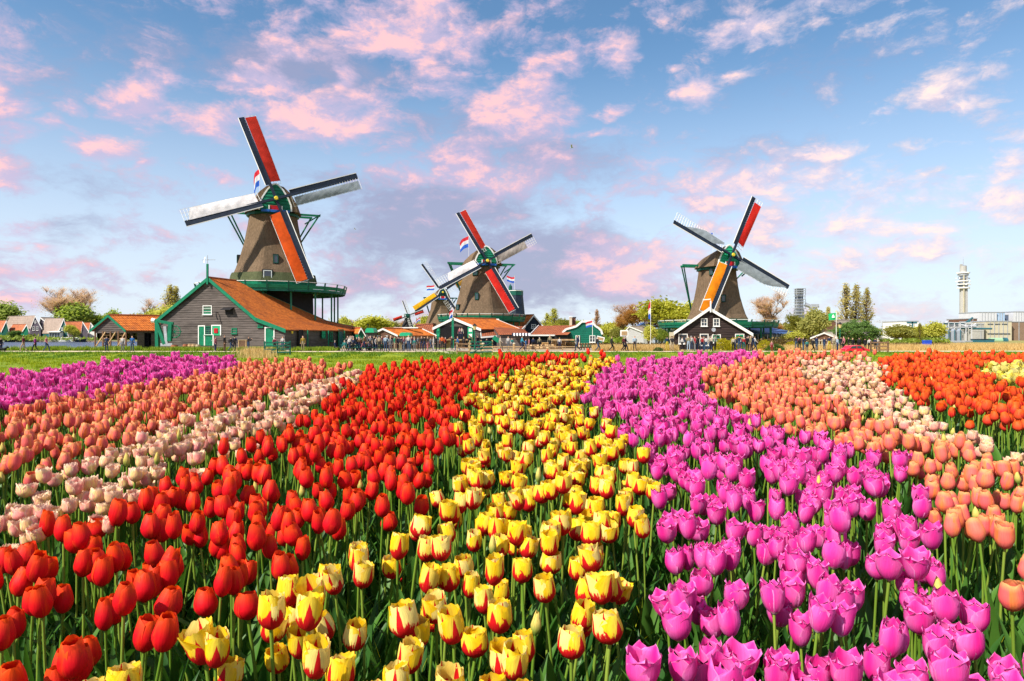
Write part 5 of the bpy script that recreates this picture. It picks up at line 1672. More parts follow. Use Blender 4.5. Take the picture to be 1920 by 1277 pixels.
# ------------------------------------------------------------------ industry at the right horizon
def tower():
    Y = 620; s = F / Y; c = Vector((X(1806, Y), Y, 0)); Z = lambda py: CAMZ + (HY - py) / s
    t = thing('telecom_tower', (c.x, c.y, 0), 'tall pale concrete telecommunications tower with ringed platforms', 'tower')
    MB().rings([octo(c, 6.3 / s, 0, 16, .2), octo(c, 6.0 / s, Z(560), 16, .2), octo(c, 5.7 / s, Z(499), 16, .2)], 0, True, False, True).build('shaft', CONC, t)
    for dx, w in ((-3.6, 1.6), (2.2, 2.4)):
        MB().box((c.x + dx / s, c.y - 7.2 / s, Z(575) / 1), (w / s, 1.5 / s, (Z(520) - Z(640)))).build('rib', BEIGE if dx < 0 else plain('shaded rib', (.42, .42, .42), .8, .1), t)  # right rib greyer: the tower's shaded side put into its colour
    for py, r, h in ((513, 11, 2.2), (517, 9, 3), (528, 9.5, 1.6), (534, 11, 1.6), (541, 10.5, 2.4)):
        MB().rings([octo(c, r / s, Z(py), 20), octo(c, r / s, Z(py - h), 20)], 0, True, True, True).build('platform', METAL if py == 517 else WHITE, t)
    for py in (523, 531, 537):
        MB().rings([octo(c, 7.8 / s, Z(py), 12), octo(c, 7.8 / s, Z(py - 4), 12)], 0, True, True, True).build('equipment_ring', plain('antenna grey', (.16, .19, .24), .7, .3, .5), t)
    for k in range(14):
        a = k * .9; r = 10.3 / s; z = Z(540 - (k % 4) * 6)
        MB().tube([(c.x + r * cos(a), c.y + r * sin(a), z), (c.x + (r + .8) * cos(a), c.y + (r + .8) * sin(a), z)], [.4, .7], 8).build('dish', WHITE, t)
    for dx, top in ((-4, 496), (3.5, 498)):
        MB().box((c.x + dx / s, c.y, (Z(top) + Z(500)) / 2), (3.4 / s, 3.4 / s, Z(top) - Z(501))).build('crown_block', CONC if dx < 0 else METAL, t)
    MB().tube([(c.x, c.y, Z(499)), (c.x, c.y, Z(482))], [.35, .12], 6).build('mast', METAL, t)
tower()
LWHITE = plain('dull white cladding', (.56, .57, .60), .7, .08, .5)
def block(label, x0, y0, x1, y1, Y, mat, name='factory_building', depth=15, lines=0, wins=(), side=None):
    a, b = P(x0, y0, Y), P(x1, y1, Y)
    t = thing(name, ((a.x + b.x) / 2, Y, 0), label, 'factory', 'factory buildings on the right horizon')
    MB().box(((a.x + b.x) / 2, Y + depth / 2, a.z / 2), (b.x - a.x, depth, a.z)).build('wall', mat, t)
    MB().box(((a.x + b.x) / 2, Y + depth / 2, a.z + .15), (b.x - a.x + .3, depth + .3, .35)).build('roof_edge', METAL, t)
    for (u0, v0, u1, v1, n, m) in wins:
        for i in range(n):
            p, q = P(u0 + (u1 - u0) * (i + .12) / n, v0, Y), P(u0 + (u1 - u0) * (i + .88) / n, v1, Y)
            MB().box(((p.x + q.x) / 2, Y - .05, (p.z + q.z) / 2), (q.x - p.x, .2, p.z - q.z)).build('window', m, t)
    for i in range(lines):
        x = a.x + (b.x - a.x) * (i + 1) / (lines + 1)
        MB().box((x, Y - .06, a.z / 2), (.25, .12, a.z)).build('panel_joint', METAL, t)
    return t
block('large beige factory block with a row of small windows at the right', 1848, 603, 1897, 645, 260, BEIGE, wins=[(1851, 625, 1894, 627, 14, GLASS), (1850, 607, 1890, 608.6, 3, GLASS)], lines=5)
block('dark brown factory wall at the right edge of the picture', 1898, 604, 1935, 645, 262, plain('brown cladding', (.24, .16, .11), .8, .2), lines=2)
block('white factory block with blue end on the skyline right of the tower', 1836, 586, 1869, 640, 330, LWHITE, lines=5)
block('pale blue factory end on the skyline beside the white block', 1870, 586, 1884, 640, 331, PALEB, lines=2)
block('white building on the skyline at the right edge', 1900, 585, 1935, 640, 335, LWHITE, lines=6)
block('dark little penthouse on the skyline between two white blocks', 1885, 591, 1891, 640, 334, plain('slate cladding', (.10, .13, .2), .6, .2))
block('brown brick tower block right behind the telecommunications tower', 1816, 598, 1832, 645, 300, BRICK, lines=1)
block('beige concrete block left of the beige factory', 1833, 608, 1845, 645, 258, CONC, lines=1)
block('white and teal shed half hidden by yellow green trees', 1697, 603, 1722, 645, 250, WHITE, lines=2, wins=[(1697, 603, 1722, 606, 1, TEAL), (1709, 603, 1712, 640, 1, TEAL)])
block('dark teal low wall of the silo yard', 1740, 641, 1822, 650, 190, TEAL, depth=4)
block('grey concrete bunker in front of the silos', 1772, 642, 1808, 656, 175, plain('bunker concrete', (.20, .23, .26), .9, .2), depth=5, wins=[(1782, 645, 1792, 654, 1, DARKIN)])
for i, px in enumerate((1765, 1776, 1787, 1798)):
    Y = 200; s = F / Y; c = Vector((X(px, Y), Y, 0)); Z = lambda py: CAMZ + (HY - py) / s
    t = thing('silo', c, ['pale grey silo, leftmost of the row of four below the tower', 'second grey silo from the left in the row below the tower', 'third grey silo from the left in the row below the tower', 'grey silo at the right end of the row below the tower'][i], 'silo', 'row of silos')
    MB().rings([octo(c, 4.6 / s, 0, 16), octo(c, 4.6 / s, Z(620), 16), octo(c, 1 / s, Z(616), 16)], 0, True, False, True).build('tank', plain('silo grey', (.24, .27, .31), .6, .12, 1), t)
    MB().tube([c + Vector((0, -4.8 / s, .5)), c + Vector((0, -4.8 / s, Z(619)))], .12, 5).build('ladder', TEAL, t)
def yard(label, x0, x1, y0, y1, Y, seed, col_, n=26):
    r = random.Random(seed); t = thing('pipe_rack', P((x0 + x1) / 2, 645, Y), label, 'pipe rack')
    for i in range(n):
        x = r.uniform(x0, x1); y = r.uniform(y0, y1)
        a = P(x, y, Y + r.uniform(0, 6)); 
        if i % 3 == 0: b = a + Vector((0, 0, -r.uniform(1, 5)))
        elif i % 3 == 1: b = a + Vector((r.uniform(2, 7), 0, 0))
        else: b = a + Vector((r.uniform(1, 3), 0, r.uniform(-2, 2)))
        MB().tube([a, b], r.uniform(.12, .3), 5).build('pipe', [METAL, LWHITE, TEAL, CONC][i % 4] if col_ else METAL, t)
    for x in np.arange(x0, x1 + 1, (x1 - x0) / 6):
        MB().bar(P(x, 648, Y), P(x, y0, Y), .18, .18).build('column', LWHITE, t)
    for y in (y0, (y0 + y1) / 2):
        MB().bar(P(x0, y, Y), P(x1, y, Y), .18, .2).build('beam', LWHITE, t)
yard('pale tangle of pipes and beams above the four silos', 1757, 1822, 605, 622, 210, 3, True, 60)
def process_tower():
    Y = 420; s = F / Y; t = thing('process_tower', P(1502, 640, Y), 'grey industrial process tower with stacked platforms above the trees', 'tower')
    Z = lambda py: CAMZ + (HY - py) / s; c = P(1502, 630, Y)
    for y0, y1, w in ((640, 580, 22), (580, 562, 17), (562, 553, 15), (553, 541, 17)):
        MB().box((c.x, Y + 3, (Z(y0) + Z(y1)) / 2), (w / s * .62, 5, Z(y1) - Z(y0))).build('core', METAL if y0 != 562 else plain('slate core', (.12, .15, .2), .6, .3), t)
        for sx in (-1, 0, 1):
            MB().bar((c.x + sx * w / s / 2, Y, Z(y0)), (c.x + sx * w / s / 2, Y, Z(y1)), .25, .25).build('column', METAL, t)
    for y in (541, 545, 549, 555, 561, 566, 572, 578, 584, 590):
        w = 9.5 if y < 575 else 11.5
        MB().box((c.x, Y + 2, Z(y)), (1.7 * w / s, 6, .3)).build('platform', METAL, t)
    MB().tube([P(1510, 571, Y), P(1518, 574, Y), P(1524, 580, Y), P(1531, 578, Y)], [1.3, 1.2, 1.1, 1.0], 8).build('duct', METAL, t)
    MB().box(P(1527, 573.5, Y), (4.5, 3, 2.0)).build('hopper', METAL, t)
process_tower()
yard('thin white pipe bridge along the horizon behind the round green tree', 1640, 1700, 602, 607, 300, 9, False, 8)
yard('thin pipe bridge on the horizon above the pale roofs', 1545, 1600, 597, 604, 380, 5, False, 8)
# green tank and blue container
t = thing('storage_tank', P(1880, 640, 215), 'pale green horizontal storage tank in front of the beige factory', 'tank')
MB().tube([P(1855, 638.5, 215), P(1882, 638.5, 215)], .85, 12).build('tank', plain('pale green tank', (.30, .48, .30), .6, .1), t)
MB().tube([P(1882, 639, 214), P(1887, 639, 214)], 1.0, 12).build('tank_end', TEAL, t)
t = thing('container', (X(1738, 100), 100, 0), 'small bright blue container in the reeds at the right', 'container')
MB().box((X(1738, 100), 100, .7), (.95, .8, .75)).build('body', plain('container blue', (.02, .07, .5), .5, .1), t)
MB().box((X(1738, 100), 100, 1.1), (1.0, .86, .08)).build('lid', plain('container lid', (.03, .12, .6), .5, .1), t)
t = thing('shed', P(1840, 640, 190), 'dark blue flat shed left of the green tank', 'shed')
MB().box(P(1842, 641, 190), (3.9, 4, 1.3)).build('wall', TEAL, t); MB().box(P(1842, 636, 190), (4.1, 4.2, .15)).build('roof', NAVY, t)

# ------------------------------------------------------------------ red car
def car():
    Y = 74; c = Vector(G(1602, Y)); c.z = -.42
    t = thing('parked_car', c, 'small red car parked behind the coral tulips at the right', 'car')
    L_, W = 2.7, 1.5
    side = [(-.5, .36), (-.5, .62), (-.44, .78), (-.36, .84), (-.24, 1.12), (.03, 1.17), (.16, 1.12), (.30, .84), (.46, .74), (.5, .62), (.5, .36)]
    rings = []
    for y, k in ((-.75, .9), (-.72, 1.0), (.72, 1.0), (.75, .9)):
        rings.append([c + Vector((x * L_ * (1 if k == 1 else .97), y, z if k == 1 else .42 + (z - .42) * .93)) for x, z in side])
    MB().rings(rings, 0, True, True, True).build('body', plain('red car paint', (.62, .01, .03), .25, .05, 2, 0, spec=.6), t, smooth=False)
    for a in ([(-.31, .84), (-.23, 1.06), (-.06, 1.11), (-.06, .84)], [(-.03, .84), (-.03, 1.12), (.12, 1.08), (.22, .84)]):
        MB().prism([c + Vector((x * L_, -.77, z)) for x, z in a], (0, .03, 0)).build('window', GLASS, t)
    MB().prism([c + Vector((.17 * L_, -.62, 1.10)), c + Vector((.295 * L_, -.68, .85)), c + Vector((.295 * L_, .68, .85)), c + Vector((.17 * L_, .62, 1.10))], (.03, 0, .02)).build('windscreen', GLASS, t)
    for sx in (-.3, .31):
        for sy in (-.7, .7):
            wc = c + Vector((sx * L_, sy, .3))
            w = MB().tube([wc + Vector((0, -.1, 0)), wc + Vector((0, .1, 0))], .3, 14).build('wheel', TAR, t)
            MB().tube([wc + Vector((0, -.12, 0)), wc + Vector((0, .12, 0))], .17, 10).build('rim', METAL, w)
    for sy in (-.55, .55):
        MB().box(c + Vector((.5 * L_, sy, .6)), (.06, .25, .14)).build('headlight', WHITE, t)
        MB().box(c + Vector((-.5 * L_, sy, .65)), (.06, .2, .2)).build('tail_light', RED, t)
    MB().box(c + Vector((.18 * L_, -.85, .9)), (.14, .16, .1)).build('mirror', RED, t)
car()

# ------------------------------------------------------------------ trees
def tree_meshes(kind, seed):
    """unit tree, 1 m high: (wood mesh, crown mesh)"""
    r = random.Random(seed)
    tips, mb = [], MB()
    def grow(p, d, L_, rad, lev, maxlev, spread, up):
        segs = 3; pts = [p]; rr = [rad]; q = p.copy(); dd = d.copy()
        for i in range(segs):
            dd = (dd + Vector((r.uniform(-1, 1), r.uniform(-1, 1), r.uniform(-.3, .6) * up)) * .16).normalized()
            q = q + dd * L_ / segs; pts.append(q.copy()); rr.append(rad * (1 - .55 * (i + 1) / segs))
        mb.tube(pts, rr, 4 if lev else 6, 0, False)
        if lev >= maxlev:
            tips.append((pts[-1], dd)); tips.append((pts[-2], dd)); tips.append((pts[1], dd)); return
        for k in range(r.choice((3, 4)) + (1 if lev == 0 else 0)):
            f = r.uniform(.35, 1); a = r.uniform(0, 2 * pi)
            base = pts[0].lerp(pts[-1], f) if segs == 1 else pts[min(segs, max(1, int(f * segs + .5)))]
            side = Vector((cos(a), sin(a), 0)); nd = (dd * (1 - spread) + side * spread + Vector((0, 0, .25 * up))).normalized()
            grow(base, nd, L_ * r.uniform(.55, .75), rr[-1] * .62 + .0006, lev + 1, maxlev, spread, up)
    cr = MB()
    if kind == 'poplar':
        mb.tube([Vector((0, 0, 0)), Vector((.01, 0, .5)), Vector((0, 0, 1))], [.018, .012, .002], 6, 0, False)
        for i in range(150):
            z = r.uniform(.10, .97) ; a = r.uniform(0, 2 * pi); w = .10 * (sin(pi * min(1, (z + .06) * .95) ** .8) ** .9) * r.uniform(.4, 1.1) + .004
            b = Vector((cos(a) * .01, sin(a) * .01, z - .10)); e = Vector((cos(a) * w, sin(a) * w, z + .05))
            mb.tube([b, b.lerp(e, .6) + Vector((cos(a) * .01, sin(a) * .01, 0)), e], [.003, .002, .0008], 3, 0, False)
            tips.append((e, (e - b).normalized())); tips.append((b.lerp(e, .7), (e - b).normalized()))
        nl, sz, sp_ = 8, .0105, .013
    elif kind == 'bare':
        grow(Vector((0, 0, 0)), Vector((0, 0, 1)), .22, .020, 0, 5, .30, 1.7)
        nl, sz, sp_ = 0, .012, .03
        for p, d in tips:
            for k in range(5):
                dd = (d + Vector((r.gauss(0, .45), r.gauss(0, .45), r.uniform(0, .6)))).normalized(); L2 = r.uniform(.03, .075); sd = dd.cross(Vector((0, 0, 1))) * .0011
                cr.poly([p - sd, p + sd, p + dd * L2])
        for p, d in tips[::2]:
            for k in range(3):
                q = p + Vector((r.gauss(0, 1), r.gauss(0, 1), r.gauss(0, 1))) * .03; a = Vector((r.gauss(0, 1), r.gauss(0, 1), r.gauss(0, 1))).normalized(); b = a.orthogonal().normalized()
                cr.poly([q, q + a * .004, q + a * .004 + b * .003, q + b * .003])
    else:
        dense = kind == 'dense'
        if dense:
            mb.tube([Vector((0, 0, 0)), Vector((.01, 0, .3)), Vector((0, 0, .7))], [.03, .02, .005], 6, 0, False)
            for i in range(330):
                d_ = Vector((r.gauss(0, 1), r.gauss(0, 1), r.gauss(0, 1))).normalized(); q_ = r.uniform(.6, 1) ** .6
                lump = 1 + .16 * sin(d_.x * 5 + 1) * cos(d_.y * 6) + .08 * sin(d_.z * 9)
                tips.append((Vector((d_.x * .55 * q_ * lump, d_.y * .55 * q_ * lump, .5 + d_.z * .46 * q_ * lump)), d_))
        else:
            grow(Vector((0, 0, 0)), Vector((0, 0, 1)), .17, .020, 0, 4, .44, .9)
        nl, sz, sp_ = (56, .021, .04) if dense else (12, .0125, .030)
    for p, d in tips:
        for k in range(nl):
            q = p + Vector((r.gauss(0, 1), r.gauss(0, 1), r.gauss(0, .8))) * sp_
            if q.z < .06: continue
            a = Vector((r.gauss(0, 1), r.gauss(0, 1), r.gauss(0, 1))).normalized(); b = a.orthogonal().normalized(); s_ = sz * r.uniform(.6, 1.3)
            cr.poly([q - a * s_, q + b * s_ * .6, q + a * s_, q - b * s_ * .6])
    # normalise the height to 1
    h = max(v[2] for v in (cr.v + mb.v)); wd = float(np.percentile([max(abs(v[0]), abs(v[1])) for v in (cr.v + mb.v)], 95 if kind != 'poplar' else 99))
    for m_ in (mb, cr): m_.v = [(x / h, y / h, z / h) for x, y, z in m_.v]
    return mb, cr, wd / h
BARKM = plain('bark', (.11, .075, .05), .9, .3, 20, .2)
FOL = {'bare_pink': foliage_mat('pinkish twigs', (.55, .37, .31), (.78, .58, .50), .45), 'bare_orange': foliage_mat('orange brown twigs', (.36, .17, .06), (.60, .34, .13), .45),
       'green': foliage_mat('spring green leaves', (.22, .32, .04), (.42, .48, .11), .45), 'yellow': foliage_mat('yellow green leaves', (.36, .38, .04), (.60, .56, .10), .4),
       'olive': foliage_mat('olive leaves', (.22, .24, .05), (.44, .40, .11), .45), 'dark': foliage_mat('dark green leaves', (.05, .11, .025), (.15, .25, .05), .3),
       'poplar': foliage_mat('poplar buds', (.42, .36, .10), (.64, .55, .20), .45)}
TREE_CACHE = {}
def tree(kind, colr, px, ytop, ybase, wpx, Y, label, name='tree', group='trees on the horizon'):
    global _tn
    _tn = globals().get('_tn', 0) + 1
    key = (kind, _tn % 3)
    if key not in TREE_CACHE:
        TREE_CACHE[key] = tree_meshes(kind, hash_seed(kind) + _tn % 3) + ({},)
    mw, mc, ratio, cache = TREE_CACHE[key]
    if 'w' not in cache: cache['w'] = mw.mesh('trunk', BARKM)
    if colr not in cache: cache[colr] = mc.mesh('crown', FOL[colr])
    h = (ybase - ytop) / F * Y; w = wpx / F * Y / 2
    x = X(px, Y); z = min(gz(x, Y), .2); z = max(z, -.3)
    ht = CAMZ + (HY - ytop) / F * Y - z
    t = thing(name, (x, Y, z), label, 'tree', group)
    t.scale = (w / (ratio), w / (ratio), ht); t.rotation_euler = (0, 0, (_tn * 1.7) % 6.28)
    for nm, me in (('trunk', cache['w']), ('crown', cache[colr])):
        o = bpy.data.objects.new(nm, me); col.objects.link(o); o.parent = t
def hash_seed(s): return sum(ord(c) * (i + 3) for i, c in enumerate(s))
TL = [('tree', 'green', 12, 560, 622, 62, 300, 'light green tree at the left edge of the far shore'),
      ('bare', 'bare_pink', 116, 530, 628, 84, 300, 'large leafless pinkish tree on the far shore'), ('bare', 'bare_pink', 152, 534, 628, 62, 305, 'second leafless pinkish tree right of the larger one'),
      ('tree', 'green', 157, 563, 628, 64, 296, 'green budding tree in front of the leafless pair'), ('tree', 'yellow', 135, 578, 630, 50, 294, 'low yellow green tree at the foot of the leafless pair'),
      ('tree', 'green', 190, 585, 628, 40, 300, 'low green tree left above the boathouse roof'), ('tree', 'green', 218, 576, 625, 34, 300, 'green tree above the boathouse ridge'),
      ('tree', 'olive', 248, 582, 625, 40, 310, 'olive tree right above the boathouse roof'), ('bare', 'bare_pink', 300, 552, 625, 48, 190, 'pinkish bare tree left of the big barn roof'),
      ('poplar', 'poplar', 318, 532, 615, 40, 170, 'slim budding poplar directly left of the barn gable'), ('poplar', 'poplar', 329, 535, 600, 30, 172, 'second slim poplar touching the barn gable'),
      ('tree', 'yellow', 305, 565, 640, 58, 160, 'bright yellow green tree beside the barn gable'), ('tree', 'yellow', 276, 575, 640, 34, 175, 'small yellow green tree between boathouse and barn'),
      ('tree', 'yellow', 138, 606, 640, 22, 262, 'small yellow shrub tree before the red roofed house'), ('tree', 'dark', 30, 618, 640, 20, 268, 'dark low tree between the left houses of the far shore'),
      ('tree', 'yellow', 642, 590, 630, 26, 240, 'small yellow green tree behind the low end of the barn roof'), ('bare', 'bare_orange', 672, 596, 630, 34, 250, 'bare brown tree right of the barn'),
      ('tree', 'yellow', 706, 590, 630, 58, 230, 'yellow green tree above the brick house'), ('tree', 'olive', 735, 596, 632, 50, 245, 'olive tree left of the tiny windmill'),
      ('tree', 'yellow', 797, 588, 625, 34, 240, 'yellow green tree between tiny and distant windmill'), ('bare', 'bare_orange', 757, 598, 630, 44, 260, 'bare brown tree behind the tiny windmill'),
      ('poplar', 'yellow', 1039, 577, 625, 28, 220, 'bright yellow green conical tree above the lumber barn'), ('poplar', 'yellow', 1026, 586, 625, 26, 225, 'shorter yellow green conical tree left of the tallest one'),
      ('tree', 'olive', 1060, 594, 625, 34, 230, 'olive tree right of the conical yellow green trees'), ('tree', 'green', 1090, 598, 628, 40, 260, 'green tree behind the bell gable'),
      ('poplar', 'bare_orange', 1119, 579, 628, 17, 240, 'thin lone brown poplar above the bell gable'), ('tree', 'yellow', 1143, 602, 645, 40, 210, 'yellow green shrub tree right of the bell gable'),
      ('bare', 'bare_orange', 1160, 576, 645, 52, 190, 'orange brown bare tree left of the white house'), ('bare', 'bare_orange', 1190, 564, 645, 84, 180, 'largest orange brown bare tree behind the white house'),
      ('bare', 'bare_orange', 1226, 566, 645, 58, 185, 'orange brown bare tree behind the tall flagpole'), ('tree', 'olive', 1150, 612, 648, 30, 160, 'low olive tree behind the signpost'),
      ('tree', 'yellow', 1262, 553, 645, 92, 150, 'large pale yellow green tree left of the black house'), ('tree', 'yellow', 1294, 560, 640, 50, 155, 'pale yellow green tree touching the windmill at the right'),
      ('tree', 'yellow', 1217, 606, 655, 26, 100, 'narrow yellow green tree at the foot of the tall flagpole'), ('tree', 'green', 1240, 612, 655, 24, 104, 'small green tree before the pale blue shed'),
      ('bare', 'bare_pink', 1438, 538, 640, 66, 170, 'pink bare tree right of the windmill at the right'), ('bare', 'bare_orange', 1462, 598, 630, 40, 210, 'low bare tree right of the pink one'),
      ('tree', 'olive', 1524, 574, 640, 46, 140, 'rounded olive tree in front of the process tower'), ('tree', 'olive', 1496, 585, 640, 34, 150, 'thin olive tree left of the rounded one'),
      ('poplar', 'poplar', 1553, 574, 612, 18, 240, 'short poplar left of the three tall ones'), ('poplar', 'poplar', 1586, 529, 640, 36, 180, 'tallest poplar, left of the row of three'),
      ('poplar', 'poplar', 1606, 529, 640, 32, 181, 'middle poplar of the row of three'), ('poplar', 'poplar', 1625, 538, 640, 28, 182, 'right poplar of the row of three'), ('tree', 'yellow', 1572, 596, 640, 26, 178, 'yellow shrub tree at the foot of the tallest poplar'),
      ('dense', 'dark', 1606, 597, 652, 76, 118, 'dense round dark green tree right of the green flag'), ('tree', 'olive', 1672, 606, 648, 60, 130, 'wide olive tree right of the round dark one'),
      ('tree', 'olive', 1700, 612, 650, 40, 128, 'lower olive tree left of the yellow ones'), ('tree', 'yellow', 1718, 608, 650, 34, 140, 'yellow green tree before the white and teal shed'),
      ('tree', 'yellow', 1746, 600, 655, 36, 120, 'yellow green tree left of the silos'), ('poplar', 'yellow', 1725, 605, 655, 16, 118, 'slender yellow green tree beside the silo yard'),
      ('tree', 'olive', 1486, 625, 655, 36, 106, 'low olive bush tree before the glass pavilion'), ('tree', 'yellow', 1494, 618, 655, 34, 104, 'bright green shrub tree at the end of the glass pavilion')]
for a in TL:
    tree(*a)

# far tree line and shrubs (nobody could count them)
def clumps(name, label, spec, mat, seed, quad=.16):
    r = np.random.default_rng(seed); V, Fc = [], []
    k = 0
    for (px0, px1, ytop, Y, dens, bs) in spec:
        n = int(dens)
        x = r.uniform(X(px0, Y), X(px1, Y), n); y = Y + r.uniform(-1, 1, n) * max(1.0, Y * .03)
        Hm = CAMZ + (HY - ytop) / F * Y
        env = .7 + .18 * np.sin(x * 18 / Y + 1.3) + .12 * np.sin(x * 47 / Y + y) + r.normal(0, .07, n)
        z = r.uniform(0, 1, n) ** .7 * Hm * env
        s = bs * r.uniform(.6, 1.4, n)
        for i in range(n):
            a = r.normal(size=3); a /= np.linalg.norm(a); b = np.cross(a, (0.3, .2, .9)); b /= np.linalg.norm(b) + 1e-6
            c = np.array((x[i], y[i], z[i])); V += [tuple(c - a * s[i]), tuple(c + b * s[i] * .6), tuple(c + a * s[i]), tuple(c - b * s[i] * .6)]
            Fc.append((k, k + 1, k + 2, k + 3)); k += 4
    me = bpy.data.meshes.new(name); me.from_pydata(V, [], Fc); me.materials.append(mat)
    return tag(add(name, me), label, kind='stuff')
clumps('treeline', 'distant yellow green wood along the horizon', [(180, 300, 592, 320, 2600, 1.3), (620, 860, 600, 290, 4500, 1.2), (1010, 1300, 603, 280, 6000, 1.1), (1440, 1760, 608, 330, 6000, 1.3), (-60, 200, 612, 320, 2500, 1.2)], FOL['olive'], 1)
clumps('hedge', 'low green shrubbery along the far shore', [(-40, 60, 628, 270, 900, .7), (60, 170, 632, 271, 900, .5), (1120, 1180, 628, 160, 900, .5), (1590, 1760, 630, 120, 3000, .35)], FOL['green'], 2)
clumps('dark_undergrowth', 'dark brown undergrowth behind the reeds', [(1120, 1250, 640, 104, 1500, .25), (1640, 1760, 641, 108, 1500, .25), (1430, 1530, 634, 100, 1500, .2)], foliage_mat('brown scrub', (.10, .07, .03), (.24, .18, .07), .2), 3)
FOL['gold'] = foliage_mat('golden bush leaves', (.35, .36, .02), (.62, .50, .04), .4)
def bush(label, px0, px1, ytop, Y, mat, n, bs, dep=1.5):
    r = np.random.default_rng(int(px0)); cx = (X(px0, Y) + X(px1, Y)) / 2; w = (X(px1, Y) - X(px0, Y)) / 2; H = CAMZ + (HY - ytop) / F * Y
    t = thing('bush', (cx, Y, 0), label, 'bush', 'bushes')
    V, Fc = [], []
    for i in range(n):
        d = r.normal(size=3); d /= np.linalg.norm(d); rad = r.uniform(.55, 1) ** .5 * (1 + .12 * sin(d[0] * 6) * cos(d[2] * 5))
        c = np.array((cx + d[0] * w * rad, Y + d[1] * dep * rad, abs(d[2]) * H * rad)); a = r.normal(size=3); a /= np.linalg.norm(a); b = np.cross(a, (.3, .2, .9)); s = bs * r.uniform(.6, 1.4)
        k = len(V); V += [tuple(c - a * s), tuple(c + b * s * .6), tuple(c + a * s), tuple(c - b * s * .6)]; Fc.append((k, k + 1, k + 2, k + 3))
    me = bpy.data.meshes.new('leaves'); me.from_pydata([(x - cx, y - Y, z) for x, y, z in V], [], Fc); me.materials.append(mat); add('leaves', me, t)
    mb = MB()
    for k in range(7):
        a = k * .9; mb.tube([(cx, Y, 0), (cx + cos(a) * w * .4, Y + sin(a) * .4, H * .5), (cx + cos(a) * w * .6, Y + sin(a) * .6, H * .8)], [.05, .03, .015], 4)
    mb.build('branches', BARKM, t)
bush('golden green bush before the right half of the black house', 1338, 1372, 634, 82, FOL['gold'], 1500, .11)
bush('taller golden bush under the right window of the black house', 1362, 1402, 631, 83, FOL['gold'], 1600, .11)
bush('yellow bush right of the black house before the glass pavilion', 1420, 1448, 637, 84, FOL['gold'], 900, .11)
bush('round olive bush right of the black house', 1436, 1470, 645, 80, FOL['dark'], 900, .12)
bush('light green bush left of the small crowd before the pavilion end', 1470, 1505, 640, 96, FOL['gold'], 900, .12)
bush('small dark green bush in the golden reeds near the tall flagpole', 1224, 1244, 651, 76, FOL['dark'], 600, .08, .8)

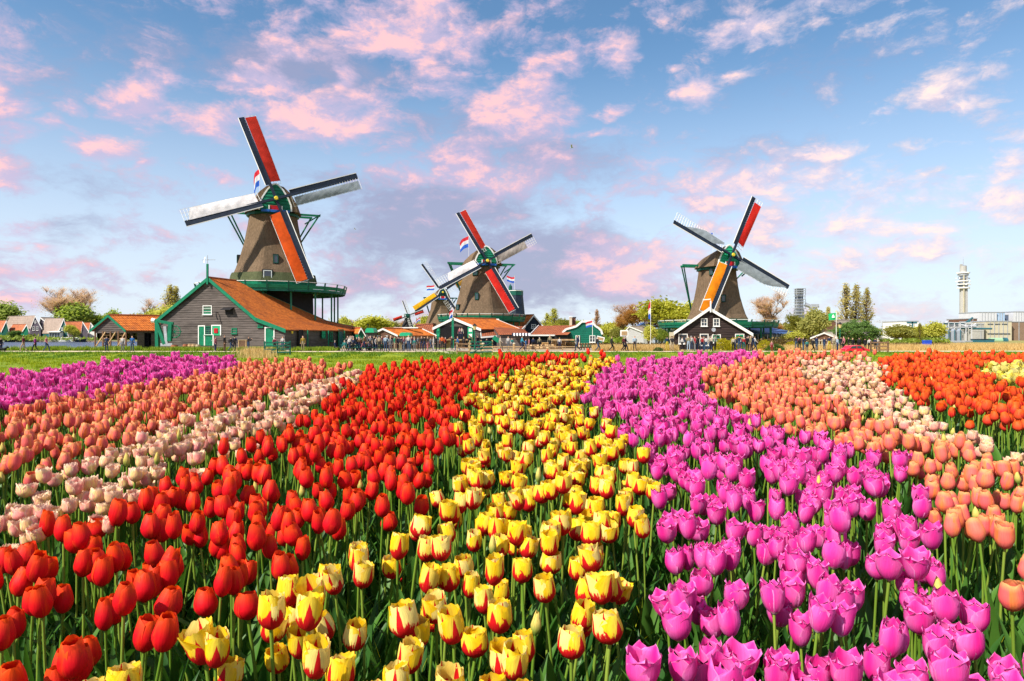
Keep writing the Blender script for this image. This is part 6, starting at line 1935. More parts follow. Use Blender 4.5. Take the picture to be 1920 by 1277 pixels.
# ------------------------------------------------------------------ tulips
HEAD = 0.45                     # height of a bloom's middle over the soil
def head_plane(px, py):
    """photo point on the tulip heads -> ground position (x, y)"""
    y = 832.0 / (py - 555.0)
    return (X(px, y), y)
BEDS = [  # (variety, outline in the photo, spacing)
    ('magenta', [(-160, 720), (0, 702), (40, 697), (140, 683), (250, 672), (340, 669), (450, 673), (440, 682), (400, 699), (330, 708), (240, 722), (140, 737), (0, 760), (-160, 785)], .082, 'left'),
    ('coral', [(-160, 792), (0, 765), (140, 741), (240, 726), (330, 712), (400, 702), (445, 686), (455, 676), (560, 676), (652, 688), (640, 696), (560, 716), (480, 745), (380, 776), (290, 805), (215, 835), (155, 858), (60, 872), (0, 885), (-160, 930)], .076, 'left'),
    ('cream', [(-130, 975), (0, 928), (30, 922), (120, 876), (215, 846), (275, 812), (400, 768), (490, 752), (570, 722), (655, 695), (685, 700), (640, 716), (610, 745), (545, 790), (430, 835), (330, 872), (220, 945), (120, 985), (0, 1010), (-110, 1070)], .074, 'left'),
    ('red', [(-90, 1075), (0, 1022), (120, 990), (215, 940), (330, 885), (430, 843), (545, 798), (610, 752), (650, 716), (700, 690), (800, 676), (960, 667), (1080, 665), (1150, 666), (1060, 672), (960, 688), (890, 706), (868, 735), (866, 800), (850, 850), (800, 880), (770, 940), (650, 975), (600, 1055), (520, 1085), (450, 1120), (370, 1120), (290, 1165), (215, 1230), (110, 1290), (-60, 1380)], .083, 'middle'),
    ('yellow', [(1150, 670), (1010, 686), (905, 718), (880, 745), (868, 800), (872, 860), (830, 905), (800, 950), (720, 1000), (600, 1060), (500, 1110), (425, 1160), (370, 1225), (240, 1250), (230, 1400), (980, 1400), (1060, 1260), (1160, 1180), (1190, 1060), (1230, 960), (1235, 900), (1205, 845), (1150, 800), (1085, 755), (1095, 715), (1160, 674)], .088, 'middle'),
    ('magenta', [(1165, 676), (1110, 716), (1095, 750), (1160, 798), (1215, 858), (1262, 900), (1258, 960), (1240, 1060), (1225, 1110), (1230, 1200), (1165, 1255), (1150, 1400), (2050, 1400), (1920, 1230), (1850, 1130), (1800, 1050), (1765, 980), (1740, 925), (1670, 862), (1580, 838), (1480, 808), (1395, 775), (1330, 742), (1308, 712), (1320, 692), (1440, 666), (1420, 658), (1300, 664)], .088, 'right'),
    ('coral', [(1445, 664), (1325, 692), (1312, 708), (1335, 735), (1400, 768), (1480, 800), (1570, 828), (1670, 862), (1735, 895), (1775, 960), (1810, 1010), (1875, 1045), (1905, 1110), (2080, 1300), (2080, 920), (1930, 870), (1850, 845), (1760, 832), (1660, 805), (1590, 765), (1530, 722), (1480, 695), (1510, 676), (1640, 668), (1600, 662)], .076, 'right'),
    ('cream', [(1515, 678), (1490, 694), (1535, 718), (1595, 760), (1665, 798), (1765, 826), (1850, 840), (1930, 862), (2080, 905), (2080, 880), (1900, 838), (1790, 800), (1700, 762), (1655, 705), (1648, 676)], .070, 'right'),
    ('orange', [(1655, 672), (1655, 702), (1700, 732), (1780, 756), (1850, 782), (1930, 790), (2080, 830), (2080, 760), (1930, 728), (1880, 716), (1820, 690), (1880, 680), (1930, 676), (2080, 676), (2080, 664), (1700, 664)], .078, 'right'),
    ('gold', [(1830, 686), (1890, 682), (1930, 678), (2080, 680), (2080, 750), (1925, 722), (1880, 708)], .080, 'right')]

def in_poly(x, y, poly):
    c = False; n = len(poly); j = n - 1
    for i in range(n):
        xi, yi = poly[i]; xj, yj = poly[j]
        if (yi > y) != (yj > y) and x < (xj - xi) * (y - yi) / (yj - yi) + xi:
            c = not c
        j = i
    return c

def dense(poly):
    """subdivide the photo outline so that it stays true once laid on the ground"""
    out = []
    for (x0, y0), (x1, y1) in zip(poly, poly[1:] + poly[:1]):
        for i in range(6):
            out.append(head_plane(x0 + (x1 - x0) * i / 6, y0 + (y1 - y0) * i / 6))
    return out

def scatter(poly, sp, r):
    xs_ = [p[0] for p in poly]; ys_ = [p[1] for p in poly]
    pts = []
    nrow = 0
    y = min(ys_)
    while y < max(ys_):
        x = min(xs_) + (sp / 2 if nrow % 2 else 0)
        while x < max(xs_):
            px, py = x + r.gauss(0, sp * .30), y + r.gauss(0, sp * .30)
            if in_poly(px, py, poly) and r.random() > .07:
                pts.append((px, py))
            x += sp
        y += sp * .88; nrow += 1
    return pts

# petal shapes: radius(v), height(v), width(v)
VAR = {  # R, H, mouth (top radius factor), petal width, ruffle, pointed, petals, stem height
    'red': dict(R=.0256, H=.066, mouth=.58, W=.032, ruf=.015, tip=.55, pw=(3.4, .5, .34), n=6, st=.43),
    'orange': dict(R=.0272, H=.062, mouth=.60, W=.034, ruf=.015, tip=.6, pw=(3.4, .5, .34), n=6, st=.43),
    'coral': dict(R=.0245, H=.062, mouth=.58, W=.031, ruf=.015, tip=.6, pw=(3.4, .5, .34), n=6, st=.43),
    'cream': dict(R=.026, H=.047, mouth=.95, W=.025, ruf=.10, tip=.75, pw=(2.8, .5, .3), n=8, st=.42),
    'yellow': dict(R=.0272, H=.060, mouth=.84, W=.032, ruf=.05, tip=.6, pw=(4.2, .5, .45), n=6, st=.43),
    'gold': dict(R=.032, H=.058, mouth=1.05, W=.034, ruf=.09, tip=.6, pw=(3.2, .5, .3), n=6, st=.43),
    'magenta': dict(R=.0285, H=.074, mouth=1.00, W=.0325, ruf=.012, tip=1.35, pw=(2.4, .56, .08), n=6, st=.42)}
def petal_pts(p, i, nu, nv, r, opn):
    n = p['n']; inner = i % 2
    a0 = 2 * pi * i / n + r.uniform(-.10, .10)
    R = p['R'] * (.88 if inner else 1.0) * r.uniform(.96, 1.04); H = p['H'] * (1.03 if inner else 1.0) * r.uniform(.94, 1.06)
    mouth = p['mouth'] * opn * r.uniform(.85, 1.15); W = p['W'] * r.uniform(.93, 1.05)
    ph = r.uniform(0, 6)
    rows = []
    for a in range(nv + 1):
        v = a / nv
        bul = sin(pi * min(1.0, .10 + .80 * v ** .85))
        lo = min(1.0, (v / .42) ** .55) if v > 0 else .0
        k = max(0.0, (v - .42) / .58)
        rad = R * (.20 + .80 * lo) * (1 - (1 - mouth) * k ** (1.6 if mouth < 1 else 1.25))
        z = H * (v ** 1.12) * 1.0
        if p['tip'] > 1: z = H * (v ** 1.05) * (1 - .06 * k)
        q = p['pw']
        if v < .5: w = W * (.30 + .70 * sin(pi * v) ** .8)
        else: w = W * max(0.0, 1 - ((v - .5) / .5) ** q[0]) ** q[1]
        w = max(w, W * q[2])
        row = []
        for b in range(nu + 1):
            u = -1 + 2 * b / nu
            ang = asin(max(-.98, min(.98, w * abs(u) / max(rad * 1.12, W * .62)))) * (1 if u >= 0 else -1)
            rr = rad * (1 + .05 * u * u * (1 if inner else -1)) + p['ruf'] * p['R'] * sin(u * 5 + ph + v * 7) * v * v
            if p['tip'] > 1: rr += .10 * p['R'] * u * u * k
            zz = z - H * (.10 if p['tip'] > 1 else .03) * abs(u) ** 2 * v + p['ruf'] * H * .5 * sin(u * 6 + ph) * v ** 3
            row.append((rr * cos(a0 + ang), rr * sin(a0 + ang), zz, (u + 1) / 2, v))
        rows.append(row)
    return rows
def add_petal(mb, rows, top, m=0, rot=None):
    nu = len(rows[0]) - 1
    P_ = [[(Vector((x, y, z)) if rot is None else rot @ Vector((x, y, z))) + top for x, y, z, u, v in row] for row in rows]
    k = len(mb.v)
    for row in P_: mb.v.extend(tuple(q) for q in row)
    for a in range(len(rows) - 1):
        for b in range(nu):
            i = k + a * (nu + 1) + b
            mb.f.append((i, i + 1, i + nu + 2, i + nu + 1)); mb.mi.append(m)
            for (aa, bb) in ((a, b), (a, b + 1), (a + 1, b + 1), (a + 1, b)):
                mb.uv.append((rows[aa][bb][3], rows[aa][bb][4]))
def leaf(mb, r, m=0, seg=6, L_=None, base=(0, 0, 0), a=None, W=None, lean=None):
    L_ = L_ or r.uniform(.24, .36); a = r.uniform(0, 2 * pi) if a is None else a; W = W or r.uniform(.014, .026)
    lean = r.uniform(.15, .55) if lean is None else lean; tw = r.uniform(-.7, .7); bend = r.uniform(.0, .7)
    d = Vector((cos(a), sin(a), 0)); s = Vector((-d.y, d.x, 0)); p = Vector(base) + d * .004
    k = len(mb.v); el_ = pi / 2 - lean * .5
    for i in range(seg + 1):
        t = i / seg
        w = W * (sin(pi * (.12 + .88 * t) ** .75) ** .8 if t < 1 else .02)
        ss = (s * cos(tw * t) + Vector((0, 0, 1)) * sin(tw * t) * .5).normalized()
        up = d * -.35 * w
        mb.v += [tuple(p - ss * w + d * -w * .45), tuple(p), tuple(p + ss * w + d * -w * .45)]
        el_ -= (bend + lean * .5) / seg * (.4 + t)
        p = p + (d * cos(el_) + Vector((0, 0, 1)) * sin(el_)) * (L_ / seg)
    for i in range(seg):
        for j in (0, 1):
            q = k + i * 3 + j
            mb.f.append((q, q + 1, q + 4, q + 3)); mb.mi.append(m); mb.uv.extend([(0, 0)] * 4)

class Proto: pass
def make_protos(var, count, seed):
    out = []
    p = VAR[var]
    for c in range(count):
        r = random.Random(seed * 100 + c)
        q = Proto()
        h = p['st'] - p['H'] * .45 + r.uniform(-.012, .012)
        bx, by = r.uniform(-.02, .02), r.uniform(-.02, .02)
        spine = [Vector((0, 0, -.05)), Vector((bx * .1, by * .1, h * .35)), Vector((bx * .5, by * .5, h * .72)), Vector((bx, by, h))]
        tilt = Matrix.Rotation(r.uniform(0, .24), 3, Vector((r.gauss(0, 1), r.gauss(0, 1), 0)).normalized())
        opn = (r.uniform(.86, 1.18) if var != 'magenta' else r.uniform(.74, 1.15)) * (1.25 if c == 7 else 1)
        rs = r.random()
        q.petals = []; q.lo = []
        for i in range(p['n']):
            rr = random.Random(rs + i)
            mb = MB(); rows = petal_pts(p, i, 6, 8, rr, opn); add_petal(mb, rows, spine[-1], 0, tilt)
            q.petals.append(mb.mesh('petal', PM[var], smooth=True, uv=True))
        mb = MB()
        for i in range(p['n']):
            rr = random.Random(rs + i); add_petal(mb, petal_pts(p, i, 4, 5, rr, opn), spine[-1], 0, tilt)
        q.bloom = mb.mesh('flower_head', PM[var], smooth=True, uv=True)
        q.bloom_mb = MB()
        for i in range(p['n']):
            rr = random.Random(rs + i); add_petal(q.bloom_mb, petal_pts(p, i, 2, 4, rr, opn), spine[-1], 0, tilt)
        mb = MB(); mb.tube(spine, [.0042, .0038, .0034, .0036], 6, 0, False); q.stem = mb.mesh('stem', M_STEM, smooth=True)
        q.leaves = []
        for i in range(3):
            mb = MB(); leaf(mb, r); q.leaves.append(mb.mesh('leaf', M_LEAF, smooth=True))
        mb = MB(); mb.tube(spine, [.0045, .004, .0038, .0038], 4, 1, False)
        for i in range(2): leaf(mb, r, 2, 4)
        for f, m_ in zip(q.bloom_mb.f, q.bloom_mb.mi): pass
        k = len(mb.v); mb.v += q.bloom_mb.v; mb.f += [tuple(i + k for i in f) for f in q.bloom_mb.f]; mb.mi += q.bloom_mb.mi; mb.uv += q.bloom_mb.uv
        q.whole_mb = mb
        q.whole = mb.mesh('tulip', [PM[var], M_STEM, M_LEAF], smooth=True, uv=True)
        out.append(q)
    return out
def bud_proto():
    r = random.Random(5); q = Proto(); h = .40
    p = dict(R=.012, H=.05, mouth=.25, W=.018, ruf=0, tip=.6, pw=(2, .6, .1), n=4, st=.4)
    mb = MB()
    for i in range(4): add_petal(mb, petal_pts(p, i, 4, 6, random.Random(i), 1), Vector((0, 0, h)))
    q.bloom = mb.mesh('bud', PM['bud'], smooth=True, uv=True)
    mb = MB(); mb.tube([Vector((0, 0, -.05)), Vector((.01, 0, h * .5)), Vector((0, 0, h + .003))], .0035, 5, 0, False); q.stem = mb.mesh('stem', M_STEM, smooth=True)
    mb = MB(); leaf(mb, r); q.leaf = mb.mesh('leaf', M_LEAF, smooth=True)
    return q
WHERE = {('magenta', 'left'): ('bright magenta tulip of the far left bed by the meadow', 'magenta tulips of the far left bed'),
         ('coral', 'left'): ('coral pink tulip of the bed left of the cream ones', 'coral tulips of the left bed'),
         ('cream', 'left'): ('ruffled cream and pink tulip left of the red ones', 'cream tulips of the left bed'),
         ('red', 'middle'): ('glossy red egg shaped tulip left of the yellow ones', 'red tulips of the broad bed'),
         ('yellow', 'middle'): ('yellow tulip with red flames in the middle bed', 'yellow and red tulips of the middle bed'),
         ('magenta', 'right'): ('open magenta tulip with pale rims right of the yellow ones', 'magenta tulips of the right bed'),
         ('coral', 'right'): ('coral tulip right of the big magenta bed', 'coral tulips of the right bed'),
         ('cream', 'right'): ('small cream and pink tulip in the strip at the right', 'cream tulips of the right strip'),
         ('orange', 'right'): ('orange red tulip at the right edge', 'orange red tulips of the far right bed'),
         ('gold', 'right'): ('golden yellow tulip at the right edge', 'golden tulips at the right edge')}
PROTOS = {v: make_protos(v, 9, i + 3) for i, v in enumerate(VAR)}
BUD = bud_proto()
rt_ = random.Random(11)
allpts = {}
FIELD_PTS = []
for var, outline, sp, side in BEDS:
    pts = scatter(dense(outline), sp, rt_)
    allpts[(var, side)] = pts
    FIELD_PTS += pts
def in_view(x, y):
    return y > .95 and abs(x) < .78 * y + .05
USED = {}
def rows_of(y):
    return 0 if y < 1.75 else 1 if y < 2.6 else 2 if y < 3.8 else 3
ROWL = ['in the nearest rows', 'a few rows back', 'halfway back', 'in the distant rows']
order = sorted(((y, x, k) for k, pts in allpts.items() for x, y in pts if in_view(x, y)))
KEEP = set()
for y, x, k in order:
    if USED.get(k[0], 0) < 296:
        USED[k[0]] = USED.get(k[0], 0) + 1; KEEP.add((x, y))
for (var, side), pts in allpts.items():
    pts.sort(key=lambda p: p[1])
    protos = PROTOS[var]; label0, group0 = WHERE[(var, side)]
    rest = MB(); nm_t = ('yellow_flamed' if var == 'yellow' else 'orange_red' if var == 'orange' else 'golden' if var == 'gold' else var) + '_tulip'
    cat = nm_t.replace('_', ' ')
    for idx, (x, y) in enumerate(pts):
        pr = protos[rt_.randrange(9)]
        z = gz(x, y) + rt_.gauss(0, .012)
        sc = max(.78, min(1.12, rt_.gauss(.95, .085))); zs = max(.86, min(1.12, rt_.gauss(1, .06)))
        yaw = rt_.uniform(0, 2 * pi); lx, ly = rt_.gauss(0, .07), rt_.gauss(0, .07)
        if rt_.random() < .06: lx += rt_.uniform(-.2, .2)
        rw = rows_of(y); label = label0 + ', ' + ROWL[rw]; group = group0 + ', ' + ROWL[rw]
        if (x, y) in KEEP:
            isbud = rt_.random() < (.05 if var in ('coral', 'cream') else .012)
            if isbud:
                t = thing('tulip_bud', (x, y, z), 'closed yellow green bud among the %s tulips of the %s bed' % (cat.replace(' tulip', ''), side), 'tulip bud', 'tulip buds')
                for nm, me in (('bud', BUD.bloom), ('stem', BUD.stem), ('leaf', BUD.leaf)):
                    o = bpy.data.objects.new(nm, me); col.objects.link(o); o.parent = t
            elif y < 2.75:
                t = thing(nm_t, (x, y, z), label, cat, group)
                for me in pr.petals + [pr.stem] + pr.leaves:
                    o = bpy.data.objects.new(me.name.split('.')[0], me); col.objects.link(o); o.parent = t
            elif y < 4.0:
                t = thing(nm_t, (x, y, z), label, cat, group)
                for me in (pr.bloom, pr.stem, pr.leaves[0], pr.leaves[1]):
                    o = bpy.data.objects.new(me.name.split('.')[0], me); col.objects.link(o); o.parent = t
            else:
                t = bpy.data.objects.new(nm_t, pr.whole); col.objects.link(t); t.location = (x, y, z); tag(t, label, cat, group)
            t.rotation_euler = (lx, ly, yaw); t.scale = (sc, sc, zs)
        else:
            M = Matrix.Translation((x, y, z)) @ (Matrix.Rotation(lx, 4, 'X') @ Matrix.Rotation(ly, 4, 'Y') @ Matrix.Rotation(yaw, 4, 'Z')) @ Matrix.Diagonal((sc, sc, zs, 1))
            w = pr.whole_mb; k = len(rest.v)
            A = np.array(w.v) @ np.array(M.to_3x3()).T + np.array(M.translation)
            rest.v += A.tolist(); rest.f += [tuple(i + k for i in f) for f in w.f]; rest.mi += w.mi; rest.uv += w.uv
    if rest.v:
        o = rest.build('tulips', [PM[var], M_STEM, M_LEAF], smooth=True, uv=True)
        tag(o, 'remaining ' + group0 + ' too small to tell apart', kind='stuff')

# leaves between the stems: broad blades and thin grass
def undergrowth():
    r = random.Random(21)
    mb = MB(); mb2 = MB()
    def ok(x, y): return True
    n = 0
    polys = [dense(b[1]) for b in BEDS]
    while n < 9000:
        y = 0.75 + 6.9 * r.random() ** 1.25
        x = r.uniform(-.84, .84) * y + r.uniform(-.2, .2)
        if x < -4.2 and y > 5.8: continue
        if y > 7.35: continue
        if x < -2.9 and y > 7.0: continue
        leaf(mb, r, 0, 4 if y > 2.5 else 6, r.uniform(.16, .34), (x, y, gz(x, y) - .01), None, r.uniform(.010, .024), r.uniform(.1, .8))
        n += 1
    for k in range(16000):
        y = 0.75 + 6.7 * r.random() ** 1.5; x = r.uniform(-.82, .82) * y
        if x < -4.2 and y > 5.8: continue
        z = gz(x, y); h = r.uniform(.05, .24); a = r.uniform(0, 6.3); w = r.uniform(.0010, .0028)
        d = Vector((cos(a), sin(a), 0)) * h * r.uniform(.1, .7); s = Vector((-sin(a), cos(a), 0)) * w
        p = Vector((x, y, z)); m = p + d * .4 + Vector((0, 0, h * .7)); e = p + d + Vector((0, 0, h))
        mb2.poly([p - s, p + s, m + s * .8, m - s * .8]); mb2.poly([m - s * .8, m + s * .8, e])
    tag(mb.build('tulip_leaves', M_LEAF, smooth=True), 'dense green tulip leaves covering the soil between the stems', kind='stuff')
    tag(mb2.build('weeds', M_GRASS), 'thin grass blades between the tulip stems', kind='stuff')
undergrowth()
def fallen():
    r = random.Random(31)
    for var, n in (('red', 60), ('yellow', 60), ('magenta', 70)):
        mb = MB(); outline = [dense(b[1]) for b in BEDS if b[0] == var and b[3] != 'left'][0]
        k = 0
        while k < n:
            y = r.uniform(1.0, 3.2); x = r.uniform(-.75, .75) * y
            if not in_poly(x, y, outline): continue
            a = r.uniform(0, 6.3); z = gz(x, y) + r.uniform(.01, .14); u = Vector((cos(a), sin(a), r.uniform(-.3, .3))) * .022; w = Vector((-sin(a), cos(a), r.uniform(-.3, .3))) * .013; c = Vector((x, y, z))
            mb.poly([c - u, c - u * .4 + w, c + u * .6 + w * .8, c + u, c + u * .6 - w * .8, c - u * .4 - w], 0, [(.5, .1), (.1, .4), (.2, .8), (.5, 1), (.8, .8), (.9, .4)]); k += 1
        tag(mb.build('fallen_petals', PM[var], uv=True), 'fallen %s petals caught among the leaves' % var, kind='stuff')
fallen()

# ------------------------------------------------------------------ meadow grass, reeds
def blades(name, label, n, region, hh, ww, mat, seed, clump=0.0, per=3):
    r = np.random.default_rng(seed); V = []; Fc = []
    k = 0; made = 0
    while made < n:
        x, y = region(r)
        if x is None: continue
        z = gz(x, y) - .02
        for j in range(per):
            a = r.uniform(0, 2 * pi); h = hh * r.uniform(.5, 1.3); w = ww * r.uniform(.7, 1.4); l = h * r.uniform(.1, .6)
            ox, oy = x + r.normal(0, .06), y + r.normal(0, .06)
            V += [(ox - w * cos(a), oy - w * sin(a), z), (ox + w * cos(a), oy + w * sin(a), z), (ox + l * sin(a), oy + l * cos(a), z + h)]
            Fc.append((k, k + 1, k + 2)); k += 3
        made += 1
    me = bpy.data.meshes.new(name); me.from_pydata(V, [], Fc); me.materials.append(mat)
    return tag(add(name, me), label, kind='stuff')
def meadow(r):
    y = 7.8 + 63.5 * r.random() ** .8; x = r.uniform(-.80, .80) * y
    if 12 > y and r.random() < .5: return None, None
    d = sin(x * .9 + y * .23) * sin(x * .31 - y * .6) + .6 * sin(x * 2.1) * sin(y * 1.7)
    if r.random() > .35 + .6 * d: return None, None
    return x, y
blades('grass', 'bright green meadow grass between the tulips and the path', 42000, meadow, .17, .022, M_GRASS, 4)
def bank(r):
    y = r.uniform(61, 70.5); x = r.uniform(-.78, .78) * y
    d = sin(x * .7) + sin(x * 1.9 + 1) + .7 * sin(x * .23 + 2)
    if r.random() > .5 + .4 * d: return None, None
    return x, y
blades('tall_grass', 'darker tall grass on the bank below the path', 11000, bank, .24, .035, foliage_mat('bank grass', (.07, .17, .012), (.20, .32, .02), .35), 5)
def verge(r):
    x = r.uniform(-58, -20); y = r.uniform(76.3, 79.5)
    if sin(x * .8) + sin(x * 2.3 + 1) < r.uniform(-1.2, 1.2): return None, None
    return x, y
blades('verge_grass', 'rough green grass along the water side of the path', 5000, verge, .5, .05, foliage_mat('verge grass', (.14, .24, .012), (.30, .38, .03), .35), 6)
def reeds(r):
    q = r.random()
    if q < .40: px, y = r.uniform(1112, 1270), r.uniform(78, 92)
    elif q < .75: px, y = r.uniform(1640, 1990), r.uniform(84, 118)
    elif q < .85: px, y = r.uniform(1400, 1640), r.uniform(84, 92)
    else: px, y = r.normal(480, 16), r.normal(65, 3)
    if y < 70 and r.random() < .75: return None, None
    return X(px, y), y
blades('reeds', 'golden dry reeds standing behind the path', 16000, reeds, .62, .035, M_REED, 7)

# ------------------------------------------------------------------ visitors
def pose(kind, seed=0):
    """joints (x right, y forward, z up) of a 1.72 m figure; returns list of (a, b, tag) bones with radii"""
    J = {'pel': (0, 0, .93, .145), 'wst': (0, 0, 1.08, .125), 'chs': (0, 0, 1.32, .155), 'nck': (0, 0, 1.47, .06), 'hd': (0, .01, 1.58, .095), 'tp': (0, 0, 1.70, .075)}
    arm = {'L': [(-.19, 0, 1.40, .065), (-.24, -.02, 1.12, .05), (-.24, .08, .88, .042)], 'R': [(.19, 0, 1.40, .065), (.24, -.02, 1.12, .05), (.24, .08, .88, .042)]}
    leg = {'L': [(-.10, 0, .88, .10), (-.11, .01, .48, .07), (-.12, 0, .09, .05), (-.13, .13, .04, .04)], 'R': [(.10, 0, .88, .10), (.11, .01, .48, .07), (.12, 0, .09, .05), (.13, .13, .04, .04)]}
    if kind == 'walk':
        leg['L'] = [(-.10, 0, .88, .10), (-.10, .22, .50, .07), (-.10, .26, .10, .05), (-.10, .40, .06, .04)]
        leg['R'] = [(.10, 0, .88, .10), (.10, .02, .48, .07), (.10, -.30, .17, .05), (.10, -.22, .06, .04)]
        arm['L'] = [(-.19, 0, 1.40, .065), (-.24, -.14, 1.15, .05), (-.22, -.10, .92, .042)]
        arm['R'] = [(.19, 0, 1.40, .065), (.24, .08, 1.14, .05), (.22, .26, .98, .042)]
    elif kind == 'phone':
        arm['L'] = [(-.19, 0, 1.40, .065), (-.23, .12, 1.18, .05), (-.08, .34, 1.38, .042)]
        arm['R'] = [(.19, 0, 1.40, .065), (.23, .12, 1.18, .05), (.08, .34, 1.40, .042)]
    elif kind == 'hips':
        arm['R'] = [(.19, 0, 1.40, .065), (.36, -.04, 1.18, .05), (.20, .06, 1.02, .042)]
    elif kind == 'raise':
        arm['R'] = [(.19, 0, 1.40, .065), (.40, .05, 1.46, .05), (.62, .1, 1.50, .042)]
    elif kind == 'sit':
        J = {k: (x, y, z - .46, r) for k, (x, y, z, r) in J.items()}
        for k in arm: arm[k] = [(x, y + (.12 if i else 0), z - .46, r) for i, (x, y, z, r) in enumerate(arm[k])]
        leg = {'L': [(-.10, 0, .43, .10), (-.12, .42, .46, .075), (-.12, .44, .09, .05), (-.12, .57, .04, .04)], 'R': [(.10, 0, .43, .10), (.12, .42, .46, .075), (.12, .44, .09, .05), (.12, .57, .04, .04)]}
    pts, edges, lab = [], [], []
    def addp(p): pts.append(p); return len(pts) - 1
    ids = {k: addp(v) for k, v in J.items()}
    ch = ['pel', 'wst', 'chs', 'nck', 'hd', 'tp']
    for a, b, l in zip(ch[:-1], ch[1:], (2, 1, 1, 0, 3)):
        edges.append((ids[a], ids[b])); lab.append(l)
    for k in 'LR':
        prev = ids['chs']
        for i, p in enumerate(arm[k]):
            q = addp(p); edges.append((prev, q)); lab.append(1 if i < 2 else 0 if i == 3 else 1); prev = q
        q = addp((p[0], p[1] + .05, p[2] - .07 if kind not in ('phone', 'raise') else p[2] + .04, .035)); edges.append((prev, q)); lab.append(0)
        prev = ids['pel']
        for i, p in enumerate(leg[k]):
            q = addp(p); edges.append((prev, q)); lab.append(2 if i < 3 else 4); prev = q
    return pts, edges, lab
BODY = {}
def body_mesh(kind):
    if kind in BODY: return BODY[kind]
    pts, edges, lab = pose(kind)
    me = bpy.data.meshes.new('skeleton'); me.from_pydata([p[:3] for p in pts], edges, [])
    o = bpy.data.objects.new('skeleton', me); col.objects.link(o)
    sk = o.modifiers.new('skin', 'SKIN'); sk.use_smooth_shade = True
    for i, p in enumerate(pts):
        me.skin_vertices[0].data[i].radius = (p[3], p[3] * .8); me.skin_vertices[0].data[i].use_root = (i == 0)
    ss = o.modifiers.new('sub', 'SUBSURF'); ss.levels = 1
    dg = bpy.context.evaluated_depsgraph_get(); ev = o.evaluated_get(dg)
    m = bpy.data.meshes.new_from_object(ev)
    bpy.data.objects.remove(o)
    m.name = 'person'
    P0 = [Vector(p[:3]) for p in pts]
    m.materials.clear()
    for i in range(5): m.materials.append(None)
    top = P0[5].z
    for f in m.polygons:
        c = f.center; best = 9; bl = 0
        for (a, b), l in zip(edges, lab):
            A, B = P0[a], P0[b]; d = B - A; t = max(0, min(1, (c - A).dot(d) / d.length_squared)); dist = (c - A - d * t).length / max(.03, pts[a][3] * (1 - t) + pts[b][3] * t)
            if dist < best: best = dist; bl = l
        if c.z > P0[4].z - .05 and (c.y < -.01 or c.z > P0[4].z + .055) : bl = 3
        elif c.z > P0[3].z - .01 and abs(c.x) < .12: bl = 0
        f.material_index = bl
    BODY[kind] = m
    return m
SKIN = plain('skin', (.55, .33, .23), .6, .1, 8, 0)
def cmat(c):
    k = 'cloth %d %d %d' % tuple(int(x * 99) for x in c)
    c = tuple(x * .55 for x in c)
    return plain(k, c, .85, .2, 9, .1)
CC = {'maroon': (.16, .02, .04), 'beige': (.48, .38, .26), 'purple': (.35, .04, .30), 'black': (.015, .015, .02), 'pink': (.65, .22, .26), 'navy': (.02, .035, .10), 'white': (.75, .72, .70), 'blue': (.03, .17, .50),
      'jeans': (.05, .10, .20), 'dark': (.04, .035, .04), 'mustard': (.42, .28, .04), 'teal': (.05, .30, .28), 'grey': (.22, .23, .25), 'cream': (.66, .58, .46), 'green': (.05, .45, .25), 'orange': (.75, .12, .02),
      'red': (.45, .03, .04), 'cyan': (.05, .42, .60), 'lavender': (.40, .35, .60), 'lightblue': (.45, .58, .72), 'yellow': (.70, .52, .05), 'brown': (.16, .09, .05), 'khaki': (.35, .30, .18)}
HAIR = {'b': cmat((.03, .02, .015)), 'y': cmat((.50, .34, .12)), 'n': cmat((.12, .06, .03)), 'w': cmat((.55, .52, .48))}
SHOE = cmat((.06, .05, .05))
def person(px, Y, h, topc, legc, kind, label, hair='n', yaw=0.0, bag=None, group='visitors strolling between the mills'):
    x = X(px, Y); z = gz(x, Y) + .035
    if kind == 'sit': z += .0
    me = body_mesh(kind)
    o = bpy.data.objects.new('person', me); col.objects.link(o)
    o.location = (x, Y, z); o.rotation_euler = (0, 0, yaw); s = h / 1.72; o.scale = (s, s, s)
    for i, m in enumerate((SKIN, cmat(CC[topc]), cmat(CC[legc]), HAIR[hair], SHOE)):
        o.material_slots[i].link = 'OBJECT'; o.material_slots[i].material = m
    tag(o, label, 'person', group)
    if bag:
        b = MB(); b.rings([[Vector((sx * w, -.17 + sy * d, zz)) for sx, sy in ((-1, -1), (1, -1), (1, 1), (-1, 1))] for w, d, zz in ((.10, .06, 1.02), (.14, .09, 1.10), (.14, .09, 1.30), (.08, .05, 1.42))], 0, True, True, True)
        bo = b.build('backpack', cmat(CC[bag])); bo.parent = o
    return o
N_, S_, E_, W_ = 0.0, pi, -pi / 2, pi / 2     # facing away, towards camera, right, left
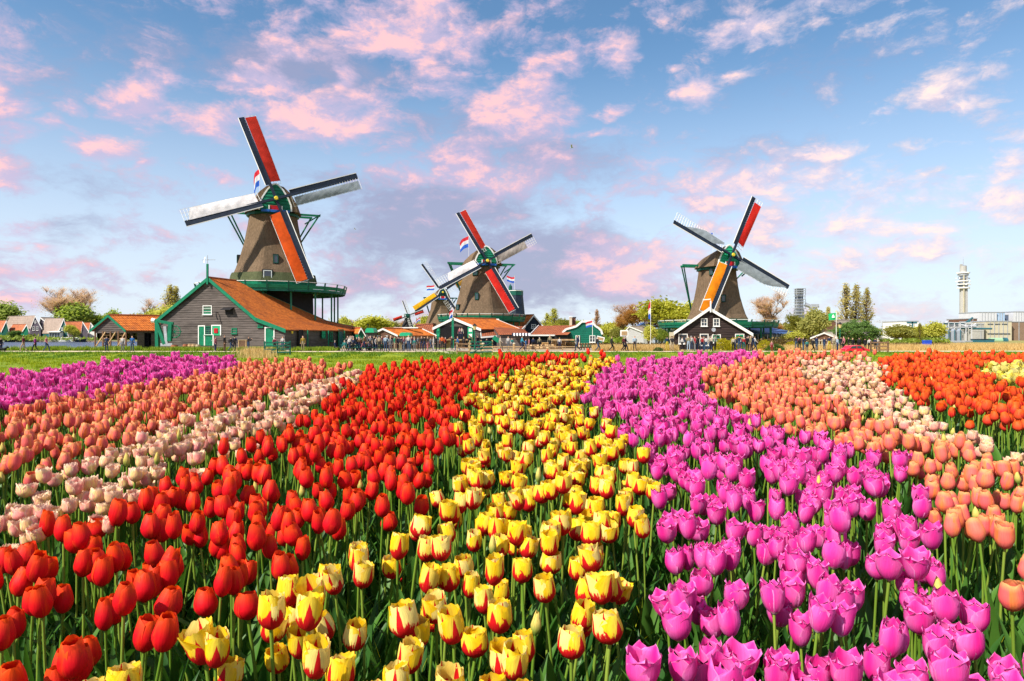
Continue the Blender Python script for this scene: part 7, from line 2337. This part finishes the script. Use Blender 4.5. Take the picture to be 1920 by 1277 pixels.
PEOPLE = [
 (44, 75, 1.75, 'maroon', 'beige', 'walk', 'person in a maroon jumper and beige trousers walking leftmost on the path by the water', 'b', W_),
 (66, 75, 1.65, 'purple', 'black', 'walk', 'person in a purple jacket and black trousers walking by the water', 'b', W_),
 (87, 74.5, 1.7, 'pink', 'jeans', 'walk', 'blonde person in a pink top and jeans walking by the water', 'y', E_),
 (200, 75, 1.75, 'navy', 'navy', 'stand', 'person all in navy standing at the left of the boathouse posts', 'n', N_),
 (230, 75, 1.72, 'white', 'grey', 'stand', 'person in a white top and grey trousers before the boathouse', 'n', S_, 'navy'),
 (248, 75, 1.78, 'blue', 'jeans', 'stand', 'person in a bright blue shirt and jeans right of the boathouse posts', 'b', S_),
 (404, 76, 1.7, 'pink', 'navy', 'stand', 'person in a pink red top below the open green shutter of the big barn', 'n', E_),
 (421, 75, 1.85, 'dark', 'brown', 'stand', 'tall person in a dark coat right of the green double door', 'n', E_),
 (433, 76, 1.65, 'black', 'jeans', 'walk', 'person in black with a backpack in front of the small green window', 'b', E_, 'dark'),
 (440, 75, 1.75, 'navy', 'dark', 'stand', 'person in navy close beside the one with the backpack', 'n', N_, 'black'),
 (466, 75, 1.72, 'dark', 'jeans', 'phone', 'person in a dark jacket and jeans taking a picture right of the wooden crate', 'n', E_),
 (515, 78, 1.6, 'pink', 'black', 'stand', 'person in a pink shirt behind the green gate by the barn corner', 'b', N_, 'maroon'),
 (530, 77, 1.7, 'white', 'jeans', 'stand', 'person in a white top and jeans at the corner of the big barn', 'n', S_),
 (568, 76, 1.78, 'mustard', 'khaki', 'stand', 'person in a mustard jacket alone before the dark side wall of the barn', 'n', S_, 'grey'),
 (628, 79, 1.7, 'navy', 'dark', 'sit', 'seated person in navy leftmost of the bench visitors', 'w', E_),
 (646, 78.5, 1.7, 'teal', 'beige', 'sit', 'seated person in a teal top by the end of the barn', 'w', S_),
 (652, 80, 1.75, 'grey', 'beige', 'stand', 'white haired person in grey behind the seated teal one', 'w', S_),
 (657, 79, 1.8, 'cream', 'dark', 'stand', 'person in a cream jacket standing by the end of the barn', 'n', S_),
 (663, 80, 1.72, 'black', 'black', 'stand', 'white haired person all in black by the end of the barn', 'w', W_),
 (673, 79, 1.78, 'navy', 'dark', 'stand', 'broad person in a navy shirt left of the green kiosk', 'n', N_),
 (681, 78, 1.7, 'pink', 'jeans', 'sit', 'seated person in pink below the green kiosk', 'n', W_),
 (686, 78.6, 1.6, 'red', 'black', 'sit', 'seated person in red beside the one in pink', 'b', E_),
 (693, 78, 1.6, 'lavender', 'navy', 'sit', 'seated person in a lavender top at the picnic bench', 'n', N_),
 (698, 78.6, 1.7, 'cream', 'lightblue', 'sit', 'seated person in cream at the right picnic bench', 'y', W_),
 (702, 79, 1.78, 'black', 'jeans', 'stand', 'long haired blonde person in black behind the benches', 'y', W_),
 (711, 75.5, 1.76, 'beige', 'dark', 'stand', 'person in a wide beige coat seen from behind in the crowd', 'n', N_),
 (723, 75, 1.80, 'lightblue', 'jeans', 'hips', 'person in a light blue shirt and jeans in the middle of the crowd', 'n', N_),
 (732, 76, 1.6, 'grey', 'grey', 'stand', 'shorter person in grey right of the light blue shirt', 'y', S_),
 (740, 76, 1.76, 'green', 'beige', 'stand', 'person in a green top and light trousers before the brick house', 'b', E_),
 (748, 77, 1.72, 'black', 'black', 'stand', 'person in black before the right green kiosk', 'b', N_),
 (751, 75.5, 1.68, 'navy', 'khaki', 'stand', 'person in navy with a backpack before the right kiosk', 'n', N_, 'dark'),
 (757, 76, 1.74, 'pink', 'lightblue', 'stand', 'person in a rose top and pale jeans under the right kiosk roof', 'n', W_),
 (766, 75, 1.85, 'white', 'jeans', 'stand', 'tall person in a white top and jeans with a pink bag right in the crowd', 'y', S_, 'pink'),
 (777, 76, 1.45, 'teal', 'grey', 'stand', 'child in a teal top right of the crowd', 'y', S_),
 (796, 76, 1.76, 'black', 'navy', 'hips', 'person in black with folded arms at the head of the stairs', 'b', N_),
 (802, 75.5, 1.72, 'dark', 'pink', 'stand', 'person in a dark jacket and pale pink skirt left of the stairs', 'y', W_),
 (813, 76.5, 1.66, 'white', 'white', 'stand', 'person all in white left of the orange vest', 'w', W_),
 (818, 76, 1.75, 'black', 'black', 'stand', 'person in black beside the orange vest', 'b', W_),
 (829, 75, 1.82, 'orange', 'dark', 'stand', 'person in a bright orange red vest above the stairs', 'b', N_),
 (858, 77, 1.7, 'blue', 'jeans', 'walk', 'person in a bright blue jacket right of the green gable post', 'y', W_),
 (938, 78, 1.74, 'cream', 'beige', 'walk', 'person in a cream jacket behind the gate before the middle windmill', 'n', E_),
 (953, 80, 1.7, 'white', 'grey', 'stand', 'person in white and grey below the striped awning', 'n', S_),
 (960, 80.5, 1.5, 'teal', 'white', 'stand', 'shorter person in pale green below the striped awning', 'n', S_),
 (979, 77, 1.78, 'cyan', 'navy', 'walk', 'person in a cyan top with one arm raised left of the timber stacks', 'b', E_),
 (986, 78, 1.4, 'blue', 'jeans', 'stand', 'child in blue right beside the cyan top', 'n', E_),
 (992, 79, 1.45, 'pink', 'beige', 'stand', 'child in pink next to the one in blue', 'n', W_),
 (1083, 76, 1.85, 'navy', 'navy', 'walk', 'person all in navy striding past the bell gable', 'n', W_),
 (1121, 76, 1.68, 'dark', 'jeans', 'walk', 'person in a dark coat with a bag right of the bell gable', 'n', E_, 'dark'),
 (1147, 76, 1.72, 'dark', 'black', 'walk', 'person in dark clothes walking alone through the reeds', 'y', E_),
 (1169, 76, 1.72, 'maroon', 'black', 'walk', 'person in a maroon coat below the pale signpost', 'n', E_),
 (1173, 76.4, 1.74, 'black', 'navy', 'walk', 'person in a black coat walking close to the maroon coat', 'b', E_),
 (1190, 76, 1.74, 'lightblue', 'dark', 'walk', 'person with a pale shirt and open dark jacket left of the tall flagpole', 'n', S_),
 (1251, 76, 1.72, 'navy', 'yellow', 'stand', 'person in a navy top and bright yellow trousers left of the black house', 'b', N_),
 (1260, 76, 1.74, 'dark', 'beige', 'stand', 'person with a dark backpack and beige trousers at the corner of the black house', 'b', N_, 'dark'),
 (1279, 76, 1.66, 'white', 'black', 'walk', 'person in white and black under the left window of the black house', 'n', E_),
 (1291, 76, 1.82, 'khaki', 'lightblue', 'stand', 'tall person in khaki left in the group before the black house', 'n', N_),
 (1296, 77, 1.76, 'white', 'jeans', 'stand', 'person in a white shirt behind the tall one in khaki', 'w', N_),
 (1303, 76, 1.74, 'red', 'grey', 'raise', 'person in a dark red top with an arm stretched out before the black house', 'b', W_),
 (1310, 76.5, 1.78, 'black', 'jeans', 'stand', 'person in black in the middle of the group before the black house', 'n', N_, 'black'),
 (1316, 76, 1.74, 'white', 'navy', 'stand', 'person in white with red sleeves straps in the group before the black house', 'n', N_, 'red'),
 (1324, 76, 1.68, 'white', 'jeans', 'stand', 'person in a white blouse second from the right of the group', 'b', N_),
 (1334, 76, 1.78, 'cream', 'black', 'hips', 'person in a cream sweater and black trousers at the right of the group', 'w', N_),
 (1375, 78, 1.6, 'cream', 'black', 'stand', 'person in cream half hidden by the golden bushes', 'n', N_),
 (1386, 76, 1.8, 'navy', 'jeans', 'stand', 'person in a navy shirt and jeans below the right verge of the black house', 'n', N_),
 (1390, 77, 1.6, 'white', 'navy', 'stand', 'person in white close to the navy shirt', 'n', S_),
 (1394, 76.5, 1.62, 'red', 'teal', 'stand', 'person in a red top and teal trousers in the right group', 'y', N_),
 (1401, 77, 1.75, 'black', 'black', 'stand', 'person all in black in the right group', 'b', N_),
 (1407, 76.5, 1.78, 'khaki', 'brown', 'stand', 'person in khaki and brown in the right group', 'y', W_),
 (1415, 77, 1.72, 'white', 'jeans', 'walk', 'person in white with a dark bag rightmost in the right group', 'n', E_, 'navy'),
 (1493, 84, 1.75, 'dark', 'jeans', 'stand', 'person in dark clothes before the light green bush', 'b', N_),
 (1499, 84, 1.7, 'pink', 'black', 'stand', 'person in a rose top beside the dark one at the light green bush', 'n', N_, 'dark'),
 (1447, 72, 1.2, 'pink', 'red', 'stand', 'child in pink behind the coral tulips', 'n', S_),
 (1513, 73, 1.3, 'teal', 'navy', 'stand', 'child in dark teal behind the coral tulips', 'b', N_),
 (1524, 73, 1.5, 'dark', 'black', 'walk', 'person in black bending along behind the coral tulips', 'b', E_),
 (1555, 82, 1.74, 'navy', 'yellow', 'stand', 'person in navy with yellow green trousers left of the green flag', 'n', N_),
 (1564, 82, 1.74, 'cream', 'khaki', 'stand', 'person in cream right at the foot of the green flag', 'y', S_),
 (1570, 75, 1.6, 'lightblue', 'navy', 'stand', 'person in a pale top with a bicycle helmet left of the red car', 'w', E_),
 (1577, 80, 1.7, 'black', 'dark', 'stand', 'person in black under the street lamp at the right', 'b', N_),
 (1582, 79, 1.72, 'pink', 'black', 'stand', 'person in pink and black behind the rear of the red car', 'b', W_),
 (1611, 80, 1.6, 'dark', 'black', 'stand', 'person in dark clothes behind the roof of the red car', 'b', N_),
 (1622, 79, 1.5, 'black', 'dark', 'stand', 'person in black behind the bonnet of the red car', 'b', N_),
 (1630, 78, 1.5, 'white', 'black', 'stand', 'person in a white top right of the red car', 'n', N_),
 (1641, 78, 1.5, 'navy', 'black', 'stand', 'person in navy behind the dark rail fence', 'n', N_),
 (1646, 79, 1.5, 'cream', 'grey', 'stand', 'person in a pale top behind the dark rail fence', 'w', N_),
 (2, 73.5, 1.6, 'black', 'navy', 'stand', 'person in black cut by the left edge of the picture', 'b', E_)]
for a in PEOPLE:
    person(*a)
rc = random.Random(77)
def crowd(pxs, y0, y1, tops, label, group):
    for px in pxs:
        person(px + rc.uniform(-1.5, 1.5), rc.uniform(y0, y1), rc.uniform(1.5, 1.85), rc.choice(tops), rc.choice(('black', 'jeans', 'navy', 'dark')), rc.choice(('stand', 'stand', 'walk', 'phone', 'hips')), label, rc.choice('bnyw'), rc.uniform(0, 6.28), None, group)
crowd((650, 660, 668, 678, 690, 700, 716, 728, 736, 744, 754, 762, 771), 77.5, 83, ('black', 'navy', 'dark', 'maroon'), 'darkly dressed visitor in the dense crowd before the low houses right of the big barn', 'visitors in the dense crowd')
crowd((654, 664, 673, 682, 695, 706, 712, 722, 733, 748, 758, 768, 776), 76, 77.5, ('black', 'navy', 'grey', 'brown', 'white'), 'visitor in the front rows of the dense crowd right of the big barn', 'visitors in the front of the dense crowd')
crowd((784, 790, 808, 824, 836, 846, 870, 880, 896, 912), 79, 86, ('black', 'grey', 'dark', 'red'), 'visitor at the back of the yard below the open fronted shed', 'visitors in the yard of the shed')
crowd((1286, 1299, 1306, 1320, 1329, 1341, 1380, 1397, 1404, 1411), 77.5, 80, ('black', 'white', 'navy', 'grey'), 'visitor in the second row of the group before the black house', 'visitors in the group before the black house')
crowd((1000, 1012, 1030, 1048), 84, 88, ('navy', 'dark', 'white', 'khaki'), 'visitor standing among the timber stacks of the sawmill yard', 'visitors among the timber stacks')
crowd((1506, 1532, 1545, 1590, 1600), 80, 86, ('dark', 'navy', 'black'), 'darkly dressed visitor near the picket fence at the right', 'visitors near the picket fence')
# the pair up in the loft opening of the shed
for px, c_, lb in ((862, 'pink', 'person in pink standing up in the loft opening of the open fronted shed'), (866, 'cream', 'person in cream beside the pink one in the loft opening')):
    o = person(px, 99.2, 1.7, c_, 'navy', 'stand', lb, 'n', S_); o.location.z = 1.28

def dog(px, Y, label):
    x = X(px, Y); z = gz(x, Y); t = thing('dog', (x, Y, z), label, 'dog')
    c = Vector((x, Y, z)); mb = MB()
    mb.rings([[c + Vector((q, r_ * cos(a), .38 + dz + r_ * sin(a))) for a in np.linspace(0, 2 * pi, 9)[:-1]] for q, r_, dz in ((-.36, .05, .03), (-.30, .10, .02), (0, .11, .03), (.22, .14, 0), (.34, .09, .08), (.42, .08, .17), (.52, .08, .2), (.64, .035, .17))], 0, True, True, True)
    for lx_ in (-.28, .24):
        for ly_ in (-.07, .07):
            mb.tube([c + Vector((lx_, ly_, .34)), c + Vector((lx_ - .03, ly_, .16)), c + Vector((lx_, ly_, 0))], [.05, .03, .03], 6)
    mb.tube([c + Vector((-.35, 0, .42)), c + Vector((-.52, 0, .55))], [.025, .01], 5)
    mb.build('body', cmat((.02, .018, .02)), t)
    for sy in (-.05, .05):
        MB().tube([c + Vector((.46, sy, .64)), c + Vector((.44, sy * 1.6, .74))], [.03, .008], 4).build('ear', cmat((.02, .018, .02)), t)
dog(5, 71, 'black dog in the grass at the left edge of the picture')

def bird(px, py, Y, span, label):
    c = P(px, py, Y); t = thing('bird', c, label, 'bird', 'birds in the sky')
    MB().tube([c + Vector((-.25 * span, 0, -.02)), c, c + Vector((.22 * span, 0, .03))], [.01, .05 * span, .02], 6).build('body', METAL, t)
    for sy in (-1, 1):
        MB().prism([c + Vector((.08 * span, 0, .02)), c + Vector((-.08 * span, 0, .02)), c + Vector((-.15 * span, .5 * span * sy, .2 * span)), c + Vector((0, .5 * span * sy, .2 * span))], (0, 0, .01)).build('wing', METAL, t)
    t.rotation_euler = (0, 0, 0)
bird(1072, 277, 60, .8, 'grey bird gliding high right of the middle windmill')
bird(666, 430, 80, .6, 'small bird flying right of the tallest windmill')
bird(1106, 588, 120, .8, 'small dark bird low above the bell gable')
